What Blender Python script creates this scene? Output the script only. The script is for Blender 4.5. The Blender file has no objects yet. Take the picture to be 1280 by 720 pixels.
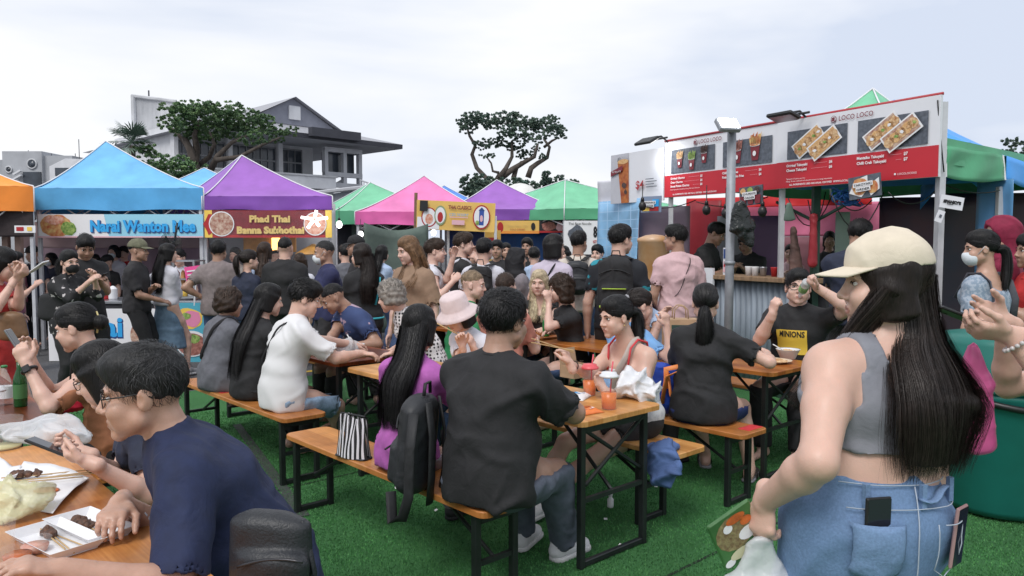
import bpy,math,random,time
import numpy as np
from mathutils import Vector,Matrix
T0_=time.time()
random.seed(7)
rng=np.random.default_rng(7)
SC=bpy.context.scene
PI=math.pi
# ---------------------------------------------------------------- camera
CAM_H=1.62
FPX=960.0
PITCH=math.atan((360-303)/FPX)
cam=bpy.data.cameras.new("camera")
cam.sensor_width=36.0
cam.lens=36.0*FPX/1280.0
cam.clip_start=0.05
cam.clip_end=3000
camo=bpy.data.objects.new("camera",cam)
SC.collection.objects.link(camo)
camo.location=(0,0,CAM_H)
camo.rotation_euler=(PI/2-PITCH,0,0)
SC.camera=camo
# ---------------------------------------------------------------- light, sky
SUN_EL,SUN_AZ=math.radians(52),math.radians(205)
SC.view_settings.view_transform='Standard'
SC.view_settings.look='None'
SC.view_settings.exposure=0.38
SC.view_settings.gamma=1.0
SC.view_settings.use_curve_mapping=False
sl=bpy.data.lights.new("sun",'SUN')
sl.energy=1.5
sl.angle=math.radians(25)
sl.color=(1.0,0.97,0.93)
so=bpy.data.objects.new("sun",sl)
SC.collection.objects.link(so)
_d=Vector((math.sin(SUN_AZ)*math.cos(SUN_EL),math.cos(SUN_AZ)*math.cos(SUN_EL),math.sin(SUN_EL)))
so.rotation_euler=_d.to_track_quat('Z','Y').to_euler()
wd=bpy.data.worlds.new("World")
SC.world=wd
wd.use_nodes=True
nt=wd.node_tree
nt.nodes.clear()
N_=nt.nodes.new
out=N_('ShaderNodeOutputWorld')
bg=N_('ShaderNodeBackground')
bg.inputs['Strength'].default_value=0.1
sky=N_('ShaderNodeTexSky')
sky.sky_type='NISHITA'
sky.sun_disc=False
sky.sun_elevation=SUN_EL
sky.sun_rotation=SUN_AZ
sky.air_density=1.0
sky.dust_density=3.0
tc=N_('ShaderNodeTexCoord')
mp=N_('ShaderNodeMapping')
mp.inputs['Scale'].default_value=(1.0,1.0,3.6)
mp.inputs['Location'].default_value=(0.35,0.2,0.15)
nz=N_('ShaderNodeTexNoise')
nz.inputs['Scale'].default_value=1.7
nz.inputs['Detail'].default_value=5
nz.inputs['Roughness'].default_value=0.48
nz.inputs['Distortion'].default_value=0.25
cr=N_('ShaderNodeValToRGB')
cr.color_ramp.elements[0].position=0.39
cr.color_ramp.elements[0].color=(0.67,0.74,0.88,1)
cr.color_ramp.elements[1].position=0.60
cr.color_ramp.elements[1].color=(0.965,0.975,1.0,1)
e_=cr.color_ramp.elements.new(0.5)
e_.color=(0.86,0.895,0.97,1)
vm=N_('ShaderNodeVectorMath')
vm.operation='SCALE'
vm.inputs['Scale'].default_value=8.1
mx=N_('ShaderNodeMix')
mx.data_type='RGBA'
mx.inputs['Factor'].default_value=0.97
L_=nt.links.new
L_(tc.outputs['Generated'],mp.inputs['Vector'])
L_(mp.outputs['Vector'],nz.inputs['Vector'])
L_(nz.outputs['Fac'],cr.inputs['Fac'])
L_(cr.outputs['Color'],vm.inputs[0])
L_(sky.outputs['Color'],mx.inputs['A'])
L_(vm.outputs['Vector'],mx.inputs['B'])
L_(mx.outputs['Result'],bg.inputs['Color'])
L_(bg.outputs['Background'],out.inputs['Surface'])
# ---------------------------------------------------------------- places from the photograph's perspective
def W(px,py,d):
 """world point seen at pixel (px,py) at depth y = d"""
 x=(px-640)/FPX
 z=-(py-360)/FPX
 c,s=math.cos(PITCH),math.sin(PITCH)
 ry=c+z*s
 rz=z*c-s
 t=d/ry
 return np.array((x*t,d,CAM_H+rz*t))
def G(px,py,z=0.0):
 """world point seen at pixel (px,py) at height z"""
 x=(px-640)/FPX
 zz=-(py-360)/FPX
 c,s=math.cos(PITCH),math.sin(PITCH)
 ry=c+zz*s
 rz=zz*c-s
 t=(z-CAM_H)/rz
 return np.array((x*t,ry*t,z))
D1=np.array((-0.674,0.739,0))
D2=np.array((0.739,0.674,0))
YD1=math.atan2(D1[1],D1[0])
YD2=math.atan2(D2[1],D2[0])
ORG=np.array((0.57,3.84,0))
def rc(a,b,z=0.0):
 return ORG+D1*a+D2*b+np.array((0,0,z))
 # ---------------------------------------------------------------- materials
MATS={}
def srgb(h):
 h=h.lstrip('#')
 return tuple(((int(h[i:i+2],16)/255.0)**2.2)for i in(0,2,4))
def mat(name,col,rough=0.6,kind='plain',scale=30.0,var=0.15,bump=0.1,metal=0.0,spec=0.5,alpha=1.0,emit=0.0,sheen=0.0,col2=None,stretch=(1,1,1),trans=0.0):
 if name in MATS:
  return MATS[name]
 if isinstance(col,str):
  col=srgb(col)
 if isinstance(col2,str):
  col2=srgb(col2)
 m=bpy.data.materials.new(name)
 m.use_nodes=True
 t=m.node_tree
 n=t.nodes
 l=t.links.new
 b=n['Principled BSDF']
 b.inputs['Roughness'].default_value=rough
 b.inputs['Metallic'].default_value=metal
 b.inputs['Specular IOR Level'].default_value=spec
 b.inputs['Base Color'].default_value=(*col,1)
 if sheen:
  b.inputs['Sheen Weight'].default_value=sheen
 if kind!='flat':
  co=n.new('ShaderNodeTexCoord')
  ma=n.new('ShaderNodeMapping')
  ma.inputs['Scale'].default_value=stretch
  l(co.outputs['Object'],ma.inputs['Vector'])
  a=n.new('ShaderNodeTexNoise')
  a.inputs['Scale'].default_value=scale
  a.inputs['Detail'].default_value=5
  l(ma.outputs['Vector'],a.inputs['Vector'])
  r=n.new('ShaderNodeValToRGB')
  c2=col2 or tuple(min(1,c*(1+var))for c in col)
  c1=tuple(c*(1-var)for c in col)if col2 is None else col
  r.color_ramp.elements[0].position=0.32
  r.color_ramp.elements[1].position=0.68
  r.color_ramp.elements[0].color=(*c1,1)
  r.color_ramp.elements[1].color=(*c2,1)
  l(a.outputs['Fac'],r.inputs['Fac'])
  l(r.outputs['Color'],b.inputs['Base Color'])
  bsrc=a.outputs['Fac']
  bd=0.01
  if kind=='cloth':
   a2=n.new('ShaderNodeTexNoise')
   a2.inputs['Scale'].default_value=420
   l(co.outputs['Object'],a2.inputs['Vector'])
   a3=n.new('ShaderNodeTexNoise')
   a3.inputs['Scale'].default_value=13
   a3.inputs['Detail'].default_value=3
   a3.inputs['Distortion'].default_value=1.2
   l(ma.outputs['Vector'],a3.inputs['Vector'])
   ad=n.new('ShaderNodeMath')
   ad.operation='MULTIPLY_ADD'
   ad.inputs[1].default_value=0.10
   l(a2.outputs['Fac'],ad.inputs[0])
   l(a3.outputs['Fac'],ad.inputs[2])
   bsrc=ad.outputs[0]
   bd=0.008
  if kind=='skin':
   b.inputs['Subsurface Weight'].default_value=0.12
   b.inputs['Subsurface Radius'].default_value=(0.012,0.005,0.003)
   a2=n.new('ShaderNodeTexNoise')
   a2.inputs['Scale'].default_value=260
   l(co.outputs['Object'],a2.inputs['Vector'])
   bsrc=a2.outputs['Fac']
   bd=0.0015
   a.inputs['Roughness'].default_value=0.7
  if kind=='hair':
   wv=n.new('ShaderNodeTexNoise')
   wv.inputs['Scale'].default_value=160
   wv.inputs['Detail'].default_value=2
   m2=n.new('ShaderNodeMapping')
   m2.inputs['Scale'].default_value=(1,1,0.08)
   l(co.outputs['Object'],m2.inputs['Vector'])
   l(m2.outputs['Vector'],wv.inputs['Vector'])
   bsrc=wv.outputs['Fac']
   bd=0.006
  if bump:
   bu=n.new('ShaderNodeBump')
   bu.inputs['Strength'].default_value=min(1.0,bump*3)
   bu.inputs['Distance'].default_value=bd
   l(bsrc,bu.inputs['Height'])
   l(bu.outputs['Normal'],b.inputs['Normal'])
 if emit:
  b.inputs['Emission Color'].default_value=(*col,1)
  b.inputs['Emission Strength'].default_value=emit
 if trans:
  b.inputs['Transmission Weight'].default_value=trans
 if alpha<1:
  b.inputs['Alpha'].default_value=alpha
 MATS[name]=m
 return m
def nodes_of(m):
 return m.node_tree.nodes,m.node_tree.links.new,m.node_tree.nodes['Principled BSDF']
def wood_mat(name,c1,c2,stave=0.055,rough=0.38):
 """laminated staves running along local X, with grain and wear"""
 m=bpy.data.materials.new(name)
 m.use_nodes=True
 n,l,b=nodes_of(m)
 co=n.new('ShaderNodeTexCoord')
 sp=n.new('ShaderNodeSeparateXYZ')
 l(co.outputs['Object'],sp.inputs[0])
 d=n.new('ShaderNodeMath');d.operation='DIVIDE';d.inputs[1].default_value=stave
 l(sp.outputs['Y'],d.inputs[0])
 fl=n.new('ShaderNodeMath');fl.operation='FLOOR'
 l(d.outputs[0],fl.inputs[0])
 xs=n.new('ShaderNodeMath');xs.operation='DIVIDE';xs.inputs[1].default_value=0.37
 l(sp.outputs['X'],xs.inputs[0])
 off=n.new('ShaderNodeMath');off.operation='MULTIPLY_ADD';off.inputs[1].default_value=0.381
 l(fl.outputs[0],off.inputs[0]);l(xs.outputs[0],off.inputs[2])
 fx=n.new('ShaderNodeMath');fx.operation='FLOOR'
 l(off.outputs[0],fx.inputs[0])
 cb=n.new('ShaderNodeCombineXYZ')
 l(fl.outputs[0],cb.inputs[0]);l(fx.outputs[0],cb.inputs[1])
 wn=n.new('ShaderNodeTexWhiteNoise')
 l(cb.outputs[0],wn.inputs['Vector'])
 mp_=n.new('ShaderNodeMapping');mp_.inputs['Scale'].default_value=(3,60,20)
 l(co.outputs['Object'],mp_.inputs['Vector'])
 nz_=n.new('ShaderNodeTexNoise');nz_.inputs['Scale'].default_value=1.6;nz_.inputs['Detail'].default_value=6
 l(mp_.outputs['Vector'],nz_.inputs['Vector'])
 ad=n.new('ShaderNodeMath');ad.operation='MULTIPLY_ADD';ad.inputs[1].default_value=0.42
 l(wn.outputs['Value'],ad.inputs[0]);
 sc_=n.new('ShaderNodeMath');sc_.operation='MULTIPLY';sc_.inputs[1].default_value=0.6
 l(nz_.outputs['Fac'],sc_.inputs[0]);l(sc_.outputs[0],ad.inputs[2])
 r=n.new('ShaderNodeValToRGB')
 r.color_ramp.elements[0].position=0.22;r.color_ramp.elements[1].position=0.75
 r.color_ramp.elements[0].color=(*srgb(c1),1);r.color_ramp.elements[1].color=(*srgb(c2),1)
 l(ad.outputs[0],r.inputs['Fac'])
 st=n.new('ShaderNodeTexNoise');st.inputs['Scale'].default_value=5;st.inputs['Detail'].default_value=4
 l(co.outputs['Object'],st.inputs['Vector'])
 sr=n.new('ShaderNodeMapRange');sr.inputs[1].default_value=0.35;sr.inputs[2].default_value=0.6
 sr.inputs[3].default_value=0.45;sr.inputs[4].default_value=1.0
 l(st.outputs['Fac'],sr.inputs[0])
 mu=n.new('ShaderNodeMix');mu.data_type='RGBA';mu.blend_type='MULTIPLY';mu.inputs['Factor'].default_value=0.55
 l(r.outputs['Color'],mu.inputs['A']);l(sr.outputs[0],mu.inputs['B'])
 l(mu.outputs['Result'],b.inputs['Base Color'])
 b.inputs['Roughness'].default_value=rough
 bu=n.new('ShaderNodeBump');bu.inputs['Strength'].default_value=0.25;bu.inputs['Distance'].default_value=0.003
 l(nz_.outputs['Fac'],bu.inputs['Height']);l(bu.outputs['Normal'],b.inputs['Normal'])
 return m
 # ---------------------------------------------------------------- objects
def link(o):
 SC.collection.objects.link(o)
 return o
def tag(o,label=None,cat=None,group=None,kind=None):
 if label:o['label']=label
 if cat:o['category']=cat
 if group:o['group']=group
 if kind:o['kind']=kind
 return o
def empty(name,loc,label=None,cat=None,group=None,rz=0.0):
 o=bpy.data.objects.new(name,None)
 o.empty_display_size=0.1
 link(o)
 o.location=loc
 o.rotation_euler=(0,0,rz)
 return tag(o,label,cat,group)
def mesh_np(name,V,Q,mats,parent=None,mi=None,smooth=True,world=True):
 """fast mesh from numpy; V (n,3), Q (m,k) equal sized faces. world=True: V is in world space and parent an unrotated Empty"""
 V=np.asarray(V,np.float32)
 Q=np.asarray(Q,np.int32)
 if parent is not None and world:
  V=V-np.array(parent.location,np.float32)
 me=bpy.data.meshes.new(name)
 k=Q.shape[1]
 me.vertices.add(len(V))
 me.vertices.foreach_set('co',V.ravel())
 me.loops.add(Q.size)
 me.loops.foreach_set('vertex_index',Q.ravel())
 me.polygons.add(len(Q))
 me.polygons.foreach_set('loop_start',np.arange(0,Q.size,k,dtype=np.int32))
 if mi is not None:
  me.polygons.foreach_set('material_index',np.asarray(mi,np.int32))
 me.update(calc_edges=True)
 if smooth:
  me.polygons.foreach_set('use_smooth',np.ones(len(Q),bool))
 for m in(mats if isinstance(mats,(list,tuple))else[mats]):
  me.materials.append(m)
 o=bpy.data.objects.new(name,me)
 link(o)
 if parent is not None:
  o.parent=parent
 return o
class MB:
 """collects shapes into one mesh"""
 def __init__(s):
  s.v=[];s.f=[];s.m=[];s.sm=[];s.cm=0;s.cs=False;s.X=None
 def mat(s,i):s.cm=i;return s
 def smooth(s,b=True):s.cs=b;return s
 def add(s,vs,fs):
  o=len(s.v)
  if s.X is not None:
   vs=[tuple(s.X@Vector(tuple(map(float,p))))for p in vs]
  s.v+=[tuple(map(float,p))for p in vs]
  for f in fs:
   s.f.append(tuple(i+o for i in f));s.m.append(s.cm);s.sm.append(s.cs)
  return s
 def box(s,c,d,rz=0.0,R=None,ch=0.0):
  hx,hy,hz=d[0]/2,d[1]/2,d[2]/2
  if R is None:
   R=Matrix.Rotation(rz,3,'Z')
  c=Vector(tuple(map(float,c)))
  if ch<=0:
   ps=[(x,y,z)for z in(-hz,hz)for x,y in((-hx,-hy),(hx,-hy),(hx,hy),(-hx,hy))]
   fs=[(3,2,1,0),(4,5,6,7),(0,1,5,4),(1,2,6,5),(2,3,7,6),(3,0,4,7)]
  else:
   ch=min(ch,hx*.9,hy*.9,hz*.9)
   ps=[];fs=[]
   def ring(z,i):
    a,b=hx-i,hy-i
    q=ch-i if i<ch else 0.0
    q=ch*0.8
    return[(-a+q,-b,z),(a-q,-b,z),(a,-b+q,z),(a,b-q,z),(a-q,b,z),(-a+q,b,z),(-a,b-q,z),(-a,-b+q,z)]
   for z,i in((-hz,ch),(-hz+ch,0),(hz-ch,0),(hz,ch)):
    ps+=ring(z,i)
   for k in range(3):
    for i in range(8):
     j=(i+1)%8
     fs.append((k*8+i,k*8+j,k*8+8+j,k*8+8+i))
   fs.append(tuple(range(7,-1,-1)))
   fs.append(tuple(range(24,32)))
  return s.add([tuple(R@Vector(p)+c)for p in ps],fs)
 def tube(s,pts,r,n=8,caps=True,flat=None):
  pts=[Vector(tuple(map(float,p)))for p in pts]
  rs=r if isinstance(r,(list,tuple))else[r]*len(pts)
  vs=[];fs=[]
  pu=None
  for i,p in enumerate(pts):
   a=pts[max(0,i-1)];b=pts[min(len(pts)-1,i+1)]
   t=(b-a)
   t=t.normalized()if t.length>1e-9 else Vector((0,0,1))
   if pu is None:
    u=t.cross(Vector((0,0,1)))
    if u.length<1e-3:u=t.cross(Vector((1,0,0)))
   else:
    u=pu-t*pu.dot(t)
   u.normalize();pu=u
   w=t.cross(u)
   for k in range(n):
    an=2*PI*(k+.5)/n
    vs.append(p+u*math.cos(an)*rs[i]+w*math.sin(an)*rs[i]*(flat or 1))
  for i in range(len(pts)-1):
   for k in range(n):
    j=(k+1)%n
    fs.append((i*n+k,i*n+j,(i+1)*n+j,(i+1)*n+k))
  if caps:
   fs.append(tuple(range(n-1,-1,-1)))
   fs.append(tuple(range((len(pts)-1)*n,len(pts)*n)))
  return s.add(vs,fs)
 def lathe(s,prof,c=(0,0,0),n=16,caps=True,R=None):
  vs=[];fs=[]
  c=Vector(tuple(map(float,c)))
  for r,z in prof:
   for k in range(n):
    a=2*PI*k/n
    p=Vector((r*math.cos(a),r*math.sin(a),z))
    vs.append((R@p if R else p)+c)
  for i in range(len(prof)-1):
   for k in range(n):
    j=(k+1)%n
    fs.append((i*n+k,i*n+j,(i+1)*n+j,(i+1)*n+k))
  if caps:
   fs.append(tuple(range(n-1,-1,-1)))
   fs.append(tuple(range((len(prof)-1)*n,len(prof)*n)))
  return s.add(vs,fs)
 def quad(s,*ps):return s.add(ps,[tuple(range(len(ps)))])
 def prism(s,poly,z0,z1):
  n=len(poly)
  vs=[(p[0],p[1],z0)for p in poly]+[(p[0],p[1],z1)for p in poly]
  fs=[tuple(range(n-1,-1,-1)),tuple(range(n,2*n))]+[(i,(i+1)%n,n+(i+1)%n,n+i)for i in range(n)]
  return s.add(vs,fs)
 def sheet(s,fn,nu,nv,th=0.0):
  vs=[fn(i/nu,j/nv)for j in range(nv+1)for i in range(nu+1)]
  w=nu+1
  fs=[(j*w+i,j*w+i+1,(j+1)*w+i+1,(j+1)*w+i)for j in range(nv)for i in range(nu)]
  if th:
   P=np.array(vs,float).reshape(nv+1,nu+1,3)
   du=np.gradient(P,axis=1);dv=np.gradient(P,axis=0)
   nn=np.cross(du,dv);nn/=(np.linalg.norm(nn,axis=2,keepdims=True)+1e-9)
   Bk=(P-nn*th).reshape(-1,3)
   o=len(vs)
   vs=vs+[tuple(p)for p in Bk]
   fs=fs+[tuple(o+i for i in f[::-1])for f in fs]
   for i in range(nu):
    fs.append((i+1,i,o+i,o+i+1))
    a=nv*w+i
    fs.append((a,a+1,o+a+1,o+a))
   for j in range(nv):
    a=j*w
    fs.append((a,a+w,o+a+w,o+a))
    a=j*w+nu
    fs.append((a+w,a,o+a,o+a+w))
  return s.add(vs,fs)
 def build(s,name,mats,parent=None,world=False):
  me=bpy.data.meshes.new(name)
  V=s.v
  if world and parent is not None:
   L=parent.location
   V=[(p[0]-L[0],p[1]-L[1],p[2]-L[2])for p in V]
  me.from_pydata(V,[],s.f)
  for m in(mats if isinstance(mats,(list,tuple))else[mats]):
   me.materials.append(m)
  me.polygons.foreach_set('material_index',s.m)
  me.polygons.foreach_set('use_smooth',s.sm)
  me.update()
  o=bpy.data.objects.new(name,me)
  link(o)
  if parent is not None:
   o.parent=parent
  return o
def copy_tree(o,parent=None):
 c=o.copy()
 link(c)
 if parent is not None:
  c.parent=parent
 for ch in list(o.children):
  copy_tree(ch,c)
 return c
_fc={}
def text_mesh(body,size=1.0,align='CENTER',extrude=0.0,bold=0.0,spacing=1.0):
 """vertices and faces of a word, in its own XY plane, baseline at y=0"""
 cu=bpy.data.curves.new('t','FONT')
 cu.body=body
 cu.size=size
 cu.align_x=align
 cu.resolution_u=2
 cu.offset=bold
 cu.space_character=spacing
 o=bpy.data.objects.new('t',cu)
 link(o)
 dg=bpy.context.evaluated_depsgraph_get()
 me=o.evaluated_get(dg).to_mesh()
 v=[tuple(p.co)for p in me.vertices]
 f=[tuple(p.vertices)for p in me.polygons]
 o.evaluated_get(dg).to_mesh_clear()
 bpy.data.objects.remove(o)
 bpy.data.curves.remove(cu)
 return v,f
class Print:
 """flat print on a board: layers of coloured shapes and lettering, in the board's plane (u right, v up, metres)"""
 def __init__(s,o,u,v):
  s.o=np.array(o,float);s.u=np.array(u,float)/np.linalg.norm(u);s.vv=np.array(v,float)/np.linalg.norm(v)
  s.n=np.cross(s.u,s.vv)
  s.mb=MB();s.mats=[];s.k=1;s.warp=None
 def _m(s,m):
  if m not in s.mats:s.mats.append(m)
  s.mb.mat(s.mats.index(m))
 def pt(s,x,y,k):
  p=s.o+s.u*x+s.vv*y+s.n*(0.0025*k)
  if s.warp is not None:
   p=p+s.n*s.warp(x,y)
  return p
 def poly(s,pts,m,k=None):
  s.k+=1
  k=k or s.k
  s._m(m)
  s.mb.add([s.pt(x,y,k)for x,y in pts],[tuple(range(len(pts)))])
 def rect(s,x0,y0,x1,y1,m,k=None,sub=1):
  if sub>1:
   s.k+=1;s._m(m);k=k or s.k
   for i in range(sub):
    a=x0+(x1-x0)*i/sub;b=x0+(x1-x0)*(i+1)/sub
    s.mb.add([s.pt(x,y,k)for x,y in((a,y0),(b,y0),(b,y1),(a,y1))],[(0,1,2,3)])
  else:
   s.poly([(x0,y0),(x1,y0),(x1,y1),(x0,y1)],m,k)
 def disc(s,x,y,rx,ry,m,n=20,k=None,rot=0.0,jit=0.0):
  ps=[]
  for i in range(n):
   a=2*PI*i/n
   q=1+random.uniform(-jit,jit)
   px,py=rx*q*math.cos(a),ry*q*math.sin(a)
   ps.append((x+px*math.cos(rot)-py*math.sin(rot),y+px*math.sin(rot)+py*math.cos(rot)))
  s.poly(ps,m,k)
 def text(s,body,x,y,size,m,align='CENTER',bold=0.0,width=None,k=None,spacing=1.0):
  v,f=text_mesh(body,size,align,0,bold,spacing)
  if not v:return
  if width:
   xs=[p[0]for p in v]
   w=max(xs)-min(xs)
   q=width/w if w>0 else 1
  else:
   q=1
  s.k+=1
  k=k or s.k
  s._m(m)
  s.mb.add([s.pt(x+p[0]*q,y+p[1],k)for p in v],f)
 def build(s,name,parent):
  return s.mb.build(name,s.mats,parent,world=True)
  # ---------------------------------------------------------------- implicit surfaces -> meshes
def vec(*a):return np.array(a if len(a)>1 else a[0],float)
def nrm(v):
 v=np.asarray(v,float)
 return v/(np.linalg.norm(v)+1e-9)
def cap(a,b,ra,rb=None,k=0.02,op='u',flat=False):
 return dict(t='cap',a=vec(a),b=vec(b),ra=ra,rb=ra if rb is None else rb,k=k,op=op,flat=flat)
def ecap(a,b,side,wa,da,wb,db,k=0.03,op='u',end=0.7):
 return dict(t='ecap',a=vec(a),b=vec(b),s=nrm(side),wa=wa,da=da,wb=wb,db=db,k=k,op=op,end=end)
def ell(c,R,r,k=0.02,op='u'):
 return dict(t='ell',c=vec(c),R=np.asarray(R,float),r=r,k=k,op=op)
def inflate(p,o):
 q=dict(p)
 if q['t']=='cap':q['ra']+=o;q['rb']+=o
 elif q['t']=='ecap':
  for n in('wa','da','wb','db'):q[n]=q[n]+o
 else:q['r']=tuple(x+o for x in q['r'])
 return q
def bounds(p):
 if p['t']=='cap':
  r=max(p['ra'],p['rb'])
  return np.minimum(p['a'],p['b'])-r,np.maximum(p['a'],p['b'])+r
 if p['t']=='ecap':
  r=max(p['wa'],p['wb'],p['da'],p['db'])
  return np.minimum(p['a'],p['b'])-r,np.maximum(p['a'],p['b'])+r
 r=max(p['r'])
 return p['c']-r,p['c']+r
def dist(p,X,Y,Z):
 if p['t']=='cap':
  a,ab=p['a'],p['b']-p['a']
  x,y,z=X-a[0],Y-a[1],Z-a[2]
  t0=(x*ab[0]+y*ab[1]+z*ab[2])/(ab@ab+1e-12)
  t=np.clip(t0,0,1)
  d=np.sqrt((x-t*ab[0])**2+(y-t*ab[1])**2+(z-t*ab[2])**2)-(p['ra']+t*(p['rb']-p['ra']))
  if p['flat']:d=np.maximum(d,(t0-1)*np.linalg.norm(ab))
  return d
 if p['t']=='ecap':
  a,ab=p['a'],p['b']-p['a']
  L=np.linalg.norm(ab)
  w=ab/L
  s=p['s']-w*(p['s']@w)
  s=nrm(s)
  f=np.cross(w,s)
  x,y,z=X-a[0],Y-a[1],Z-a[2]
  h=x*w[0]+y*w[1]+z*w[2]
  u=x*s[0]+y*s[1]+z*s[2]
  v=x*f[0]+y*f[1]+z*f[2]
  t=np.clip(h/L,0,1)
  e=h-t*L
  ww=p['wa']+t*(p['wb']-p['wa'])
  dd=p['da']+t*(p['db']-p['da'])
  mn=np.minimum(ww,dd)
  q=np.sqrt((u/ww)**2+(v/dd)**2+(e/(mn*p['end']))**2)
  return(q-1)*mn
 c,R,r=p['c'],p['R'],p['r']
 x,y,z=X-c[0],Y-c[1],Z-c[2]
 k0=0;k1=0
 for i in range(3):
  q=(x*R[0,i]+y*R[1,i]+z*R[2,i])/r[i]
  k0=k0+q*q
  k1=k1+(q/r[i])**2
 k0=np.sqrt(k0)
 return k0*(k0-1)/(np.sqrt(k1)+1e-6)
def field_mesh(prims,h,clips=(),smooth=2):
 """clips: callables g(X,Y,Z) kept where g<0"""
 un=[p for p in prims if p['op']=='u']
 lo=np.min([bounds(p)[0]for p in un],axis=0)-3*h
 hi=np.max([bounds(p)[1]for p in un],axis=0)+3*h
 n=np.ceil((hi-lo)/h).astype(int)+1
 F=np.full(n,1.0,np.float32)
 ax=[(lo[i]+h*np.arange(n[i])).astype(np.float32)for i in range(3)]
 for p in prims:
  bl,bh=bounds(p)
  m=p['k']+2.5*h
  i0=np.clip(((bl-m-lo)/h).astype(int),0,n)
  i1=np.clip(((bh+m-lo)/h).astype(int)+2,0,n)
  if np.any(i1<=i0):continue
  sl=tuple(slice(i0[i],i1[i])for i in range(3))
  d=dist(p,ax[0][sl[0]][:,None,None],ax[1][sl[1]][None,:,None],ax[2][sl[2]][None,None,:])
  A=F[sl]
  k=max(p['k'],1e-5)
  if p['op']=='u':
   q=np.maximum(k-np.abs(A-d),0)/k
   F[sl]=np.minimum(A,d)-q*q*k*0.25
  else:
   d=-d
   q=np.maximum(k-np.abs(A-d),0)/k
   F[sl]=np.maximum(A,d)+q*q*k*0.25
 for g in clips:
  F=np.maximum(F,g(ax[0][:,None,None],ax[1][None,:,None],ax[2][None,None,:])).astype(np.float32)
 F[0]=F[-1]=1;F[:,0]=F[:,-1]=1;F[:,:,0]=F[:,:,-1]=1
 return surf_nets(F,lo,h,smooth)
CORN=[(i,j,k)for i in(0,1)for j in(0,1)for k in(0,1)]
EDG=[(c,a)for c in CORN for a in range(3)if c[a]==0]
def surf_nets(F,lo,h,smooth=2):
 S=(F<0)
 s=S.astype(np.int8)
 nx,ny,nz_=F.shape
 cnt8=sum(s[i:nx-1+i,j:ny-1+j,k:nz_-1+k]for i,j,k in CORN)
 act=(cnt8>0)&(cnt8<8)
 idx=np.argwhere(act)
 N=len(idx)
 if N==0:return np.zeros((0,3)),np.zeros((0,4),int)
 ci=-np.ones(act.shape,np.int32)
 ci[act]=np.arange(N)
 acc=np.zeros((N,3));cnt=np.zeros(N)
 for c,a in EDG:
  o2=list(c);o2[a]=1
  f1=F[idx[:,0]+c[0],idx[:,1]+c[1],idx[:,2]+c[2]]
  f2=F[idx[:,0]+o2[0],idx[:,1]+o2[1],idx[:,2]+o2[2]]
  m=(f1<0)!=(f2<0)
  t=f1[m]/(f1[m]-f2[m])
  p=np.tile(np.array(c,float),(m.sum(),1))
  p[:,a]+=t
  acc[m]+=p;cnt[m]+=1
 V=lo+h*(idx+acc/cnt[:,None])
 quads=[]
 for a in range(3):
  b,c=(a+1)%3,(a+2)%3
  sh=[slice(None)]*3
  s1=list(sh);s1[a]=slice(0,-1)
  s2=list(sh);s2[a]=slice(1,None)
  ch=S[tuple(s1)]!=S[tuple(s2)]
  e=np.argwhere(ch)
  e=e[(e[:,b]>0)&(e[:,c]>0)&(e[:,b]<F.shape[b]-1)&(e[:,c]<F.shape[c]-1)]
  ins=S[e[:,0],e[:,1],e[:,2]]
  def cell(db,dc):
   q=e.copy();q[:,b]+=db;q[:,c]+=dc
   return ci[q[:,0],q[:,1],q[:,2]]
  Q=np.stack([cell(-1,-1),cell(0,-1),cell(0,0),cell(-1,0)],1)
  Q[~ins]=Q[~ins][:,::-1]
  quads.append(Q)
 Q=np.concatenate(quads)
 Q=Q[(Q>=0).all(1)]
 for _ in range(smooth):
  A=np.zeros_like(V);c=np.zeros(N)
  for i in range(4):
   a_,b_=Q[:,i],Q[:,(i+1)%4]
   for k in range(3):
    A[:,k]+=np.bincount(a_,V[b_,k],N)+np.bincount(b_,V[a_,k],N)
   c+=np.bincount(a_,minlength=N)+np.bincount(b_,minlength=N)
  V=V*0.5+0.5*A/np.maximum(c,1)[:,None]
 return V,Q
def vnormals(V,Q):
 n=np.cross(V[Q[:,2]]-V[Q[:,0]],V[Q[:,3]]-V[Q[:,1]])
 A=np.zeros_like(V)
 for i in range(Q.shape[1]):
  for k in range(3):
   A[:,k]+=np.bincount(Q[:,i],n[:,k],len(V))
 return A/(np.linalg.norm(A,axis=1,keepdims=True)+1e-12)
def pnoise(P,f,seed):
 r=np.random.default_rng(seed)
 o=0
 for i in range(5):
  d=nrm(r.normal(size=3))*f*(0.7+0.6*r.random())
  o=o+np.sin(P@d+r.random()*6.28+1.3*np.sin(P@(nrm(r.normal(size=3))*f*0.5)+r.random()*6))
 return o/5
def wrinkle(V,Q,amp,seed,f=26):
 n=vnormals(V,Q)
 W_=V+0.07*np.stack([pnoise(V,9,seed+2),pnoise(V,9,seed+3),pnoise(V,9,seed+4)],1)
 a=pnoise(W_*np.array((1.0,1.0,0.95)),f*0.66,seed)
 b=pnoise(W_*np.array((1.0,1.0,1.15)),f*1.25,seed+1)
 m=0.45+0.9*pnoise(V,11,seed+5)
 m=np.clip(m,0,1.2)
 d=np.exp(-(a/0.17)**2)*(0.45+0.75*np.clip(m,0,1))+0.6*np.exp(-(b/0.16)**2)*m+0.35*pnoise(V,f*0.4,seed+6)-0.4
 amp=amp*2.0
 return V+n*(d*amp)[:,None]
def frame(f,up=(0,0,1)):
 f=nrm(f)
 l=nrm(np.cross(up,f))
 return f,l,np.cross(f,l)
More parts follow.
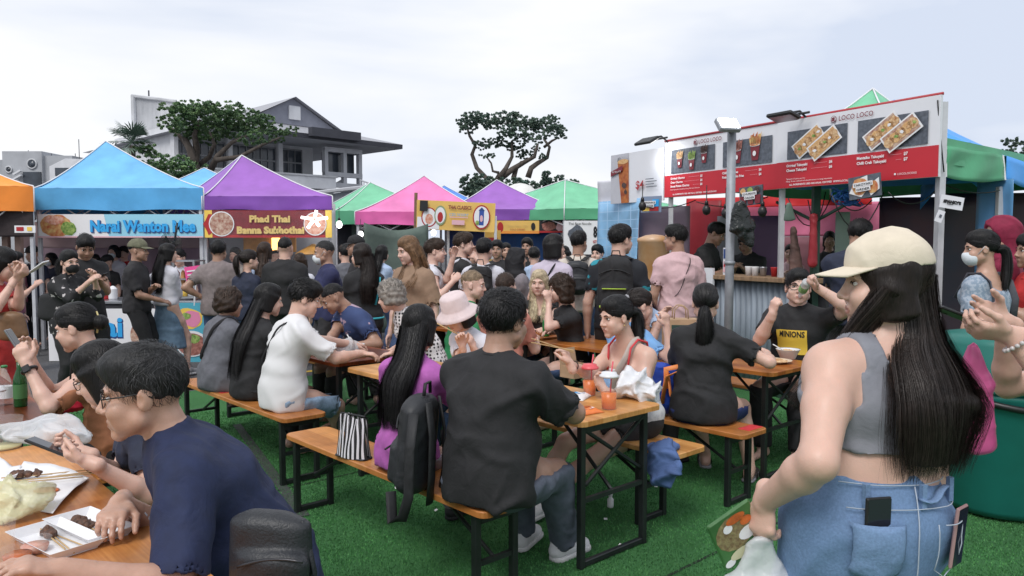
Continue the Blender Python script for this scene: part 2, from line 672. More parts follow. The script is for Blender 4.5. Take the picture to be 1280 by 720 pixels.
def ik(a,t,l1,l2,hint):
 a=vec(a);t=vec(t)
 d=t-a
 L=np.linalg.norm(d)
 L2=min(max(L,abs(l1-l2)+0.02),(l1+l2)*0.995)
 u=d/(L+1e-9)
 h=vec(hint)-u*(vec(hint)@u)
 h=nrm(h)
 x=(l1*l1-l2*l2+L2*L2)/(2*L2)
 y=math.sqrt(max(0,l1*l1-x*x))
 return a+u*x+h*y,a+u*L2
def ang(deg):return vec(math.cos(math.radians(deg)),math.sin(math.radians(deg)),0)
def uvball(c,R,r,nu=12,nv=8):
 """points of an ellipsoid; R columns axes, pole along axis 0"""
 vs=[]
 for j in range(nv+1):
  th=PI*j/nv
  for i in range(nu):
   ph=2*PI*i/nu
   p=vec(math.cos(th)*r[0],math.sin(th)*math.cos(ph)*r[1],math.sin(th)*math.sin(ph)*r[2])
   vs.append(c+R@p)
 fs=[];ring=[]
 for j in range(nv):
  for i in range(nu):
   k=(i+1)%nu
   fs.append((j*nu+i,(j+1)*nu+i,(j+1)*nu+k,j*nu+k));ring.append(j)
 return vs,fs,ring
def ribbons(name,P,wd,out,mats,parent,taper=0.25):
 """P (n,K,3) centre lines -> flat strips facing 'out' (n,K,3)"""
 n,K,_=P.shape
 T=np.gradient(P,axis=1)
 S=np.cross(T,out)
 S/=(np.linalg.norm(S,axis=2,keepdims=True)+1e-9)
 w=np.linspace(1,taper,K)[None,:,None]*np.asarray(wd).reshape(-1,1,1)*0.5
 A=np.stack([P-S*w,P+S*w],2).reshape(-1,3)
 base=(np.arange(n)*K*2)[:,None]+(np.arange(K-1)*2)[None,:]
 base=base.reshape(-1)
 Q=np.stack([base,base+1,base+3,base+2],1)
 mi=np.repeat(np.random.default_rng(n).integers(0,len(mats),n),K-1)
 return mesh_np(name,A,Q,mats,parent,mi)
SKINS={'light':mat('skin_light',(0.60,0.385,0.305),0.44,'skin',22,0.10,0.12,col2=(0.66,0.41,0.325)),'fair':mat('skin_fair',(0.63,0.42,0.345),0.44,'skin',22,0.10,0.12,col2=(0.69,0.44,0.36)),'mid':mat('skin_mid',(0.45,0.265,0.19),0.40,'skin',22,0.10,0.12,col2=(0.53,0.315,0.235)),'tan':mat('skin_tan',(0.35,0.20,0.14),0.42,'skin',22,0.10,0.12,col2=(0.42,0.245,0.175)),}
LIPS={k:mat('lip_'+k,c,0.4,'flat')for k,c in dict(light=(0.44,0.205,0.165),fair=(0.48,0.23,0.19),mid=(0.33,0.155,0.12),tan=(0.24,0.115,0.09)).items()}
EYEM=[mat('eye_white',(0.72,0.70,0.68),0.25,'flat'),mat('iris_dark',(0.018,0.012,0.009),0.12,'flat')]
HAIRS={}
for nm_,c_ in dict(black=(0.0065,0.006,0.0065),brown=(0.030,0.017,0.011),grey=(0.20,0.18,0.16),blond=(0.44,0.36,0.24),dirty=(0.15,0.085,0.045),maroon=(0.030,0.008,0.010),salt=(0.020,0.020,0.021),dark=(0.014,0.0095,0.008),sandy=(0.19,0.135,0.085)).items():
 HAIRS[nm_]=[mat('hair_'+nm_,c_,0.5,'hair',40,0.35,0.25,spec=0.28),mat('hair_lighter_'+nm_,tuple(x*1.9+0.003 for x in c_),0.42,'hair',40,0.35,0.2,spec=0.35)]  # second, lighter strand colour, mixed in at random
class P_:
 pass
def hand_prims(w,d,n,left,curl,far,s=1.0,spread=0.0,thumb=0.5,curls=None):
 d=nrm(d);n=nrm(n-d*(n@d))
 t=np.cross(n,d)if left else np.cross(d,n)
 pr=[]
 fr=0.0098 if far else 0.0084
 R=np.stack([d,t,n],1)
 pr.append(cap(w-d*0.035*s,w+d*0.012*s,0.0275*s,0.026*s,0.012))
 pr.append(ell(w+d*0.052*s,R,(0.050*s,0.040*s,0.0165*s),0.015))
 pr.append(cap(w+d*0.078*s+t*0.027*s,w+d*0.076*s-t*0.028*s,0.0125*s,0.0115*s,0.012))
 for i,(o,L)in enumerate(((0.029,0.070),(0.0095,0.078),(-0.0100,0.072),(-0.029,0.056))):
  c=curls[i]if curls else curl*(1.0+0.10*i)
  p=w+d*(0.082-0.004*abs(i-1.2))*s+t*o*s
  dd=nrm(d+t*(o*(2.0+spread*10)))
  a=c*0.75
  r=fr*s
  for fr_,inc in((0.46,1.0),(0.30,1.15),(0.24,0.7)):
   di=dd*math.cos(a)+n*math.sin(a)
   q=p+di*L*fr_*s
   pr.append(cap(p,q,r,r*0.92,0.006 if fr_<0.4 else 0.009))
   p=q;r*=0.92;a+=c*inc
 p=w+d*0.026*s+t*0.030*s
 d1=nrm(d*0.75+t*(0.85-0.5*thumb)+n*(0.25+0.45*thumb))
 q=p+d1*0.042*s
 pr.append(cap(p,q,0.0145*s,0.0115*s,0.014))
 d2=nrm(d*0.95+t*(0.35-0.5*thumb)+n*(0.2+0.45*thumb))
 r_=q+d2*0.032*s
 pr.append(cap(q,r_,0.0108*s,0.0098*s,0.006))
 pr.append(cap(r_,r_+nrm(d2+n*0.1)*0.022*s,0.0096*s,0.0078*s,0.005))
 return pr
def person(label,pos,yaw,H=1.68,g=1.0,sex='m',seat=None,lean=0,side=0,twist=0,hy=None,hp=0,hr=0,lh='hang',rh='hang',lhint=None,rhint=None,lk={},rk={},lf=None,rf=None,kh=None,khr=None,skin='light',hair='short',hc='black',hl=0.3,hvol=0.0,top=None,bottom=None,shoes=None,extra=None,group=None,hz=None,belly=0.0,curve=0.35,near=None,headfwd=0.025,hs=1.0,glasses=None,mask=None,cap_=None,seed=None,nstr=None,bust=None,lips=None,up_adj=0,detail=True,sock=None):
 s=H/1.70
 seed=seed if seed is not None else len([o for o in SC.objects if o.type=='EMPTY'])*7+3
 R_=np.random.default_rng(seed)
 d=math.hypot(pos[0],pos[1])
 d=near or d
 if d<2.75:hb,hh,hn,far=0.0095,0.0040,0.0036,False
 elif d<4.4:hb,hh,hn,far=0.0115,0.0050,0.0050,False
 elif d<6.4:hb,hh,hn,far=0.0145,0.0062,0.0065,True
 else:hb,hh,hn,far=0.019,0.0085,0.0085,True
 fw=ang(yaw);lf_v=ang(yaw+90);Z=vec(0,0,1)
 hipz=hz if hz is not None else(seat+0.095*s if seat is not None else 0.885*s)
 hip=vec(pos[0],pos[1],hipz)
 root=empty('person',(pos[0],pos[1],0.0),label,'person',group)
 # ---- spine
 def tilt(k):
  a=math.radians(lean*k);b=math.radians(side*k)
  return nrm(Z*math.cos(a)*math.cos(b)+fw*math.sin(a)+lf_v*math.sin(b))
 u1,u2,u3=tilt(curve),tilt(1.0),tilt(1.0+(1-curve)*0.35)
 S=P_()
 S.hip=hip
 S.waist=hip+u1*0.17*s
 S.chest=S.waist+u2*0.17*s
 S.top=S.chest+u2*0.115*s
 S.neck=S.top+u3*0.05*s
 tw=math.radians(twist)
 lf2=nrm(lf_v*math.cos(tw)-fw*math.sin(tw))
 lf2=nrm(lf2-u2*(lf2@u2))
 fw2=np.cross(lf2,u2)
 lf1=nrm(lf_v-u1*(lf_v@u1));fw1=np.cross(lf1,u1)
 S.fw2,S.lf2,S.u2,S.fw1,S.lf1,S.u1=fw2,lf2,u2,fw1,lf1,u1
 shw=(0.162 if sex=='m' else 0.138)*s*(0.6+0.4*g)
 S.sL=S.top+lf2*shw-u2*0.030*s;S.sR=S.top-lf2*shw-u2*0.030*s
 hw=(0.090 if sex=='m' else 0.095)*s
 S.hL=hip+lf1*hw;S.hR=hip-lf1*hw
 hya=yaw+twist if hy is None else hy
 hf0=ang(hya)
 nd=nrm(Z*0.75+u3*0.5+hf0*0.12)
 pr_=math.radians(hp)
 hf=nrm(hf0*math.cos(pr_)-Z*math.sin(pr_))
 hl_=ang(hya+90)
 if hr:
  a=math.radians(hr);hu0=np.cross(hf,hl_)
  hl_=nrm(hl_*math.cos(a)+hu0*math.sin(a))
 hu=np.cross(hf,hl_)
 hsz=hs*(0.97 if sex=='f' else 1.02)*(0.5+0.5*s)
 S.head=S.neck+nd*(0.105-0.02*max(0,min(1,(g-1)*5)))*s+hu*0.065*s+hf*headfwd
 HR=np.stack([hf,hl_,hu],1)
 def HP(x,y,z):return S.head+HR@(vec(x,y,z)*hsz)
 S.HP,S.HR,S.hsz=HP,HR,hsz
 # ---- arms
 la,lb=0.285*s,0.255*s
 for nm,sh,tg,sg,hint in(('L',S.sL,lh,1,lhint),('R',S.sR,rh,-1,rhint)):
  if isinstance(tg,str):
   if tg=='hang':tg=sh-Z*0.52*s+lf2*sg*0.09*s+fw2*0.05
   elif tg=='back':tg=sh-Z*0.51*s+lf2*sg*0.08*s-fw2*0.10
   elif tg=='fold':tg=S.chest+fw2*0.24*s-lf2*sg*0.10*s-u2*0.03*(2+sg)
   elif tg=='hip':tg=hip+lf1*sg*0.17*s+u1*0.10
   elif tg=='phone':tg=S.chest+fw2*0.30*s+lf2*sg*0.06*s+u2*0.0
   elif tg=='face':tg=HP(0.13,sg*0.03,-0.14)
   elif tg=='lap':tg=hip+fw*0.30*s+lf_v*sg*0.08+Z*0.08
   elif tg=='table':tg=vec(S.top[0],S.top[1],0.80)+fw*0.36*s+lf_v*sg*0.10
  elif callable(tg):tg=tg(S)
  hint=vec(hint)if hint is not None else nrm(-Z*0.8+lf2*sg*0.45-fw2*0.3)
  e,w=ik(sh,tg,la,lb,hint)
  setattr(S,'e'+nm,e);setattr(S,'w'+nm,w)
  # ---- legs
 lt,ls=0.425*s,0.415*s
 for nm,h_,tg,sg,kk in(('L',S.hL,lf,1,kh),('R',S.hR,rf,-1,khr or kh)):
  if tg is None:
   if seat is not None:tg=vec(h_[0],h_[1],0.085*s)+fw*0.40*s+lf_v*sg*0.03
   else:tg=vec(h_[0],h_[1],0.085*s)+lf_v*sg*0.02-fw*0.02+fw*sg*R_.uniform(-.05,.05)
  elif callable(tg):tg=tg(S)
  hint=vec(kk)if kk is not None else(fw+Z*(1.0 if seat is not None else 0)+lf_v*sg*0.12)
  k_,a_=ik(h_,tg,lt,ls,hint)
  setattr(S,'k'+nm,k_);setattr(S,'a'+nm,a_)
  # ---- body shape
 f=sex=='f'
 gw=g
 pel=(0.150 if f else 0.142)*s*gw;ped=0.108*s*gw
 waw=(0.118 if f else 0.132)*s*gw;wad=(0.088 if f else 0.100)*s*gw
 chw=(0.132 if f else 0.150)*s*(0.4+0.6*gw);chd=(0.095 if f else 0.108)*s*(0.35+0.65*gw)
 torso=[ecap(hip-u1*0.035*s,hip+u1*0.05*s,lf1,pel,ped,pel*0.98,ped,0.05),ecap(hip+u1*0.05*s,S.waist+u1*0.01,lf1,pel*0.97,ped,waw,wad,0.06),ecap(S.waist,S.chest,lf2,waw,wad,chw,chd,0.06),ecap(S.chest,S.top-u2*0.02*s,lf2,chw,chd,chw*0.95,chd*0.80,0.05)]
 if f and(bust is None or bust>0):
  b=bust or 1.0
  R2=np.stack([fw2,lf2,u2],1)
  for sg in(1,-1):
   torso.append(ell(S.chest+u2*0.015*s+fw2*chd*0.72+lf2*sg*0.062*s,R2,(0.058*s*b,0.060*s*b,0.060*s*b),0.03))
 if belly:
  R2=np.stack([fw1,lf1,u1],1)
  torso.append(ell(S.waist-u1*0.04+fw1*(wad*0.45+belly*0.3),R2,(wad*0.8+belly*0.6,waw*0.92+belly*0.4,0.14*s),0.06))
 ga=0.55+0.45*gw
 r_tr=(0.046 if f else 0.050)*s*ga
 shp=[]
 for nm,sg in(('L',1),('R',-1)):
  sh=getattr(S,'s'+nm)
  shp.append(cap(S.neck-u2*0.005,sh+u2*0.012*s,r_tr*0.92,r_tr*0.95,0.045))
  shp.append(cap(S.chest+lf2*sg*chw*0.62,sh-u2*0.02,0.064*s*ga,0.050*s*ga,0.05))
 arms={}
 k_=(0.88 if f else 1.0)*s*(0.35+0.65*gw)
 for nm in 'LR':
  sh,e,w=(getattr(S,q+nm)for q in 'sew')
  mid=sh+(e-sh)*0.45
  m2=e+(w-e)*0.28
  arms[nm]=[cap(sh,mid,0.054*k_,0.050*k_,0.03),cap(mid,e,0.050*k_,0.040*k_,0.02),cap(e,m2,0.041*k_,0.042*k_,0.018),cap(m2,w,0.042*k_,0.0265*k_,0.018)]
 legs={}
 kl=s*(0.35+0.65*gw)
 for nm in 'LR':
  h_,kn,an=(getattr(S,q+nm)for q in 'hka')
  md=h_+(kn-h_)*0.5
  back=nrm(np.cross(np.cross(kn-h_,an-kn),an-kn)*-1+1e-6)
  cf=kn+(an-kn)*0.30
  legs[nm]=[cap(h_,md,0.088*kl,0.074*kl,0.04),cap(md,kn,0.074*kl,0.054*kl,0.03),cap(kn,cf,0.053*kl,0.054*kl,0.025),cap(cf,an,0.054*kl,0.036*kl,0.025)]
 neckp=[cap(S.neck-u3*0.03,HP(-0.022,0,-0.055),(0.054 if f else 0.062)*s*(0.6+0.4*gw),(0.050 if f else 0.058)*s,0.03)]
 footd={}
 feet=[]
 for nm in 'LR':
  kn,an=getattr(S,'k'+nm),getattr(S,'a'+nm)
  fd=nrm((fw*1.0+lf_v*(0.18 if nm=='L' else-0.18))*vec(1,1,0))
  footd[nm]=fd
  hl0=an-Z*0.045*s-fd*0.035*s
  feet+=[cap(an,hl0,0.036*s,0.032*s,0.02),cap(hl0+Z*0.005,an+fd*0.13*s-Z*0.058*s,0.030*s,0.024*s,0.025)]
 body=torso+shp+arms['L']+arms['R']+legs['L']+legs['R']+neckp+feet
 V,Q=field_mesh(body,hb,smooth=2)
 mi=np.zeros(len(Q),int)
 parts=[(V,Q,mi)]
 # ---- head
 hpms=[ell(HP(-0.012,0,0.035),HR,tuple(hsz*x for x in(0.098,0.077,0.088)),0.02),ell(HP(0.022,0,-0.02),HR,tuple(hsz*x for x in(0.068,0.066,0.083)),0.02)]
 fatf=max(0,g-1)
 for sg in(1,-1):
  hpms+=[cap(HP(0.015,sg*(0.048+0.02*fatf),-0.055),HP(0.066,sg*0.012,-0.093),(0.024+0.016*fatf)*hsz,0.018*hsz,0.02),ell(HP(0.064,sg*0.041,-0.030),HR,tuple(hsz*(x+0.012*fatf)for x in(0.025,0.025,0.024)),0.02),cap(HP(0.079,sg*0.046,0.027),HP(0.086,sg*0.014,0.027),0.008*hsz,0.008*hsz,0.012)]
 for sg in(1,-1):
  hpms.append(ell(HP(0.052,sg*0.036,-0.058),HR,tuple(hsz*x for x in(0.028,0.025,0.030)),0.02))
 hpms+=[ell(HP(0.073,0,-0.097),HR,tuple(hsz*x for x in(0.017,0.021,0.016)),0.015)]
 for sg in(1,-1):
  hpms.append(ell(HP(0.101,sg*0.034,0.006),HR,tuple(hsz*x for x in(0.018,0.021,0.013)),0.012,'s'))
 hpms+=[cap(HP(0.084,0,0.020),HP(0.105,0,-0.022),0.008*hsz,0.011*hsz,0.010),ell(HP(0.107,0,-0.025),HR,tuple(hsz*x for x in(0.012,0.0125,0.0105)),0.007)]
 for sg in(1,-1):
  hpms.append(ell(HP(0.096,sg*0.0145,-0.030),HR,tuple(hsz*x for x in(0.011,0.008,0.008)),0.006))
 hpms+=[ell(HP(0.080,0,-0.062),HR,tuple(hsz*x for x in(0.016,0.030,0.020)),0.012),ell(HP(0.0875,0,-0.0575),HR,tuple(hsz*x for x in(0.010,0.021,0.0052)),0.006),ell(HP(0.0860,0,-0.0700),HR,tuple(hsz*x for x in(0.011,0.018,0.0060)),0.006),ell(HP(0.104,0,-0.0637),HR,tuple(hsz*x for x in(0.012,0.024,0.0022)),0.003,'s')]
 for sg in(1,-1):
  hpms.append(ell(HP(-0.008,sg*0.079,-0.004),HR@np.array(Matrix.Rotation(sg*0.35,3,'Z')),tuple(hsz*x for x in(0.021,0.009,0.031)),0.006))
  hpms.append(ell(HP(0.004,sg*0.091,-0.002),HR,tuple(hsz*x for x in(0.011,0.007,0.017)),0.004,'s'))
 hpms+=[cap(HP(-0.022,0,-0.035),S.neck+nd*0.03,(0.049 if f else 0.057)*s,(0.050 if f else 0.058)*s*(0.7+0.3*gw),0.022)]
 Vh,Qh=field_mesh(hpms,hh,smooth=1)
 loc=(Vh-S.head)@HR/hsz
 fc=loc[Qh].mean(1)
 lipm=(fc[:,0]>0.078)&(((fc[:,2]+0.0638)/0.0108)**2+(fc[:,1]/0.0235)**2<1)
 parts.append((Vh,Qh,lipm.astype(int)))
 def surfx(y,z,tol=0.009):
  m=(np.abs(loc[:,1]-y)<tol)&(np.abs(loc[:,2]-z)<tol)
  return loc[m,0].max()if m.any()else 0.085
  # ---- hands
 for nm,kw in(('L',lk),('R',rk)):
  e,w=getattr(S,'e'+nm),getattr(S,'w'+nm)
  fd=nrm(w-e)
  dr=kw.get('d')
  dr=nrm(dr)if dr is not None else nrm(fd+(vec(kw['bend'])if 'bend' in kw else 0))
  pn=kw.get('n')
  if pn is None:
   pn=-lf2*(1 if nm=='L' else-1)-Z*0.3+fw2*0.2 if abs(fd[2])>0.6 else-Z-lf2*(0.5 if nm=='L' else-0.5)
  pn=vec(pn)
  hpz=hand_prims(w,dr,pn,nm=='L',kw.get('curl',0.45),far,s*kw.get('s',1.0)*(0.94 if f else 1.0),kw.get('spread',0),kw.get('thumb',0.4),kw.get('curls'))
  hpz.append(cap(w-fd*0.06,w,0.031*k_,0.0268*k_,0.01))
  Vn,Qn=field_mesh(hpz,hn,smooth=1)
  parts.append((Vn,Qn,np.zeros(len(Qn),int)))
  setattr(S,'hd'+nm,dr);setattr(S,'hn'+nm,pn)
 off=0;vv=[];qq=[];mm=[]
 for V,Q,m in parts:
  vv.append(V);qq.append(Q+off);mm.append(m);off+=len(V)
 mesh_np('body',np.concatenate(vv),np.concatenate(qq),[SKINS[skin],lips or LIPS[skin]],root,np.concatenate(mm))
 # ---- eyes, brows
 if detail:
  br=MB();br.smooth()
  for sg in(1,-1):
   ex=surfx(sg*0.034,0.008)-0.0035
   vs,fs,ring=uvball(HP(ex,sg*0.034,0.008),HR,tuple(hsz*x for x in(0.0075,0.0155,0.0062)),12,8)
   vs=np.array(vs)
   lo_=(vs-HP(ex,sg*0.034,0.008))@HR/hsz
   fcl=lo_[np.array(fs)].mean(1)
   m=(np.abs(fcl[:,1])<0.0075)&(fcl[:,0]>0)
   mesh_np('eye',vs,np.array(fs),EYEM,root,m.astype(int))
   br.tube([HP(surfx(sg*y,z)+0.0005,sg*y,z)for y,z in((0.016,0.027),(0.026,0.031),(0.040,0.032),(0.052,0.028))],[0.002,0.0036,0.0034,0.0015],6)
   br.tube([HP(surfx(sg*0.034,0.012)+0.0015-0.07*(y-0.034)**2*10,sg*y,z)for y,z in((0.0195,0.0085),(0.027,0.0125),(0.035,0.0140),(0.044,0.0115),(0.050,0.008))],[0.0008,0.0018,0.0022,0.0018,0.0008],5)
  br_=br.build('eyebrow',HAIRS['dark' if hc in('grey','salt')else hc][0],root,world=True)
  br_['kind']='stuff'
  # ---- clothes
 seedw=seed
 if top:
  off_=top.get('off',0.016)
  sl=top.get('sleeve',0.75)
  if 'clip' in top or top.get('fit'):tp=torso
  else:
   wm,dm=max(waw,(pel*0.55+chw*0.45)),max(wad,(ped*0.5+chd*0.5))
   tp=[ecap(hip-u1*0.04*s,S.waist,lf1,pel,ped,wm,dm,0.015),ecap(S.waist,S.chest,lf2,wm,dm,chw*1.02,chd,0.02)]+torso[3:]
  pr=[inflate(p,off_)for p in tp]+[inflate(torso[0],off_+0.012)]+([inflate(torso[1],off_+0.006)]if tp is torso else[])
  pr+=[inflate(p,off_*0.8)for p in shp]if top.get('shoulder',True)else[]
  cuts=[]
  for nm in 'LR':
   sh,e,w=(getattr(S,q+nm)for q in 'sew')
   r0,r1=0.054*k_,0.041*k_
   fl=top.get('flare',0.020)
   if sl>0:
    t1=min(1,sl)
    pe=sh+(e-sh)*t1
    st=sh+(e-sh)*top.get('sl0',0.0)
    pr.append(cap(st,pe,r0+off_*0.85,r0+(r1-r0)*t1+(fl if sl<=1 else off_),0.03,flat=sl<=1))
    if sl>1:
     pw=e+(w-e)*min(1,sl-1)
     pr.append(cap(e,pw,0.043*k_+off_,0.030*k_+top.get('cuff',0.012),0.02,flat=True))
     ae,ad_=pw,nrm(w-e);rr=0.030*k_
    else:
     ae,ad_=pe,nrm(e-sh);rr=r0+(r1-r0)*t1+fl-0.014
     # open sleeve end with a hollow
    cuts.append((ae,ad_,rr))
  for ae,ad_,rr in cuts:
   pr.append(cap(ae-ad_*0.012,ae+ad_*0.10,rr+0.004,rr+0.012,0.004,'s'))
  hem=top.get('hem',-0.07)
  clips=[lambda X,Y,Z_,c=hip+u1*hem*s,n=-u1:(X-c[0])*n[0]+(Y-c[1])*n[1]+(Z_-c[2])*n[2]]
  if 'ch' in top:
   q=HP(-0.022,0,-0.055)
   pr.append(cap(S.neck-u3*0.02,S.neck+(q-S.neck)*top['ch']-fw2*0.006,0.074*s,0.071*s,0.02,flat=True))
  if hem<-0.05:
   pr.append(ecap(hip+u1*hem*1.1*s,hip+u1*0.03,lf1,pel+off_+0.012,ped+off_+0.014,pel+off_+0.008,ped+off_+0.008,0.02,end=0.15))
  if 'skirt' in top:
   L,w_,d_=top['skirt']
   pr.append(ecap(hip-u1*0.02,hip-Z*L+fw*top.get('skfw',0),lf_v,pel+0.01,ped+0.01,w_,d_,0.04,end=0.1))
   clips=clips[1:]+[lambda X,Y,Z_,z0=hip[2]-L:z0-Z_+0*X+0*Y]
  if 'drape' in top:
   for(a,b,w1,d1,w2,d2_)in top['drape'](S):
    pr.append(ecap(a,b,lf_v,w1,d1,w2,d2_,0.05))
  if 'neck' in top:
   dp,rr=top['neck']
   pr.append(ell(S.neck+fw2*top.get('nfw',0.05)-u2*dp*0.2,np.stack([fw2,lf2,u2],1),(rr*1.25,rr,dp),0.01,'s'))
  if 'clip' in top:clips.append(top['clip'](S))
  V,Q=field_mesh(pr,hb*top.get('res',1.0),clips,smooth=top.get('sm',4))
  V=wrinkle(V,Q,top.get('amp',0.005),seedw,top.get('wf',24)*1.4)
  mi=None
  ms=[top['m']]if not isinstance(top['m'],list)else top['m']
  if 'mi' in top:mi=top['mi'](V[Q].mean(1),S)
  mesh_np(top.get('name','shirt'),V,Q,ms,root,mi)
  if d<7.5 and top.get('shoulder',True)and 'clip' not in top and 'neck' not in top:
   nr=(0.058 if f else 0.066)*s*(0.6+0.4*gw)
   b=MB();b.smooth()
   b.tube([S.neck-u3*0.012+fw2*(nr*1.12*math.cos(a)+0.012)+lf2*nr*1.12*math.sin(a)-u3*(0.022*math.cos(a))for a in np.linspace(0,2*PI,25)],0.0085,6,False)
   b.build('collar',ms[0],root,world=True)
 if bottom:
  o2=bottom.get('off',0.014)
  ln=bottom.get('len',2.0)
  if bottom.get('skirt'):
   L,w_,d_=bottom['skirt']
   sk=[ecap(S.waist-u1*0.03,hip,lf1,waw+o2,wad+o2,pel+o2,ped+o2,0.03,end=0.2),ecap(hip,hip-Z*L*0.5,lf_v,pel+o2,ped+o2,(pel+w_)/2+o2,(ped+d_)/2+o2,0.04),ecap(hip-Z*L*0.5,hip-Z*L,lf_v,(pel+w_)/2+o2,(ped+d_)/2+o2,w_,d_,0.04,end=0.1)]
   V,Q=field_mesh(sk,hb,[lambda X,Y,Z_,z0=hip[2]-L:z0-Z_+0*X+0*Y],2)
  else:
   pr=[inflate(torso[0],o2),inflate(torso[1],o2)]
   clips=[lambda X,Y,Z_,c=hip+u1*bottom.get('rise',0.115 if not top or top.get('hem',-0.07)>-0.05 or 'clip' in top else-0.01)*s,n=u1:(X-c[0])*n[0]+(Y-c[1])*n[1]+(Z_-c[2])*n[2]]
   for nm in 'LR':
    h_,kn,an=(getattr(S,q+nm)for q in 'hka')
    fl=bottom.get('flare',0.018)
    if ln<=1:
     pe=h_+(kn-h_)*ln
     pr.append(cap(h_,pe,0.088*kl+o2,(0.088+(0.056-0.088)*ln)*kl+fl,0.03,flat=True))
     ae,ad_,rr=pe,nrm(kn-h_),(0.088+(0.056-0.088)*ln)*kl+fl-0.012
    else:
     md=h_+(kn-h_)*0.5
     pr+=[cap(h_,md,0.088*kl+o2,0.075*kl+o2,0.03),cap(md,kn,0.075*kl+o2,0.055*kl+o2,0.02)]
     pe=kn+(an-kn)*min(1.08,ln-1)
     cfp=kn+(an-kn)*0.3
     pr+=[cap(kn,cfp,0.054*kl+o2,0.055*kl+o2,0.02),cap(cfp,pe,0.055*kl+o2,0.040*kl+fl,0.02,flat=True)]
     ae,ad_,rr=pe,nrm(an-kn),0.040*kl+fl-0.013
    pr.append(cap(ae-ad_*0.02,ae+ad_*0.1,rr,rr+0.005,0.004,'s'))
   if 'clip' in bottom:clips.append(bottom['clip'](S))
   V,Q=field_mesh(pr,hb*bottom.get('res',1),clips,2)
  V=wrinkle(V,Q,bottom.get('amp',0.004),seedw+5,bottom.get('wf',22))
  mesh_np(bottom.get('name','trousers'),V,Q,[bottom['m']],root)
 if shoes:
  kind,sm_,sole=shoes
  for nm in 'LR':
   an=getattr(S,'a'+nm);fd=footd[nm];sd=np.cross(Z,fd)
   b0=vec(an[0],an[1],an[2]-0.085*s)
   R3=np.stack([fd,sd,Z],1)
   hs2=0.006 if d<5 else 0.009
   if kind=='sneaker':
    up=[cap(b0-fd*0.045*s+Z*0.05*s,b0+fd*0.03*s+Z*0.062*s,0.040*s,0.042*s,0.02),cap(b0+fd*0.03*s+Z*0.05*s,b0+fd*0.15*s+Z*0.034*s,0.042*s,0.033*s,0.02),cap(b0-fd*0.03*s+Z*0.06*s,b0-fd*0.03*s+Z*0.10*s,0.038*s,0.042*s,0.02),cap(an+Z*0.01,an+Z*0.12,0.034*s,0.04*s,0.005,'s')]
    V,Q=field_mesh(up,hs2,[lambda X,Y,Z_,z0=b0[2]+0.022:z0-Z_+0*X+0*Y],1)
    sh_o=mesh_np('shoe',V,Q,[sm_],root)
    so_=[ecap(b0-fd*0.035*s+Z*0.016,b0+fd*0.145*s+Z*0.016,sd,0.046*s,0.05,0.044*s,0.05,0.02,end=0.95)]
    V,Q=field_mesh(so_,hs2,[lambda X,Y,Z_,z0=b0[2]+0.030:Z_-z0+0*X+0*Y,lambda X,Y,Z_,z0=b0[2]+0.002:z0-Z_+0*X+0*Y],1)
    V=V-np.array(root.location)
    mesh_np('sole',V,Q,[sole],sh_o,world=False)
    lc=MB();lc.smooth()
    for i in range(4):
     c_=b0+fd*(0.045+0.022*i)*s+Z*(0.094-0.011*i)*s-vec(root.location)
     lc.tube([c_-sd*0.022-Z*0.008,c_+Z*0.002,c_+sd*0.022-Z*0.008],0.003,5)
    lc.build('lace',sole,sh_o)
   else:
    so_=[ecap(b0-fd*0.045*s+Z*0.012,b0+fd*0.155*s+Z*0.012,sd,0.042*s,0.05,0.046*s,0.05,0.02,end=0.9)]
    V,Q=field_mesh(so_,hs2,[lambda X,Y,Z_,z0=b0[2]+0.020:Z_-z0+0*X+0*Y,lambda X,Y,Z_,z0=b0[2]+0.002:z0-Z_+0*X+0*Y],1)
    sh_o=mesh_np('sandal',V,Q,[sole],root)
    st=MB();st.smooth()
    for q in(0.03,0.10):
     c_=b0+fd*q*s-vec(root.location)
     zt=(0.082 if q<0.05 else 0.056)*s
     st.sheet(lambda a,b,c_=c_,zt=zt:tuple(c_+fd*(b-.5)*0.035+sd*0.046*s*math.cos(PI*(1-a))+Z*(0.012+zt*math.sin(PI*a)**0.6)),10,2,0.003)
    st.build('strap',sm_,sh_o)
    # ---- hair
 S.chd,S.root,S.loc,S.surfx=chd,root,loc,surfx
 hm=HAIRS.get(hc)
 def hr(*a):return tuple(hsz*x for x in a)
 if hair and hair!='none':
  v=hvol-(0.007 if hair=='crop' else 0)
  base=[ell(HP(-0.016,0,0.045),HR,hr(0.106+v,0.0835+v,0.094+v),0.02)]
  face=[ell(HP(0.125,0,-0.050-0.0),HR,hr(0.088,0.082,0.120),0.015,'s')]
  ears=[ell(HP(0.012,sg*0.092,-0.025),HR,hr(0.036,0.030,0.043),0.012,'s')for sg in(1,-1)]
  nape=[ell(HP(0.035,0,-0.150),HR,hr(0.14,0.14,0.100),0.015,'s')]
  tails=[]
  if hair=='short':
   pr=base+[ell(HP(0.03,0.0,0.085),HR,hr(0.070,0.066,0.052+v),0.04)]+face+ears+nape
  elif hair=='crop':
   pr=base+face+ears+nape
  else:
   pr=base+[ell(HP(0.0,0,0.088),HR,hr(0.085,0.072,0.05+v),0.02)]
   if hair in('bob','curly'):
    for sg in(1,-1):
     pr+=[ecap(HP(-0.012,sg*0.070,0.03),HP(-0.012 if hair=='bob' else-0.02,sg*(0.080+v),-hl*0.55),hf,0.062,0.030+v,0.055,0.030+v,0.03)]
    pr+=[ecap(HP(-0.07,0,0.02),HP(-0.075,0,-hl*0.6),hl_,0.075+v,0.04+v,0.075+v,0.035+v,0.03)]
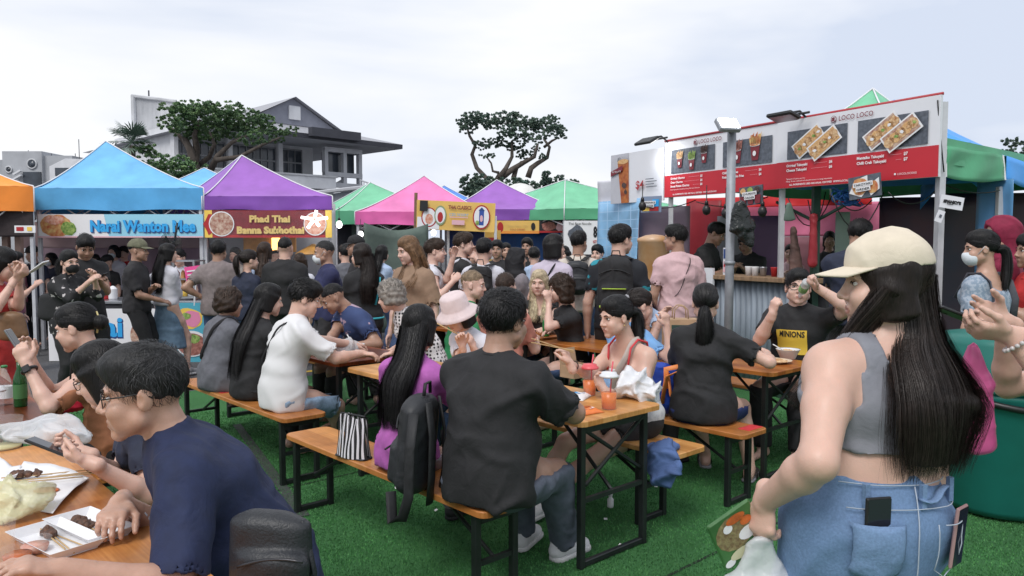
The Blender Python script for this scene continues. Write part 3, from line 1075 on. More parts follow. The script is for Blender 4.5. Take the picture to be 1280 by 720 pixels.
   if hair=='long':
    dn=-Z
    b0=HP(-0.055,0,0.01)
    b1=S.neck-hf0*0.075-nd*0.0+Z*0.01
    endp=S.neck-u2*min(hl,0.62)*s-fw2*(chd+0.03)-Z*0.0
    midp=S.neck-u2*hl*0.45*s-fw2*(chd+0.035)+lf2*(top or{}).get('hairx',0)*0.7
    endp=endp+lf2*(top or{}).get('hairx',0)
    wb=top.get('hairw',0.085)if top else 0.085
    st=[(b0,0.082,0.045),(b1,0.082,0.040),(midp,wb,0.034),(endp,wb*0.72,0.018)]
    tails.append(st)
    for sg in(1,-1):
     pr+=[ecap(HP(0.0,sg*0.068,0.045),HP(-0.025,sg*0.072,-0.075),hf,0.05,0.022,0.045,0.022,0.025)]
    if extra and 'front' in extra:
     for sg in extra['front']:
      sh=S.sL if sg>0 else S.sR
      q=S.neck+(sh-S.neck)*0.45+u2*0.04+fw2*0.03
      tails.append([(HP(0.0,sg*0.075,0.0),0.03,0.03),(q,0.035,0.028),(q-u2*hl*0.7*s+fw2*(chd+0.02),0.030,0.018)])
   if hair in('pony','bun'):
    tie=HP(-0.115,0,extra.get('tie',0.02)if extra else 0.02)
    pr+=nape[:0]
    if hair=='pony':
     pth=tie-hf0*0.035-Z*0.01
     tails.append([(tie+hf*0.02,0.026,0.026),(pth,0.030,0.026),(tie-hf0*0.045-Z*hl*0.5,0.044,0.030),(tie-hf0*(0.02)-Z*hl+lf_v*0.01,0.020,0.012)])
    else:
     pr+=[ell(tie-hf*0.01,HR,hr(0.04,0.045,0.042),0.01)]
   pr+=face
   if hair in('pony','bun'):pr+=ears+[ell(HP(0.035,0,-0.150),HR,hr(0.14,0.14,0.088),0.015,'s')]
   elif hair!='long':pr+=[ell(HP(0.06,0,-0.10),HR,hr(0.075,0.062,0.13),0.015,'s')]
   else:pr+=[ell(HP(0.06,0,-0.10),HR,hr(0.075,0.060,0.11),0.015,'s')]
  for st in tails:
   for(a,w1,d1),(b,w2,d2_)in zip(st[:-1],st[1:]):
    pr.append(ecap(a,b,hl_ if hair!='long' else lf2,w1*.82,d1*.82,w2*.76,d2_*.76,0.025))
  V,Q=field_mesh(pr,hh*1.15,smooth=1)
  n=vnormals(V,Q)
  lc_=(V-S.head)@HR
  if hair=='curly':
   V=V+n*(pnoise(V,130,seed)*0.010+pnoise(V,60,seed+3)*0.010)[:,None]
  else:
   q=np.stack([lc_[:,0]*0.5,lc_[:,1],lc_[:,2]*0.10],1)if hair not in('short','crop')else np.stack([lc_[:,0]*0.5,lc_[:,1],lc_[:,2]*0.5],1)
   V=V+n*(pnoise(q,170,seed)*(0.0022 if hair not in('short',)else 0.0035)+pnoise(q,420,seed+1)*0.0014)[:,None]
  ho=mesh_np('hair',V,Q,[hm[0]],root)
  # strands over the mass
  ns=nstr if nstr is not None else(2600 if d<2.75 else 1100 if d<4.4 else 520 if d<6.4 else 160)
  wst=0.0016 if d<2.75 else 0.0026 if d<4.4 else 0.004 if d<6.4 else 0.006
  if ns and hair!='none':
   def proj(D,kx=1.0):
    r=np.array((0.106+v,0.0835+v,0.094+v))*kx
    q=D/np.linalg.norm(D/r,axis=-1,keepdims=True)
    return q+np.array((-0.016,0,0.045))
   K=7
   D=R_.normal(size=(ns*3,3));D[:,2]+=0.35
   D/=np.linalg.norm(D,axis=1,keepdims=True)
   p0=proj(D)
   ok=((p0[:,0]-0.125)/0.094)**2+(p0[:,1]/0.088)**2+((p0[:,2]+0.05)/0.128)**2>1
   if hair in('short','crop','pony','bun'):
    ok&=((p0[:,0]-0.012)/0.040)**2+((np.abs(p0[:,1])-0.092)/0.034)**2+((p0[:,2]+0.025)/0.047)**2>1
    ok&=((p0[:,0]-0.035)/0.14)**2+(p0[:,1]/0.14)**2+((p0[:,2]+0.15)/0.105)**2>1
   D=D[ok][:ns];m_=len(D)
   if hair in('short','crop'):
    ln_=(0.045 if hair=='short' else 0.013)
    tgt=np.array((0.9,0.0,-0.25))[None,:]*np.where(D[:,2:3]>0.35,1,0)+np.array((-0.15,0,-1.0))[None,:]*np.where(D[:,2:3]>0.35,0.25,1)
    tgt=tgt+R_.normal(size=(m_,3))*0.35
    pts=[]
    dcur=D.copy()
    for k in range(K):
     lift=1.0+(0.05 if hair=='short' else 0.02)*math.sin(PI*min(1,(k+1)/K)*0.8)+(0.03*R_.random((m_,1))*k/K)
     pts.append(proj(dcur,1.0)*1.0+dcur*(lift-1)*0.16)
     dcur=dcur+tgt*(ln_/0.1/K)
     dcur/=np.linalg.norm(dcur,axis=1,keepdims=True)
    Pl=np.stack(pts,1)
   else:
    if hair in('pony','bun'):tg=np.array((-1.0,0,extra.get('tie',0.02)*6-0.3 if extra else-0.15))
    else:tg=None
    pts=[];dcur=D.copy()
    sgn=np.sign(D[:,1:2]+1e-6)
    for k in range(K):
     pts.append(proj(dcur,1.004))
     if tg is not None:aim=nrm(tg)[None,:]*np.ones((m_,1))
     else:aim=np.concatenate([np.full((m_,1),-0.45),sgn*0.75,np.full((m_,1),-0.9)],1)
     dcur=dcur+(aim-dcur)*(0.20 if hair in('pony','bun')else 0.15)
     dcur/=np.linalg.norm(dcur,axis=1,keepdims=True)
    Pl=np.stack(pts,1)
    if hair=='curly':Pl=Pl+R_.normal(size=Pl.shape)*0.008
   Pw=S.head+(Pl*hsz)@HR.T
   Ow=Pw-HP(-0.016,0,0.03)
   Pw=Pw+R_.normal(size=(m_,1,3))*0.0015
   Pr=np.array(root.location)
   ribs=[(Pw-Pr,Ow)]
   for st in tails:
    nt_=ns//(1 if len(tails)==1 else 2)
    Kt=14
    C=np.array([q[0]for q in st]);Wd=np.array([q[1]for q in st]);Dp=np.array([q[2]for q in st])
    tt=np.linspace(0,len(st)-1,Kt)
    def itp(A):
    # smooth interpolation through stations
     n_=len(A)
     o_=[]
     for t in tt:
      i=min(int(t),n_-2);u=t-i
      p0_,p1_,p2_,p3_=A[max(i-1,0)],A[i],A[i+1],A[min(i+2,n_-1)]
      o_.append(0.5*(2*p1_+(p2_-p0_)*u+(2*p0_-5*p1_+4*p2_-p3_)*u*u+(-p0_+3*p1_-3*p2_+p3_)*u**3))
     return np.array(o_)
    Cc,Wc,Dc=itp(C),itp(Wd),itp(Dp)
    ph=R_.random(nt_)*2*PI
    rad=0.74+0.36*R_.random(nt_)
    ex=R_.uniform(0.86,1.09,nt_)
    sd=hl_ if hair!='long' else lf2
    T=np.gradient(Cc,axis=0);T/=np.linalg.norm(T,axis=1,keepdims=True)
    Ot=np.cross(T,sd);Ot/=np.linalg.norm(Ot,axis=1,keepdims=True)
    Sd=np.cross(Ot,T)
    wob=R_.normal(size=(nt_,2))*0.012
    fr_=np.linspace(0,1,Kt)
    clump=np.sin(ph*7)[:,None]*0.16*fr_[None,:]
    cx=(np.cos(ph)*rad)[:,None]*(1+clump)*Wc[None]+wob[:,:1]*fr_[None]+(0.010+0.009*np.sin(ph*4))[:,None]*np.sin(fr_[None]*8+ph[:,None]*2.0)*fr_[None]**0.7+(R_.random(nt_)>0.95)[:,None]*R_.normal(size=(nt_,1))*0.03*fr_[None]**2
    cy=(np.sin(ph)*rad)[:,None]*Dc[None]+wob[:,1:]*fr_[None]*0.5
    Pt=Cc[None]+Sd[None]*cx[...,None]+Ot[None]*cy[...,None]
    Pt=Pt+(Pt[:,-1:]-Pt[:,-2:-1])*(fr_[None,:,None]**3)*((ex[:,None,None]-0.94)*12)
    Ou=Sd[None]*(np.cos(ph)/1)[:,None,None]+Ot[None]*(np.sin(ph))[:,None,None]
    ribs.append((Pt-Pr,Ou))
   for P2,O2 in ribs:
    if P2.shape[1]<3:continue
    o_=ribbons('strands',P2,R_.uniform(0.6,1.3,len(P2))*wst,O2,hm,None)
    o_.parent=ho
    o_['kind']='stuff'
 if glasses:
  gm=MB();gm.smooth()
  ex=surfx(0.034,0.0)+0.010
  for sg in(1,-1):
   ring=[]
   for i in range(21):
    a=2*PI*i/20
    ring.append(HP(ex-0.06*abs(math.cos(a))*0.05,sg*(0.034+0.026*abs(math.cos(a))**0.7*math.copysign(1,math.cos(a))),0.004+0.0185*abs(math.sin(a))**0.7*math.copysign(1,math.sin(a))))
   gm.tube(ring,0.0016 if d<3 else 0.0024,6,False)
   gm.tube([HP(ex-0.002,sg*0.060,0.012),HP(0.05,sg*0.079,0.014),HP(-0.005,sg*0.083,0.016),HP(-0.03,sg*0.080,-0.002)],[0.002,0.0022,0.0022,0.0018],6)
  gm.tube([HP(ex,0.009,0.010),HP(ex+0.005,0,0.013),HP(ex,-0.009,0.010)],0.0018,6)
  gm.build('glasses',glasses,root,world=True)
 if mask:
  pr=[ell(HP(0.060,0,-0.055),HR,hr(0.056,0.070,0.056),0.01),ell(HP(0.095,0,-0.035),HR,hr(0.026,0.03,0.032),0.02)]
  V,Q=field_mesh(pr,hh,[lambda X,Y,Z_,c=HP(0.03,0,0),n=-hf:(X-c[0])*n[0]+(Y-c[1])*n[1]+(Z_-c[2])*n[2],lambda X,Y,Z_,c=HP(0,0,-0.012),n=hu:(X-c[0])*n[0]+(Y-c[1])*n[1]+(Z_-c[2])*n[2]],1)
  mo=mesh_np('face_mask',V,Q,[mask],root)
  lp=MB();lp.smooth()
  for sg in(1,-1):
   lp.tube([p_-vec(root.location)for p_ in(HP(0.04,sg*0.068,-0.03),HP(0.0,sg*0.086,0.02),HP(-0.02,sg*0.085,0.0))],0.0022,5)
  lp.build('ear_loop',mask,mo)['kind']='stuff'
 if cap_:
  kind,cm=cap_
  if kind=='cap':
   pr=[ell(HP(-0.012,0,0.058),HR,hr(0.113,0.093,0.096),0.01)]
   V,Q=field_mesh(pr,hh,[lambda X,Y,Z_,c=HP(0,0,0.045),n=-(hu+hf*0.08):(X-c[0])*n[0]+(Y-c[1])*n[1]+(Z_-c[2])*n[2]],1)
   V=wrinkle(V,Q,0.003,seed,40)
   co_=mesh_np('cap',V,Q,[cm],root)
   b=MB();b.smooth()
   def brim(u_,v_):
    a=(u_-0.5)*2.1
    x0,y0=0.100*math.cos(a*1.05)-0.012,0.094*math.sin(a*1.05)
    ex_=0.085*math.cos(a*0.75)**0.5
    return tuple(HP(x0+v_*ex_,y0*(1-0.10*v_),0.052-0.16*(y0**2)*10*0.3-v_*0.022)-vec(root.location))
   b.sheet(brim,18,5,0.004)
   b.build('cap_brim',cm,root)
  elif kind=='bucket':
   b=MB();b.smooth()
   prof=[(0.045,0.165),(0.085,0.160),(0.100,0.145),(0.108,0.060),(0.112,0.052),(0.150,0.022),(0.170,0.004),(0.168,0.001),(0.108,0.046),(0.100,0.05)]
   b.lathe([(r*hsz,z*hsz)for r,z in prof],tuple(HP(-0.005,0,0)-vec(root.location)),28,R=Matrix(HR.tolist()))
   b.build('bucket_hat',cm,root)
  elif kind=='hijab':
   pr=[ell(HP(-0.014,0,0.035),HR,hr(0.118,0.098,0.108),0.02),ecap(HP(-0.03,0,-0.02),S.neck+u2*0.01,hl_,0.098,0.10,0.11,0.10,0.05),ecap(S.neck,S.chest+u2*0.03,lf2,0.13,0.11,0.17,chd+0.03,0.06,end=0.3),ell(HP(0.13,0,-0.012),HR,hr(0.085,0.062,0.085),0.015,'s')]
   V,Q=field_mesh(pr,hh*1.2,smooth=2)
   V=wrinkle(V,Q,0.006,seed,30)
   mesh_np('hijab',V,Q,[cm],root)
 S.root=root
 S.seed=seed
 return S
 # ================================================================ SETTING
def ground_mats():
 m=mat('asphalt',(0.085,0.085,0.09),0.9,'plain',60,0.25,0.4)
 t=bpy.data.materials.new('turf_base')
 t.use_nodes=True
 n,l,b=nodes_of(t)
 co=n.new('ShaderNodeTexCoord')
 a=n.new('ShaderNodeTexNoise');a.inputs['Scale'].default_value=240;a.inputs['Detail'].default_value=3
 c=n.new('ShaderNodeTexNoise');c.inputs['Scale'].default_value=0.9;c.inputs['Detail'].default_value=5
 l(co.outputs['Object'],a.inputs['Vector']);l(co.outputs['Object'],c.inputs['Vector'])
 ad=n.new('ShaderNodeMath');ad.operation='MULTIPLY_ADD';ad.inputs[1].default_value=0.55
 l(c.outputs['Fac'],ad.inputs[0]);
 s2=n.new('ShaderNodeMath');s2.operation='MULTIPLY';s2.inputs[1].default_value=0.5
 l(a.outputs['Fac'],s2.inputs[0]);l(s2.outputs[0],ad.inputs[2])
 r=n.new('ShaderNodeValToRGB')
 r.color_ramp.elements[0].position=0.32;r.color_ramp.elements[1].position=0.72
 r.color_ramp.elements[0].color=(0.028,0.125,0.034,1);r.color_ramp.elements[1].color=(0.075,0.27,0.082,1)
 l(ad.outputs[0],r.inputs['Fac']);l(r.outputs['Color'],b.inputs['Base Color'])
 b.inputs['Roughness'].default_value=0.9
 bu=n.new('ShaderNodeBump');bu.inputs['Strength'].default_value=1.0;bu.inputs['Distance'].default_value=0.012
 l(a.outputs['Fac'],bu.inputs['Height']);l(bu.outputs['Normal'],b.inputs['Normal'])
 return m,t
ASPH,TURF=ground_mats()
g_=MB().quad((-400,-60,-0.008),(400,-60,-0.008),(400,900,-0.008),(-400,900,-0.008)).build('ground',ASPH)
tag(g_,'grey asphalt of the open car park under the fair','ground',kind='structure')
TURF_A=6.05
def turf_poly():
 p=[rc(TURF_A,-9),rc(TURF_A,9),rc(-9,12),rc(-12,-9)]
 return p
tp=turf_poly()
t_=MB().prism([(p[0],p[1])for p in tp][::-1],-0.006,0.0).build('artificial_turf',TURF)
tag(t_,'green artificial turf laid under the benches','turf',kind='structure')
YEL=mat('yellow_paint',(0.55,0.36,0.04),0.7,'plain',20,0.3,0.2)
ym=MB()
a0,a1=rc(TURF_A+0.28,-7),rc(TURF_A+0.28,3)
ym.quad(tuple(a0+vec(0,0,-0.004)),tuple(a1+vec(0,0,-0.004)),tuple(a1+D1*0.1+vec(0,0,-0.004)),tuple(a0+D1*0.1+vec(0,0,-0.004)))
tag(ym.build('road_marking',YEL),'yellow line painted on the asphalt beyond the turf','road marking',kind='structure')
SEAM=mat('seam_dark',(0.006,0.018,0.008),0.95)
sm=MB()
def seam(p,q,w=0.018):
 p=vec(p);q=vec(q);s=nrm(np.cross(q-p,(0,0,1)))*w/2
 z=vec(0,0,0.003)
 sm.quad(tuple(p-s+z),tuple(p+s+z),tuple(q+s+z),tuple(q-s+z))
for px_,py_ in((895,691),(440,592)):
 gp=G(px_,py_)
 b_=(gp-ORG)@D1
 seam(rc(b_,-5),rc(b_,7))
tag(sm.build('turf_seam',SEAM),'dark seams between the strips of turf','seam',kind='structure')
# blades of turf
GM=[mat('blade_green',(0.054,0.21,0.058),0.7,'plain',2.0,0.3,0),mat('blade_light',(0.09,0.28,0.08),0.7,'plain',2.0,0.3,0),mat('blade_dark',(0.034,0.145,0.042),0.7,'plain',2.0,0.3,0)]
n_=300000
yy=2.7+(rng.random(n_)**1.15)*4.6
xx=(rng.random(n_)-0.5)*2*0.70*yy
Pb=np.stack([xx,yy,np.zeros(n_)],1)
an=rng.random(n_)*6.283
hh_=0.005+0.007*rng.random(n_)
wd_=0.0014+0.00045*yy
dv=np.stack([np.cos(an),np.sin(an),np.zeros(n_)],1)
tip=Pb+np.stack([-np.sin(an),np.cos(an),np.zeros(n_)],1)*(hh_*rng.uniform(-.6,.6,n_))[:,None]
tip[:,2]+=hh_
Vb=np.stack([Pb-dv*wd_[:,None],Pb+dv*wd_[:,None],tip],1).reshape(-1,3)
Vb[:,2]+=0.0008
go=mesh_np('grass',Vb,np.arange(n_*3).reshape(-1,3),GM,None,rng.choice(3,n_,p=[.5,.2,.3]),smooth=False)
tag(go,'short plastic blades of the green artificial turf','grass',kind='stuff')
# ---------------------------------------------------------------- foliage
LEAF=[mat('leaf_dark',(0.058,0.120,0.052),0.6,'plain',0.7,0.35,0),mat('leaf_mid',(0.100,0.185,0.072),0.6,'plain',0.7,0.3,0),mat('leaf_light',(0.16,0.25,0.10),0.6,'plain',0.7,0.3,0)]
LEAFB=[mat('leaf_hazed_dark',(0.070,0.120,0.096),0.65,'plain',0.7,0.35,0),mat('leaf_hazed',(0.115,0.175,0.130),0.65,'plain',0.7,0.3,0),mat('leaf_hazed_light',(0.15,0.21,0.15),0.65,'plain',0.7,0.3,0)]  # bluish leaf tones, lightened to put distance haze into the colour
BARK=mat('bark',(0.085,0.07,0.06),0.9,'plain',6,0.35,0.5,stretch=(1,1,.2))
def leaves(name,clumps,dens,size,mats,parent,flat=0.75):
 """clumps: (centre, (rx,ry,rz)); leaf-sized quads scattered through uneven sub-clumps"""
 Vs=[];M=[]
 for c,r in clumps:
  n=int(dens*(r[0]*r[2]))
  n=int(n*6.5)
  ns=max(14,n//34)
  sd=rng.normal(size=(ns,3));sd/=np.linalg.norm(sd,axis=1,keepdims=True)
  sc=c+sd*np.array(r)*(rng.random((ns,1))**0.45)*1.02
  sr=rng.uniform(0.06,0.15,ns)*(r[0]*r[2])**0.5
  k=rng.integers(0,ns,n)
  d=rng.normal(size=(n,3));d/=np.linalg.norm(d,axis=1,keepdims=True)
  p=sc[k]+d*(sr[k]*rng.random(n)**0.4)[:,None]*np.array((1.25,1.25,flat))
  u=rng.normal(size=(n,3));u/=np.linalg.norm(u,axis=1,keepdims=True)
  w=np.cross(u,rng.normal(size=(n,3)));w/=np.linalg.norm(w,axis=1,keepdims=True)
  s=size*rng.uniform(0.6,1.3,(n,1))
  Vs.append(np.stack([p-u*s*.5,p+w*s*.28,p+u*s*.5,p-w*s*.28],1).reshape(-1,3))
  tone=rng.random(ns)
  M.append(np.clip((tone[k]*2.2+rng.normal(size=n)*0.45).astype(int),0,2))
 V=np.concatenate(Vs)
 o=mesh_np(name,V,np.arange(len(V)).reshape(-1,4),mats,parent,np.concatenate(M),smooth=False)
 o['kind']='stuff'
 return o
def Wz(px,py,d):return W(px,py,d)
def tree(label,base,limbs,clumps,dens,size,mats=LEAF,cat='tree',group=None,name='tree',trunk_r=0.3):
 root=empty(name,(base[0],base[1],0),label,cat,group)
 for i,(pts,r0,r1)in enumerate(limbs):
  b=MB();b.smooth()
  n=len(pts)
  b.tube(pts,[r0+(r1-r0)*k/(n-1)for k in range(n)],8)
  b.build('trunk' if i==0 else 'limb',BARK,root,world=True)
 leaves('crown',clumps,dens,size,mats,root)
 return root
def px_path(pts,d,jit=0.0):
 return[W(x,y,d+random.uniform(-jit,jit))for x,y in pts]
def px_clumps(lst,d,dy=1.0):
 o=[]
 for x,y,rx,ry in lst:
  k=d/FPX
  o.append((W(x,y,d+random.uniform(-dy,dy)),(rx*k,rx*k*0.9,ry*k)))
 return o
 # umbrella-crowned tree in the middle
d_=60
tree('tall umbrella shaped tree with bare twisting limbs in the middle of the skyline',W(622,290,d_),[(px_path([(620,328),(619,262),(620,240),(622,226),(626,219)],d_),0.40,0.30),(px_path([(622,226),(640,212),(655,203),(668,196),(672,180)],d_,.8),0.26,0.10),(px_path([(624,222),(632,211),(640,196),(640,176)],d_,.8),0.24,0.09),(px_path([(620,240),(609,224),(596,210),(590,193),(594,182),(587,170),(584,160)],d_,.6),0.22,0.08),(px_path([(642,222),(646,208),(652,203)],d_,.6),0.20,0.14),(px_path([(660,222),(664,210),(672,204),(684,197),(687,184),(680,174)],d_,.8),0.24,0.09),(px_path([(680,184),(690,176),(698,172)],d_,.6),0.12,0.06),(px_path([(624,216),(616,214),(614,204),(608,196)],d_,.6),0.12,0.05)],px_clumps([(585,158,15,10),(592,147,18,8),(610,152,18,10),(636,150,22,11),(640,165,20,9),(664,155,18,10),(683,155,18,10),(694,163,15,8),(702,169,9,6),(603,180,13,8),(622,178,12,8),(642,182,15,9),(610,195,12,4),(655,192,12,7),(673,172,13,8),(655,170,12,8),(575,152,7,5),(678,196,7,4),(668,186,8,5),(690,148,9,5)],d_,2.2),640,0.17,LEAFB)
d_=55
for lb,cl,dn in(('round dark tree behind the pink and purple tents',[(598,229,24,12),(590,240,20,10),(610,238,22,14),(575,244,12,7)],700),('low bank of green trees behind the purple tents',[(642,232,22,12),(660,238,24,12),(700,232,24,13),(640,244,30,10),(690,245,36,10)],600),('narrow pointed dark tree behind the green tent',[(683,219,7,8),(683,230,9,11),(684,244,10,10)],900),('leafy tree sloping down towards the tea sign',[(715,230,12,8),(722,238,12,7),(735,244,12,5),(712,240,16,10)],600)):
 bx=cl[-1][0]
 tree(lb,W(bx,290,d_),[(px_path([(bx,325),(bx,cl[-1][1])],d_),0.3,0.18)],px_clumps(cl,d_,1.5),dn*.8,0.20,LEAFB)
 # trees in front of the clubhouse
d_=34
tree('wide spreading tree in front of the clubhouse windows',W(246,290,d_),[(px_path([(246,330),(245,230),(243,205),(238,188),(230,172)],d_),0.30,0.12),(px_path([(243,205),(246,186),(243,168),(250,150)],d_,.5),0.2,0.06),(px_path([(238,188),(226,172),(215,160)],d_,.5),0.13,0.05),(px_path([(262,215),(272,195),(290,178),(312,168)],d_,.5),0.16,0.05),(px_path([(244,210),(262,196),(268,180),(262,165)],d_,.5),0.14,0.05),(px_path([(270,200),(300,196),(330,180),(350,172)],d_,.5),0.12,0.04)],px_clumps([(228,138,28,13),(215,155,20,10),(245,142,32,15),(275,140,30,15),(240,160,28,13),(268,158,28,15),(300,148,28,15),(322,152,24,13),(296,164,30,12),(258,172,26,9),(318,172,24,9),(335,160,22,9),(352,166,20,8),(366,162,10,5),(345,174,16,5),(260,170,14,6),(205,150,10,6)],d_,1.8),1000,0.105,LEAF)
tree('dense dark shrubs massed below the clubhouse on the left',W(225,290,31),[(px_path([(225,325),(222,215)],31),0.2,0.1)],px_clumps([(190,196,18,14),(215,208,26,15),(242,214,24,13),(200,216,30,14),(228,228,36,13),(180,186,14,10),(258,222,16,12),(160,208,14,10)],31,1.2),1000,0.11,LEAF,'bush',name='bush')
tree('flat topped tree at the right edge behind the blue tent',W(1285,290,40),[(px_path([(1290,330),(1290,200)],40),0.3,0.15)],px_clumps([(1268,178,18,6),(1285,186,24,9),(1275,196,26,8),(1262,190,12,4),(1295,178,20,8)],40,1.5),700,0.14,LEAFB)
# palm
d_=30
pb=W(166,200,d_)
palm=empty('palm_tree',(pb[0],pb[1],0),'fan palm with spiky fronds beside the concrete tower','palm')
b=MB();b.smooth();b.tube([W(166,330,d_),W(166,240,d_),W(165,182,d_)],[0.16,0.14,0.12],8)
b.build('trunk',BARK,palm,world=True)
ctr=W(165,178,d_)
for i in range(26):
 az=rng.random()*6.28;el=rng.uniform(-0.75,1.35)
 dr=vec(math.cos(az)*math.cos(el),math.sin(az)*math.cos(el),math.sin(el))
 sd=nrm(np.cross(dr,(0,0,1))+1e-6)
 up_=np.cross(sd,dr)
 L=rng.uniform(1.0,1.4)
 f=MB()
 hub=ctr+dr*0.30*L
 f.tube([ctr,hub],0.02,5)
 for k in range(11):
  a=(k-5)/5*1.25
  t_d=nrm(dr*math.cos(a)+sd*math.sin(a))
  tp_=hub+t_d*0.55*L*(1-0.15*abs(a))+vec(0,0,-0.10)
  md_=hub+t_d*0.30*L
  w=np.cross(t_d,up_)*0.030
  f.add([hub,md_-w,tp_,md_+w],[(0,1,2,3)])
 f.build('frond',LEAFB[i%2],palm,world=True)
 # ---------------------------------------------------------------- buildings
CONC=mat('concrete_white',(0.52,0.53,0.55),0.85,'plain',1.2,0.14,0.1)
STRK=mat('concrete_streaked',(0.28,0.29,0.31),0.9,'plain',1.1,0.0,0.1,col2=(0.62,0.63,0.65),stretch=(1,1,.22))
ROOF=mat('roof_grey',(0.34,0.345,0.375),0.8,'plain',6,0.12,0.2,stretch=(1,1,5))
GABL=mat('gable_grey',(0.24,0.25,0.30),0.85,'plain',3,0.08,0.1)
FASC=mat('fascia_dark',(0.045,0.047,0.06),0.7,'plain',3,0.1,0)
GLAS=mat('window_dark',(0.05,0.06,0.075),0.12,'plain',1.0,0.4,0)
FRAM=mat('window_frame',(0.23,0.24,0.26),0.5,'flat')
WHT=mat('white_render',(0.66,0.67,0.70),0.8,'plain',2.0,0.08,0.1)
CORR=mat('corrugated_wall',(0.20,0.215,0.25),0.7,'plain',30,0.15,0.4,stretch=(1,1,.02))
SOFF=mat('soffit_grey',(0.42,0.43,0.46),0.9,'plain',2,0.08,0)
BU=vec(.70,.714,0);BN=vec(.714,-.70,0);BO=vec(-13,43,0)
RB=Matrix((tuple(BU),tuple(-BN),(0,0,1))).transposed()
d0=45.0
def X_(px,d=d0):return(px-640)*d/FPX
def Z_(py,d=d0):return W(640,py,d)[2]
def bt_(px):
 q=(px-640)/FPX
 return(43*q+13)/(.70-.714*q)
def BP(px,z,out=0.0):return BO+BU*bt_(px)+BN*out+vec(0,0,z)
ch=empty('clubhouse',tuple(BP(340,0)),'large clubhouse with grey gabled roof and glazed upper floor','building')
def bbox(px0,px1,z0,z1,out0,out1,mb=None):
 mb=mb or MB()
 t0,t1=bt_(px0),bt_(px1)
 c=BO+BU*(t0+t1)/2+BN*(out0+out1)/2+vec(0,0,(z0+z1)/2)
 mb.box(tuple(c),(t1-t0,abs(out1-out0),z1-z0),R=RB)
 return mb
zf,zt_=5.55,7.15
bbox(243,449,0,zf-.02,-3,-12).build('wall',WHT,ch,world=True)
bbox(243,420,zf-.02,7.9,-2.4,-11).build('wall',WHT,ch,world=True)
for x0,x1 in((268,307),(316,371),(378,404),(246,262)):
 fo=bbox(x0,x1,zf,zt_,-2.4,-2.25).build('window',GLAS,ch,world=True)
 f=MB()
 n=max(2,int(round((x1-x0)/9.5)))
 for i in range(n+1):
  xx=x0+(x1-x0)*i/n
  bbox(xx-.35,xx+.35,zf,zt_,-2.25,-2.17,f)
 for q in(0.02,0.5,0.98):
  zc_=zf+(zt_-zf)*q
  bbox(x0,x1,zc_-.045,zc_+.045,-2.25,-2.185,f)
 L=ch.location
 f.v=[(p[0]-L[0],p[1]-L[1],p[2]-L[2])for p in f.v]
 f.build('window_frame',FRAM,fo)['kind']='stuff'
for x0 in(265,311.5,374.5,243):
 bbox(x0-2.6,x0+2.6,zf,zt_+.3,-2.4,-1.9).build('column',WHT,ch,world=True)
bbox(240,419,4.72,5.40,-3.1,.2).build('balcony',WHT,ch,world=True)
bbox(240,421,5.402,5.50,-3.0,.28).build('balcony_rail',CONC,ch,world=True)
lw=bbox(300,409,3.4,4.70,-2.98,-2.9).build('window',GLAS,ch,world=True)
f=MB()
for i in range(10):
 bbox(302+i*11.2,303+i*11.2,3.4,4.70,-2.9,-2.84,f)
f.v=[(p[0]-ch.location[0],p[1]-ch.location[1],p[2]-ch.location[2])for p in f.v]
f.build('window_frame',FRAM,lw)['kind']='stuff'
gl,gr,ap=BP(326,8.45,-1.2),BP(436,8.38,-1.2),BP(383,9.95,-1.2)
bk_=-BN*14
b=MB();b.add([ap,gl,gr],[(0,1,2)]);b.build('gable',GABL,ch,world=True)
bbox(377,391,8.72,9.5,-1.2,-1.08).build('vent_panel',WHT,ch,world=True)
el_,er_=BP(232,7.68,1.2),BP(490,7.62,1.2)
b=MB();ea=BN*.35+vec(0,0,.05)
b.add([ap+ea,gr+ea+BU*.3-vec(0,0,.1),gr+bk_+BU*.3-vec(0,0,.1),ap+bk_],[(0,1,2,3)])
b.add([ap+ea,ap+bk_,gl+bk_-BU*.3-vec(0,0,.1),gl+ea-BU*.3-vec(0,0,.1)],[(0,1,2,3)])
b.add([gl-BU*1.2,gr-BN*.1,er_,el_],[(3,2,1,0)])
b.add([gr-BN*.1,gr+bk_,er_+bk_*1.2,er_],[(0,3,2,1)])
b.build('roof',ROOF,ch,world=True)
b=MB();dn=vec(0,0,-.26)-BN*.02
b.add([el_,er_,er_+dn,el_+dn],[(0,3,2,1)]);b.add([er_,er_+bk_*1.2,er_+bk_*1.2+dn,er_+dn],[(0,3,2,1)])
b.build('fascia',FASC,ch,world=True)
bbox(374,434,7.50,7.98,1.2,1.6).build('awning',FASC,ch,world=True)
b=MB();b.add([el_+dn*1.02,er_+dn*1.02,er_+bk_*1.2+dn,el_+bk_*1.2+dn],[(3,2,1,0)]);b.build('soffit',SOFF,ch,world=True)
b=MB()
for px_ in(409,432,451):
 bbox(px_-2,px_+2,3.4,7.1,-.2,0.1,b)
for z in(7.05,5.62,5.0):
 bbox(407,453,z-.13,z+.13,-.22,.12,b)
bbox(411,449,3.4,3.6,-1,-.8,b)
b.build('stair_frame',SOFF,ch,world=True)['kind']='stuff'
bbox(411,450,5.75,6.95,-.6,-.5).build('window',GLAS,ch,world=True)
for sg_ in(-1,1):
 b=MB();c_=BP(424+sg_*3,4.6-.35*sg_,-.3);b.box(tuple(c_),(2.0,.2,.15),R=RB@Matrix.Rotation(.5*sg_,3,'Y'));b.build('stair',SOFF,ch,world=True)
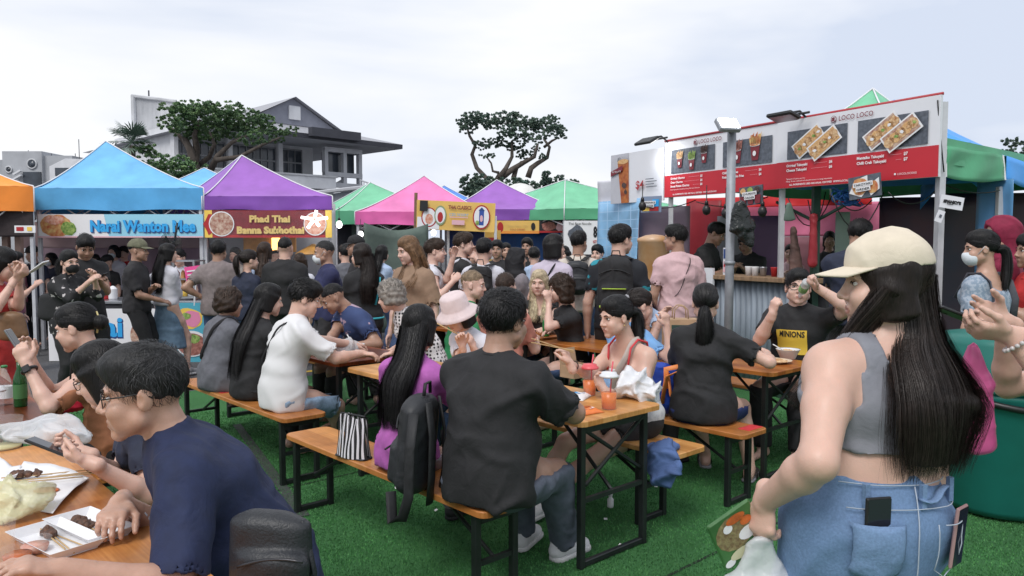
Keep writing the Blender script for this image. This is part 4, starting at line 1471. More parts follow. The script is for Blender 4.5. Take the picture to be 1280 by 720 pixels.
 # low corrugated annex
ax_=empty('annex',(X_(440,40),40,0),'low grey corrugated annex with sloping roof below the clubhouse','building')
b=MB()
A=[vec(X_(380,40),40,Z_(247,40)),vec(X_(452,40),40,Z_(237,40)),vec(X_(452,40),40,0),vec(X_(380,40),40,0)]
b.add(A+[p+vec(0,4,0)for p in A],[(3,2,1,0),(4,5,6,7),(0,1,5,4),(1,2,6,5),(0,4,7,3)])
b.build('wall',CORR,ax_,world=True)
b=MB();b.tube([A[0]+vec(-.6,-.15,.1),A[1]+vec(.2,-.15,.1)],0.11,6);b.build('roof_edge',SOFF,ax_,world=True)
rl=MB()
for i in range(6):
 rl.tube([vec(X_(452+i*4,41),41,Z_(226+i*1.5,41)),vec(X_(452+i*4,41),41,Z_(240,41))],0.03,5)
rl.tube([vec(X_(451,41),41,Z_(225,41)),vec(X_(474,41),41,Z_(233,41))],0.04,5)
rl.build('railing',SOFF,ax_,world=True)['kind']='stuff'
# concrete slab tower
tw=empty('concrete_tower',(X_(197,52),52,0),'streaked concrete slab tower rising behind the palm','building')
b=MB()
dT=52
A=[vec(X_(171,dT),dT,Z_(120,dT)),vec(X_(226,dT),dT,Z_(127,dT)),vec(X_(226,dT),dT,0),vec(X_(171,dT),dT,0)]
b.add(A+[p+vec(0,6,0)for p in A],[(3,2,1,0),(4,5,6,7),(0,1,5,4),(1,2,6,5),(0,4,7,3)])
b.build('wall',STRK,tw,world=True)
b=MB();b.tube([A[0]+vec(0,-.06,0),A[1]+vec(0,-.06,0)],0.12,6);b.tube([A[0]+vec(.1,-.05,0),A[3]+vec(.1,-.05,0)],0.16,6)
b.build('parapet',CONC,tw,world=True)['kind']='stuff'
b=MB();b.tube([vec(X_(192,dT),dT,Z_(121,dT)),vec(X_(192,dT),dT,Z_(113,dT))],0.05,5);b.build('mast',FASC,tw,world=True)
# far grey building on the left
fb=empty('office_block',(X_(50,62),62,0),'far grey concrete block with round windows at the left','building')
dF=62
CG=mat('concrete_grey',(0.40,0.415,0.44),0.9,'plain',0.8,0.12,0.1)
b=MB()
b.box(((X_(8,dF)+X_(57,dF))/2,dF+3,Z_(189,dF)/2),(X_(57,dF)-X_(8,dF),6,Z_(189,dF)))
b.box(((X_(57,dF)+X_(92,dF))/2,dF+3.3,Z_(194,dF)/2),(X_(92,dF)-X_(57,dF),6,Z_(194,dF)))
b.box(((X_(-40,dF)+X_(8,dF))/2,dF+4,Z_(198,dF)/2),(X_(8,dF)-X_(-40,dF),6,Z_(198,dF)))
b.build('wall',CG,fb,world=True)
R90=Matrix.Rotation(PI/2,3,'X')
for px_,py_,r in((45,205,0.33),(16,212,0.22)):
 w=MB();w.smooth();w.lathe([(r,-.02),(r,.05)],(X_(px_,dF),dF-.02,Z_(py_,dF)),16,R=R90);w.build('window',GLAS,fb,world=True)
 w=MB();w.smooth();w.tube([(X_(px_,dF)+r*1.12*math.cos(i*PI/8),dF-.06,Z_(py_,dF)+r*1.12*math.sin(i*PI/8))for i in range(17)],.06,5,False);w.build('window_frame',CONC,fb,world=True)
b=MB();b.box((X_(45,dF),dF-.05,Z_(224,dF)),(X_(56,dF)-X_(34,dF),.12,Z_(215,dF)-Z_(233,dF)));b.build('window',GLAS,fb,world=True)
for k in range(2):
 b=MB();b.box((X_(29,dF),dF-.3,Z_(216+k*6,dF)),(.7,.25,.14),R=Matrix.Rotation(-.5,3,'Y'));b.build('stair',WHT,fb,world=True)
b=MB()
for px_,h_ in((31,186),(60,190),(90,190),(95,172)):
 b.tube([vec(X_(px_,dF),dF+1,Z_(200,dF)),vec(X_(px_,dF),dF+1,Z_(h_,dF))],.03,5)
b.build('antenna',FASC,fb,world=True)['kind']='stuff'
wb=empty('low_building',(X_(95,48),48,0),'low white flat roofed building behind the blue tent','building')
b=MB()
A=[vec(X_(66,48),48,Z_(208,48)),vec(X_(86,48),48,Z_(198,48)),vec(X_(112,48),48,Z_(199,48)),vec(X_(112,48),48,0),vec(X_(66,48),48,0)]
b.add(A+[p+vec(0,6,0)for p in A],[(4,3,2,1,0),(0,1,6,5),(1,2,7,6),(2,3,8,7),(0,5,9,4)])
b.build('wall',WHT,wb,world=True)
b=MB();b.box((X_(88,48),47.95,Z_(215,48)),(1.4,.1,.5));b.build('window',GLAS,wb,world=True)
# white dome tents far behind
DOME=mat('dome_white',(0.72,0.71,0.68),0.8,'plain',2,0.1,0.2)
for lb,px_,r_,zt in(('large white dome tent behind the purple tent',650,26,229),('smaller white dome tent beside the larger dome',667,14,238)):
 dd_=30
 r=r_*dd_/FPX
 zc=Z_(zt,dd_)-r
 o=MB();o.smooth()
 o.lathe([(r,0)]+[(r*math.cos(a),zc+r*math.sin(a))for a in np.linspace(0,1.5,8)],(X_(px_,dd_),dd_,0),20)
 tag(o.build('dome_tent',DOME),lb,'tent','white dome tents')
 # ================================================================ STALLS
def fab(name,c):return mat(name,c,0.75,'plain',2.5,0.14,0.6,sheen=0.1)
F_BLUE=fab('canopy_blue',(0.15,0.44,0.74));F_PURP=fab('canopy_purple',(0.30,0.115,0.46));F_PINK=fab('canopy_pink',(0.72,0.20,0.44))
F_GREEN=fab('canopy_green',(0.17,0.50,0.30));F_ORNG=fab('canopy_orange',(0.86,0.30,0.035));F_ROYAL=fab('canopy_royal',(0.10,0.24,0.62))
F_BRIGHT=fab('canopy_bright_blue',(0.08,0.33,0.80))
V_BLUE=fab('valance_blue',(0.085,0.36,0.68));V_PURP=fab('valance_purple',(0.19,0.06,0.36));V_PINK=fab('valance_pink',(0.66,0.12,0.36));V_GREEN=fab('valance_green',(0.08,0.34,0.18))  # valances: roof colours darkened, painting in how little sky upright cloth gets
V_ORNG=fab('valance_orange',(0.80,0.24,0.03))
PIPE=mat('piping_white',(0.75,0.75,0.78),0.6,'flat')
ALU=mat('pole_white',(0.58,0.59,0.62),0.4,'plain',8,0.1,0.05,metal=0.3)
DARKM=mat('dark_metal',(0.02,0.021,0.023),0.5,'plain',12,0.2,0.05)
BLACKP=mat('black_plastic',(0.012,0.012,0.013),0.4,'plain',15,0.2,0.05)
def px_x(px,y):return(px-640)/FPX*y
def canopy(label,pxl,pxr,dl,dr,z0,z1,z2,depth,peakpx,roof,val,poles=True,name='canopy_tent',group='pop-up canopies of the food stalls',conc=1.22):
 FL=vec(px_x(pxl,dl),dl,0);FR=vec(px_x(pxr,dr),dr,0)
 mid=(FL+FR)/2
 cy=mid[1]+depth/2
 cx=px_x(peakpx,cy)
 bv=2*(vec(cx,cy,0)-mid)
 C=[FL,FR,FR+bv,FL+bv]
 ctr=sum(C)/4
 root=empty(name,tuple(ctr),label,'canopy tent',group)
 b=MB();b.smooth()
 for i in range(4):
  A,B=C[i],C[(i+1)%4]
  def fn(u,v,A=A,B=B):
   e=A+(B-A)*u
   p=e+(ctr-e)*v
   sag=0.06*math.sin(PI*u)*math.sin(PI*min(1,v*1.2))*(1-v)+0.010*math.sin(u*34+3*math.sin(v*4))*(1-v)**2*(0.3+abs(2*u-1))
   return(p[0],p[1],z1+(z2-z1)*(v**conc)-sag)
  b.sheet(fn,30,12)
 b.build('roof',roof,root,world=True)
 b=MB();b.smooth()
 ph=random.random()*6
 for i in range(4):
  A,B=C[i],C[(i+1)%4]
  nn=nrm(np.cross(B-A,(0,0,1)))
  L=np.linalg.norm(B-A)
  def fn(u,v,A=A,B=B,nn=nn,L=L):
   p=A+(B-A)*u+nn*(0.012+0.020*v*math.sin(u*L*7+ph+2*math.sin(v*2+u*5))*math.sin(PI*u)+0.02*v*math.sin(PI*u))
   return(p[0],p[1],z1+0.004-(z1-z0)*v-0.015*v*math.sin(u*PI)*math.sin(u*9+ph))
  b.sheet(fn,30,6)
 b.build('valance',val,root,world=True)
 for i in range(4):
  b=MB();b.smooth()
  pts=[]
  for k in range(11):
   v=k/10
   p=C[i]+(ctr-C[i])*v
   pts.append((p[0],p[1],z1+(z2-z1)*(v**conc)+0.012))
  o_=nrm(C[i]-ctr)*0.014
  b.tube([tuple(C[i]+o_+vec(0,0,z0)),tuple(C[i]+o_+vec(0,0,z1))]+pts,0.010,5)
  b.build('piping',PIPE,root,world=True)
 if poles:
  for i in range(4):
   p=C[i]+nrm(ctr-C[i])*0.06
   b=MB();b.box((p[0],p[1],z1/2),(0.05,0.05,z1-0.01),ch=0.004)
   b.build('pole',ALU,root,world=True)
  b=MB()
  for i in range(4):
   A,B=C[i],C[(i+1)%4]
   A=A+nrm(ctr-A)*.06;B=B+nrm(ctr-B)*.06
   n=4
   for k in range(n):
    p=A+(B-A)*k/n;q=A+(B-A)*(k+1)/n
    za,zb=(z1-.05,z0-.10)if k%2==0 else(z0-.10,z1-.05)
    b.tube([(p[0],p[1],za),(q[0],q[1],zb)],0.011,5)
    b.tube([(p[0],p[1],zb),(q[0],q[1],za)],0.011,5)
  for i in range(4):
   A=C[i]+nrm(ctr-C[i])*.06
   b.tube([(A[0],A[1],z0-0.05),(ctr[0],ctr[1],z2-0.35)],0.011,5)
  b.tube([(ctr[0],ctr[1],z2-0.5),(ctr[0],ctr[1],z2-.02)],0.018,6)
  b.build('truss',ALU,root,world=True)['kind']='stuff'
 return root,C,ctr
def hz(py,d):return CAM_H+(303-py)/FPX*d
def tarp(name,label,p0,p1,z0,z1,m,cat='tarp',fold=0.03,fr=9.0,sagz=0.0,group=None,parent=None,th=0.004):
 """a hanging sheet between two ground points"""
 p0=vec(p0);p1=vec(p1)
 nn=nrm(np.cross(p1-p0,(0,0,1)))
 L=np.linalg.norm(p1-p0)
 ph=random.random()*6
 b=MB();b.smooth()
 def fn(u,v):
  p=p0+(p1-p0)*u+nn*fold*(math.sin(u*L*fr+ph+1.3*math.sin(v*3))+0.5*math.sin(u*L*fr*2.3+v*4))*(0.3+0.7*v)
  return(p[0],p[1],z1+(z0-z1)*v-sagz*math.sin(PI*u)*(1-v))
 b.sheet(fn,max(8,int(L*14)),12,th)
 o=b.build(name,m)
 return tag(o,label,cat,group)
random.seed(11)
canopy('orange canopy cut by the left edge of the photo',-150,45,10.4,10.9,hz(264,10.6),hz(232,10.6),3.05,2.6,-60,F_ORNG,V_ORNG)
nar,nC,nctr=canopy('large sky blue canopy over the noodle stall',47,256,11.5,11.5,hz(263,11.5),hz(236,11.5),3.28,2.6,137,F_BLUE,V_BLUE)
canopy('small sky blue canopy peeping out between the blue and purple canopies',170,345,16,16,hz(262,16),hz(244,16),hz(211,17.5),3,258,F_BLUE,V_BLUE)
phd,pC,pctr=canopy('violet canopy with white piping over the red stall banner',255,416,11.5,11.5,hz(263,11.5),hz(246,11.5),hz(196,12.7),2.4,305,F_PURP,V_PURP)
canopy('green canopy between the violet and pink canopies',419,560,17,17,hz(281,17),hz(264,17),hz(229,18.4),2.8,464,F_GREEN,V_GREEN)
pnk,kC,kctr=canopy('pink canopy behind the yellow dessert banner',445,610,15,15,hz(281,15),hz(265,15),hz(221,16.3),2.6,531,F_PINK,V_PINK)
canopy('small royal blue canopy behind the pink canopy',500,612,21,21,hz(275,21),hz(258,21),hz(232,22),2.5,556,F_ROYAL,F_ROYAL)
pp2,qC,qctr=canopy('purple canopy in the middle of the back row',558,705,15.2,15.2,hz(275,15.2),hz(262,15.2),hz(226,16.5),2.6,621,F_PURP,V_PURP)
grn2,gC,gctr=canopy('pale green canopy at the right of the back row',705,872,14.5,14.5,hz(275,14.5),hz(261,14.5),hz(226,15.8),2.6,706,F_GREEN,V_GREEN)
# ---- noodle stall
RED=mat('print_red',(0.42,0.018,0.022),0.5,'flat');WHI=mat('print_white',(0.80,0.80,0.82),0.5,'flat');NAVY=mat('print_navy',(0.02,0.06,0.22),0.5,'flat')
SKY=mat('print_sky',(0.30,0.62,0.78),0.5,'flat');CYAN=mat('print_cyan',(0.03,0.38,0.80),0.5,'flat');TEAL=mat('print_teal',(0.08,0.40,0.52),0.5,'flat')
YELP=mat('print_yellow',(0.85,0.58,0.10),0.5,'flat');GOLD=mat('print_gold',(0.72,0.52,0.18),0.5,'flat');BLK=mat('print_black',(0.012,0.012,0.014),0.5,'flat')
PINKP=mat('print_pink',(0.75,0.25,0.42),0.5,'flat');GREY=mat('print_slate',(0.10,0.115,0.145),0.6,'plain',30,.3,0);MAR=mat('print_maroon',(0.20,0.018,0.03),0.5,'flat')
LPINK=mat('print_light_pink',(0.75,0.45,0.50),0.5,'flat')
def food(name,c1,c2,sc=30):return mat(name,c1,0.6,'plain',sc,0,0,col2=c2)
FD_NOOD=food('food_noodle',(0.50,0.10,0.04),(0.72,0.50,0.20),16);FD_GRN=food('food_green',(0.08,0.20,0.03),(0.40,0.52,0.15),30)
FD_TEA=food('food_tea',(0.30,0.055,0.015),(0.55,0.20,0.05),14);FD_TAKO=food('food_takoyaki',(0.40,0.16,0.05),(0.75,0.55,0.32),45)
FD_FRY=food('food_fries',(0.55,0.28,0.10),(0.75,0.50,0.25),60);FD_DARK=food('food_dark',(0.03,0.018,0.02),(0.12,0.07,0.06),60)
FD_MIX=food('food_mix',(0.30,0.10,0.06),(0.60,0.45,0.35),25);FD_PRAWN=food('food_prawn',(0.60,0.20,0.12),(0.75,0.50,0.40),30)
FD_MEAT=food('food_meat',(0.20,0.06,0.045),(0.45,0.20,0.16),30)
BOARD=mat('banner_cloth',(0.62,0.63,0.66),0.6,'plain',3,0.05,0.1)
def banner(name,label,p0,p1,z0,z1,m=None,cat='banner',th=0.012,group=None,tilt=None):
 """flat board between ground points p0 (left) and p1 (right); returns root, Print, width, height"""
 p0=vec(p0[0],p0[1],0);p1=vec(p1[0],p1[1],0)
 root=empty(name,(float((p0[0]+p1[0])/2),float((p0[1]+p1[1])/2),float(z0)),label,cat,group)
 u=nrm(p1-p0);L=np.linalg.norm(p1-p0)
 v=vec(0,0,1)
 if tilt:u,v=nrm(u*math.cos(tilt)+v*math.sin(tilt)),nrm(v*math.cos(tilt)-u*math.sin(tilt))
 n=np.cross(u,v)
 o=p0+vec(0,0,z0)
 h=z1-z0
 b=MB()
 A=[o,o+u*L,o+u*L+v*h,o+v*h]
 b.add(A+[p-n*th for p in A],[(0,1,2,3),(7,6,5,4),(1,0,4,5),(2,1,5,6),(3,2,6,7),(0,3,7,4)])
 b.build('panel',m or BOARD,root,world=True)
 return root,Print(o,u,v),L,h
d=11.42
r,p,L,h=banner('stall_banner','light blue noodle stall banner with cartoon lettering under the sky blue canopy',W(48,280,d),W(254,280,d),hz(297,d),hz(268,d))
p.rect(0,0,L,h,SKY);p.poly([(0,0),(L*.43,0),(L*.40,h),(0,h)],WHI)
p.disc(L*.11,h*.5,L*.10,h*.48,FD_NOOD,22,jit=.06);p.disc(L*.185,h*.38,L*.045,h*.3,FD_GRN,16,jit=.1);p.disc(L*.10,h*.75,L*.06,h*.2,FD_PRAWN,14,jit=.1)
p.text('Narai Wanton Mee',L*.635+.01,h*.27-.01,h*.66,NAVY,bold=0.016,width=L*.64);p.text('Narai Wanton Mee',L*.635,h*.27,h*.66,CYAN,bold=0.010,width=L*.64)
p.rect(0,0,L,.02,LPINK)
p.build('print',r)
d=10.45
r,p,L,h=banner('counter_banner','white and blue counter banner with big blue letters below the noodle stall',W(60,400,d),W(205,400,d),hz(452,d),hz(386,d))
p.rect(0,0,L,h,WHI)
p.text('Narai',L*.36+.015,h*.48-.015,h*.52,NAVY,bold=.02,width=L*.56);p.text('Narai',L*.36,h*.48,h*.52,CYAN,bold=.012,width=L*.56)
p.text('Wanton',L*.38+.012,h*.12-.012,h*.36,NAVY,bold=.02,width=L*.62);p.text('Wanton',L*.38,h*.12,h*.36,CYAN,bold=.012,width=L*.62)
p.disc(L*.82,h*.5,L*.11,h*.28,FD_MIX,20);p.disc(L*.82,h*.66,L*.07,h*.1,FD_GRN,12,jit=.2);p.disc(L*.86,h*.3,L*.08,h*.16,FD_PRAWN,14)
p.build('print',r)
r,p,L,h=banner('counter_banner','teal counter banner with two dishes behind the woman in the long skirt',W(206,400,d-.05),W(262,400,d-.05),hz(456,d),hz(378,d))
p.rect(0,0,L,h,TEAL);p.disc(L*.52,h*.74,L*.33,h*.17,YELP,20,jit=.05);p.disc(L*.62,h*.74,L*.2,h*.14,PINKP,16,jit=.1);p.disc(L*.5,h*.78,L*.1,h*.06,FD_GRN,12,jit=.2)
p.disc(L*.6,h*.34,L*.36,h*.21,WHI,22);p.disc(L*.6,h*.33,L*.32,h*.18,FD_MEAT,22);p.disc(L*.62,h*.42,L*.18,h*.07,FD_GRN,14,jit=.15)
p.build('print',r)
# counter body
MAUVE=mat('mauve_board',(0.36,0.26,0.32),0.7,'plain',3,0.12,0.1);DKTARP=mat('dark_tarp',(0.035,0.035,0.042),0.8,'plain',3,0.3,0.3)
PINKB=mat('pinkish_board',(0.50,0.36,0.38),0.7,'plain',3,0.12,0.1)
STEEL=mat('steel',(0.42,0.43,0.46),0.3,'plain',6,0.15,0.05,metal=0.8)
c=empty('counter',tuple(W(160,400,10.9)*vec(1,1,0)),'noodle stall counter with steel top behind the banners','counter')
for nm,a,bx,y0,z0,z1,m in(('cabinet',60,262,10.5,0.02,.78,DKTARP),('worktop',58,264,10.47,.78,.82,STEEL)):
 b=MB();x0,x1=px_x(a,10.5),px_x(bx,10.5)
 b.box(((x0+x1)/2,y0+.4,(z0+z1)/2),(x1-x0,.8,z1-z0),ch=.005);b.build(nm,m,c,world=True)
tarp('back_tarp','mauve tarp closing the back of the noodle stall',vec(px_x(40,14),14.2,0),vec(px_x(265,14),14.2,0),0.0,2.35,MAUVE,fold=.03)
tarp('back_tarp','pale board strip above the noodle stall crowd',vec(px_x(20,13.6),13.6,0),vec(px_x(262,13.6),13.6,0),1.52,1.98,PINKB,fold=.005)
tarp('back_tarp','dark brown cloth panel hanging under the orange canopy',vec(px_x(-60,10.9),10.9,0),vec(px_x(44,10.9),10.9,0),hz(296,10.9),hz(262,10.9),mat('brown_cloth',(0.035,0.025,0.027),.8,'cloth',20,.2,.1),fold=.01)
r,p,L,h=banner('shop_plate','small white plate with red and yellow squares under the orange canopy',W(18,285,10.7),W(44,285,10.7),hz(291,10.7),hz(282,10.7),WHI,'sign',.01)
p.rect(L*.1,h*.25,L*.45,h*.8,RED);p.rect(L*.62,h*.25,L*.85,h*.8,YELP);p.build('print',r)
for px_ in(25,9):
 b=MB();b.box((px_x(px_,11.2),11.2,1.05),(.085,.085,2.1),ch=.006);tag(b.build('stall_post',mat('post_brown',(0.30,0.20,0.17),.7,'plain',6,.15,.1)),'thick brown post left of the noodle stall' if px_==25 else 'second brown post at the left edge of the photo','post')
 # glass display case
dc=empty('display_case',(px_x(226,10.7),10.75,.82),'steel framed glass display case of hanging food','display case')
x0,x1=px_x(207,10.7),px_x(246,10.7);zt2=hz(326,10.7)
b=MB()
for xx_ in(x0,x1):
 for yy_ in(10.6,10.95):
  b.box((xx_,yy_,(.82+zt2)/2),(.025,.025,zt2-.82))
b.build('frame',STEEL,dc,world=True)['kind']='stuff'
for k in range(3):
 b=MB();b.box(((x0+x1)/2,10.775,.86+k*(zt2-.86)/2),(x1-x0+.03,.38,.02));b.build('shelf',STEEL,dc,world=True)
for k in range(5):
 b=MB();b.smooth();xx_=x0+.06+k*.075;b.lathe([(.0,1.24),(.03,1.20),(.036,1.1),(.02,1.0),(.0,.98)],(xx_,10.77,0),8,False);b.build('roast_meat',FD_MEAT if k%2 else FD_NOOD,dc,world=True)
for k in range(4):
 b=MB();b.smooth();b.lathe([(.035,.872),(.045,.93),(.04,.95)],(x0+.07+k*.09,10.72,0),10);b.build('container',[WHI,RED,YELP,WHI][k],dc,world=True)
 # pink price sign on a stick
r,p,L,h=banner('price_sign','bright pink hand written sign on a stick beside the display case',W(233,340,10.2),W(258,340,10.2),hz(355,10.2),hz(334,10.2),mat('sign_pink',(0.85,0.10,0.34),.5,'flat'),'sign',.008,tilt=.14)
for k in range(3):p.rect(L*.12,h*(.25+.22*k),L*(.85-.1*(k%2)),h*(.33+.22*k),WHI)
p.build('print',r)
b=MB();b.tube([W(245,355,10.19),vec(*(W(243,390,10.19)[:2]),.78)],.008,5);b.build('stick',WHI,r,world=True)
# electric fan
fn_=empty('electric_fan',tuple(W(214,312,10.9)),'black electric fan hanging under the blue canopy','fan')
c_=W(214,305,10.9)
b=MB()
for k in range(9):
 rr=.05+.014*k
 b.tube([c_+vec(rr*math.cos(a),-.05+.05*abs(rr/.17-.4),rr*math.sin(a))for a in np.linspace(0,2*PI,17)],.0035,4,False)
b.build('grille',BLACKP,fn_,world=True)['kind']='stuff'
for k in range(3):
 b=MB();a=k*2.09;b.add([c_,c_+vec(.14*math.cos(a),0,.14*math.sin(a)),c_+vec(.15*math.cos(a+.7),.03,.15*math.sin(a+.7))],[(0,1,2)]);b.build('blade',BLACKP,fn_,world=True)
b=MB();b.smooth();b.lathe([(.05,0),(.05,.12)],tuple(c_),10,R=Matrix.Rotation(-PI/2,3,'X'));b.tube([c_+vec(0,.1,0),c_+vec(0.05,.1,.3)],.015,6);b.build('motor',BLACKP,fn_,world=True)
# jars, pots on the counter
random.seed(3)
for k,(px_,m_,rr,hh2)in enumerate(((70,STEEL,.10,.2),(82,WHI,.06,.16),(131,RED,.07,.22),(140,WHI,.06,.14),(188,STEEL,.09,.16),(197,FD_NOOD,.05,.12))):
 b=MB();b.smooth();b.lathe([(rr*.9,0),(rr,.02),(rr,hh2),(rr*1.05,hh2+.01),(rr*.9,hh2+.012),(rr*.5,hh2+.04),(0.01,hh2+.05)],(px_x(px_,10.8),10.8,.82),14)
 tag(b.build('cooking_pot',m_),['steel pot at the left end of the noodle counter','small white pot beside the steel pot','tall red canister on the noodle counter','white tub beside the red canister','steel pot behind the white sweater woman','small brown pot at the right of the noodle counter'][k],'pot','pots on the noodle counter')
 # ---- red thai stall
d=11.42
r,p,L,h=banner('stall_banner','dark red stall banner with gold lettering under the violet canopy',W(256,280,d),W(415,280,d),hz(297,d),hz(263,d))
p.rect(0,0,L,h,mat('print_deep_red',(0.20,0.016,0.026),.5,'plain',6,.25,0));p.rect(0,0,L,h*.10,RED);p.rect(0,0,L*.06,h,YELP);p.rect(L*.95,0,L,h,YELP)
p.disc(L*.045,h*.5,L*.05,h*.35,RED,14,jit=.2);p.disc(L*.135,h*.5,L*.10,h*.46,WHI,24);p.disc(L*.135,h*.5,L*.092,h*.42,FD_MIX,24)
p.disc(L*.87,h*.5,L*.09,h*.43,WHI,24);p.disc(L*.87,h*.5,L*.083,h*.39,FD_PRAWN,24)
p.text('Phad Thai',L*.515,h*.57,h*.33,GOLD,bold=.007,width=L*.32);p.text('Banna Sukhothai',L*.52,h*.16,h*.33,GOLD,bold=.009,width=L*.53)
p.build('print',r)
FILM=mat('clear_film',(0.82,0.83,0.86),0.12,'plain',5,.02,.5,alpha=.03,spec=.2)
tarp('plastic_sheet','clear plastic sheet draped across the red banner',vec(px_x(262,11.2),11.25,0),vec(px_x(412,11.2),11.25,0),hz(318,11.2),hz(264,11.2),FILM,'plastic sheet',fold=.06,fr=5,th=0)
LED=mat('led_white',(1.0,0.98,0.95),.5,'flat',emit=4.0)
lt=empty('led_tube_lamp',tuple(W(393,275,11.2)),'glowing white star of led tubes in front of the red banner','lamp')
c_=W(393,274,11.10)
for a,l_ in((.10,.19),(3.0,.19),(1.32,.13),(4.05,.16),(5.3,.12)):
 b=MB();b.smooth();dv_=vec(math.cos(a),0,math.sin(a));b.tube([c_+dv_*.02,c_+dv_*l_],.020,8);b.build('tube',LED,lt,world=True)
c=empty('counter',tuple(W(335,400,10.9)*vec(1,1,0)),'red thai stall counter with wooden front','counter')
b=MB();x0,x1=px_x(262,10.7),px_x(414,10.7);b.box(((x0+x1)/2,11.1,.42),(x1-x0,.7,.82),ch=.005);b.build('cabinet',MAUVE,c,world=True)
b=MB();b.box(((x0+x1)/2,11.08,.85),(x1-x0+.06,.8,.04),ch=.005);b.build('worktop',STEEL,c,world=True)
tarp('back_tarp','white and grey back sheet of the red thai stall',vec(px_x(258,13.6),13.6,0),vec(px_x(420,13.6),13.6,0),0,2.3,mat('pale_tarp',(.42,.42,.44),.7,'plain',2,.15,.2),fold=.03)
WARM=mat('warm_glow',(1.0,0.55,0.16),.5,'flat',emit=2.6)
r=empty('menu_lightbox',(px_x(345,12.6),12.6,1.45),'orange menu lightbox glowing inside the red thai stall','lightbox')
b=MB();b.box((px_x(338,12.6),12.6,hz(305,12.6)),(.85,.06,.26));b.build('case',mat('orange_panel',(.62,.28,.05),.5,'plain',6,.2,0),r,world=True)
b=MB();b.box((px_x(344,12.5),12.55,hz(305,12.5)),(.12,.04,.2));b.build('panel',WARM,r,world=True)
b=MB();b.smooth();b.lathe([(.02,.16),(.26,.02),(.27,0),(.22,.015),(.02,.11)],tuple(W(392,318,11.6)),18,False);tag(b.build('pendant_lamp',mat('shade_amber',(.45,.22,.04),.4,'plain',6,.2,0)),'amber cone lamp shade beside the masked man','lamp')
# ---- light bulbs
def bulb(px,py,d,label,lit=True):
 r=empty('light_bulb',tuple(W(px,py,d)),label,'light bulb','hanging light bulbs')
 c=W(px,py,d)
 b=MB();b.smooth();b.lathe([(.004,-.055),(.035,-.04),(.048,0),(.04,.035),(.02,.06)],tuple(c),12,True);b.build('glass',LED if lit else BLACKP,r,world=True)
 b=MB();b.smooth();b.lathe([(.022,.055),(.02,.10),(.006,.11),(.005,.28)],tuple(c),8);b.build('socket',BLACKP,r,world=True)
for q in((424,281,12,'lit bulb to the right of the red banner'),(451,293,14,'lit bulb under the green canopy'),(542,291,14.2,'lit bulb under the yellow dessert banner'),(1020,241,30,None)):
 if q[3]:bulb(*q)
 # ---- yellow dessert stall
d=14.0
YB=mat('banner_yellow',(0.78,0.50,0.13),0.5,'plain',2,.12,.1)
r,p,L,h=banner('stall_banner','yellow dessert banner with cup pictures on a wooden pole',W(519,265,d),W(618,265,d),hz(286,d),hz(250,d),YB,tilt=-.045)
p.rect(L*.02,h*.02,L*.30,h*.42,WHI);p.disc(L*.17,h*.42,L*.10,h*.34,RED,22);p.disc(L*.17,h*.42,L*.085,h*.30,WHI,20);p.disc(L*.17,h*.36,L*.05,h*.18,FD_PRAWN,14)
p.disc(L*.31,h*.5,L*.075,h*.34,mat('print_olive',(.25,.35,.2),.5,'flat'),22);p.disc(L*.31,h*.5,L*.062,h*.28,WHI,20);p.disc(L*.31,h*.44,L*.035,h*.18,RED,14)
p.disc(L*.83,h*.5,L*.11,h*.42,RED,24);p.disc(L*.83,h*.5,L*.095,h*.37,WHI,24);p.rect(L*.80,h*.22,L*.86,h*.72,mat('print_blue',(.03,.08,.35),.5,'flat'));p.poly([(L*.79,h*.72),(L*.87,h*.72),(L*.83,h*.84)],NAVY);p.disc(L*.83,h*.45,L*.02,h*.12,LPINK,10);p.disc(L*.78,h*.3,L*.025,h*.08,FD_GRN,10)
p.text('THAI CLASSICS',L*.555,h*.74,h*.17,MAR,bold=.003,width=L*.29);p.text('ICED DESSERT',L*.545,h*.5,h*.13,CYAN,width=L*.24);p.rect(L*.43,h*.44,L*.66,h*.47,LPINK)
p.rect(L*.46,h*.20,L*.62,h*.36,LPINK);p.rect(L*.05,h*.62,L*.15,h*.98,BLK)
p.build('print',r)
b=MB();b.tube([W(519,300,d+.02),W(520,241,d+.02)],.03,6);b.build('pole',mat('pole_wood',(.22,.13,.07),.7,'plain',6,.2,.1),r,world=True)
b=MB();b.box(tuple(W(618,300,d+.02)*vec(1,1,0)+vec(0.02,.02,1.05)),(.05,.05,2.1));tag(b.build('stall_post',ALU),'white post between the yellow dessert banner and the purple canopy','post')
r,p,L,h=banner('stall_banner','long yellow drinks banner under the purple canopy',W(620,284,15.0),W(674,284,15.0),hz(292,15),hz(276,15),YB)
p.rect(0,0,L,h*.2,mat('print_orange',(.8,.3,.05),.5,'flat'));p.disc(L*.1,h*.5,L*.07,h*.4,RED,14);p.text('THAI MILK TEA',L*.5,h*.5,h*.26,GOLD,width=L*.5);p.text('COLD DRINKS',L*.5,h*.26,h*.18,RED,width=L*.35);p.disc(L*.86,h*.55,L*.05,h*.3,BLK,12);p.build('print',r)
r,p,L,h=banner('stall_banner','dark picture banner with grilled food under the purple canopy',W(674,283,14.98),W(704,283,14.98),hz(291,15),hz(275,15),BLK)
p.disc(L*.4,h*.5,L*.3,h*.35,FD_MEAT,16,jit=.1);p.disc(L*.85,h*.5,L*.14,h*.4,LPINK,14,jit=.2);p.rect(0,0,L,h*.15,RED);p.build('print',r)
r,p,L,h=banner('stall_banner','white noodle banner with black numerals under the pale green canopy',W(705,292,14.3),W(776,292,14.3),hz(318,14.3),hz(276,14.3),WHI)
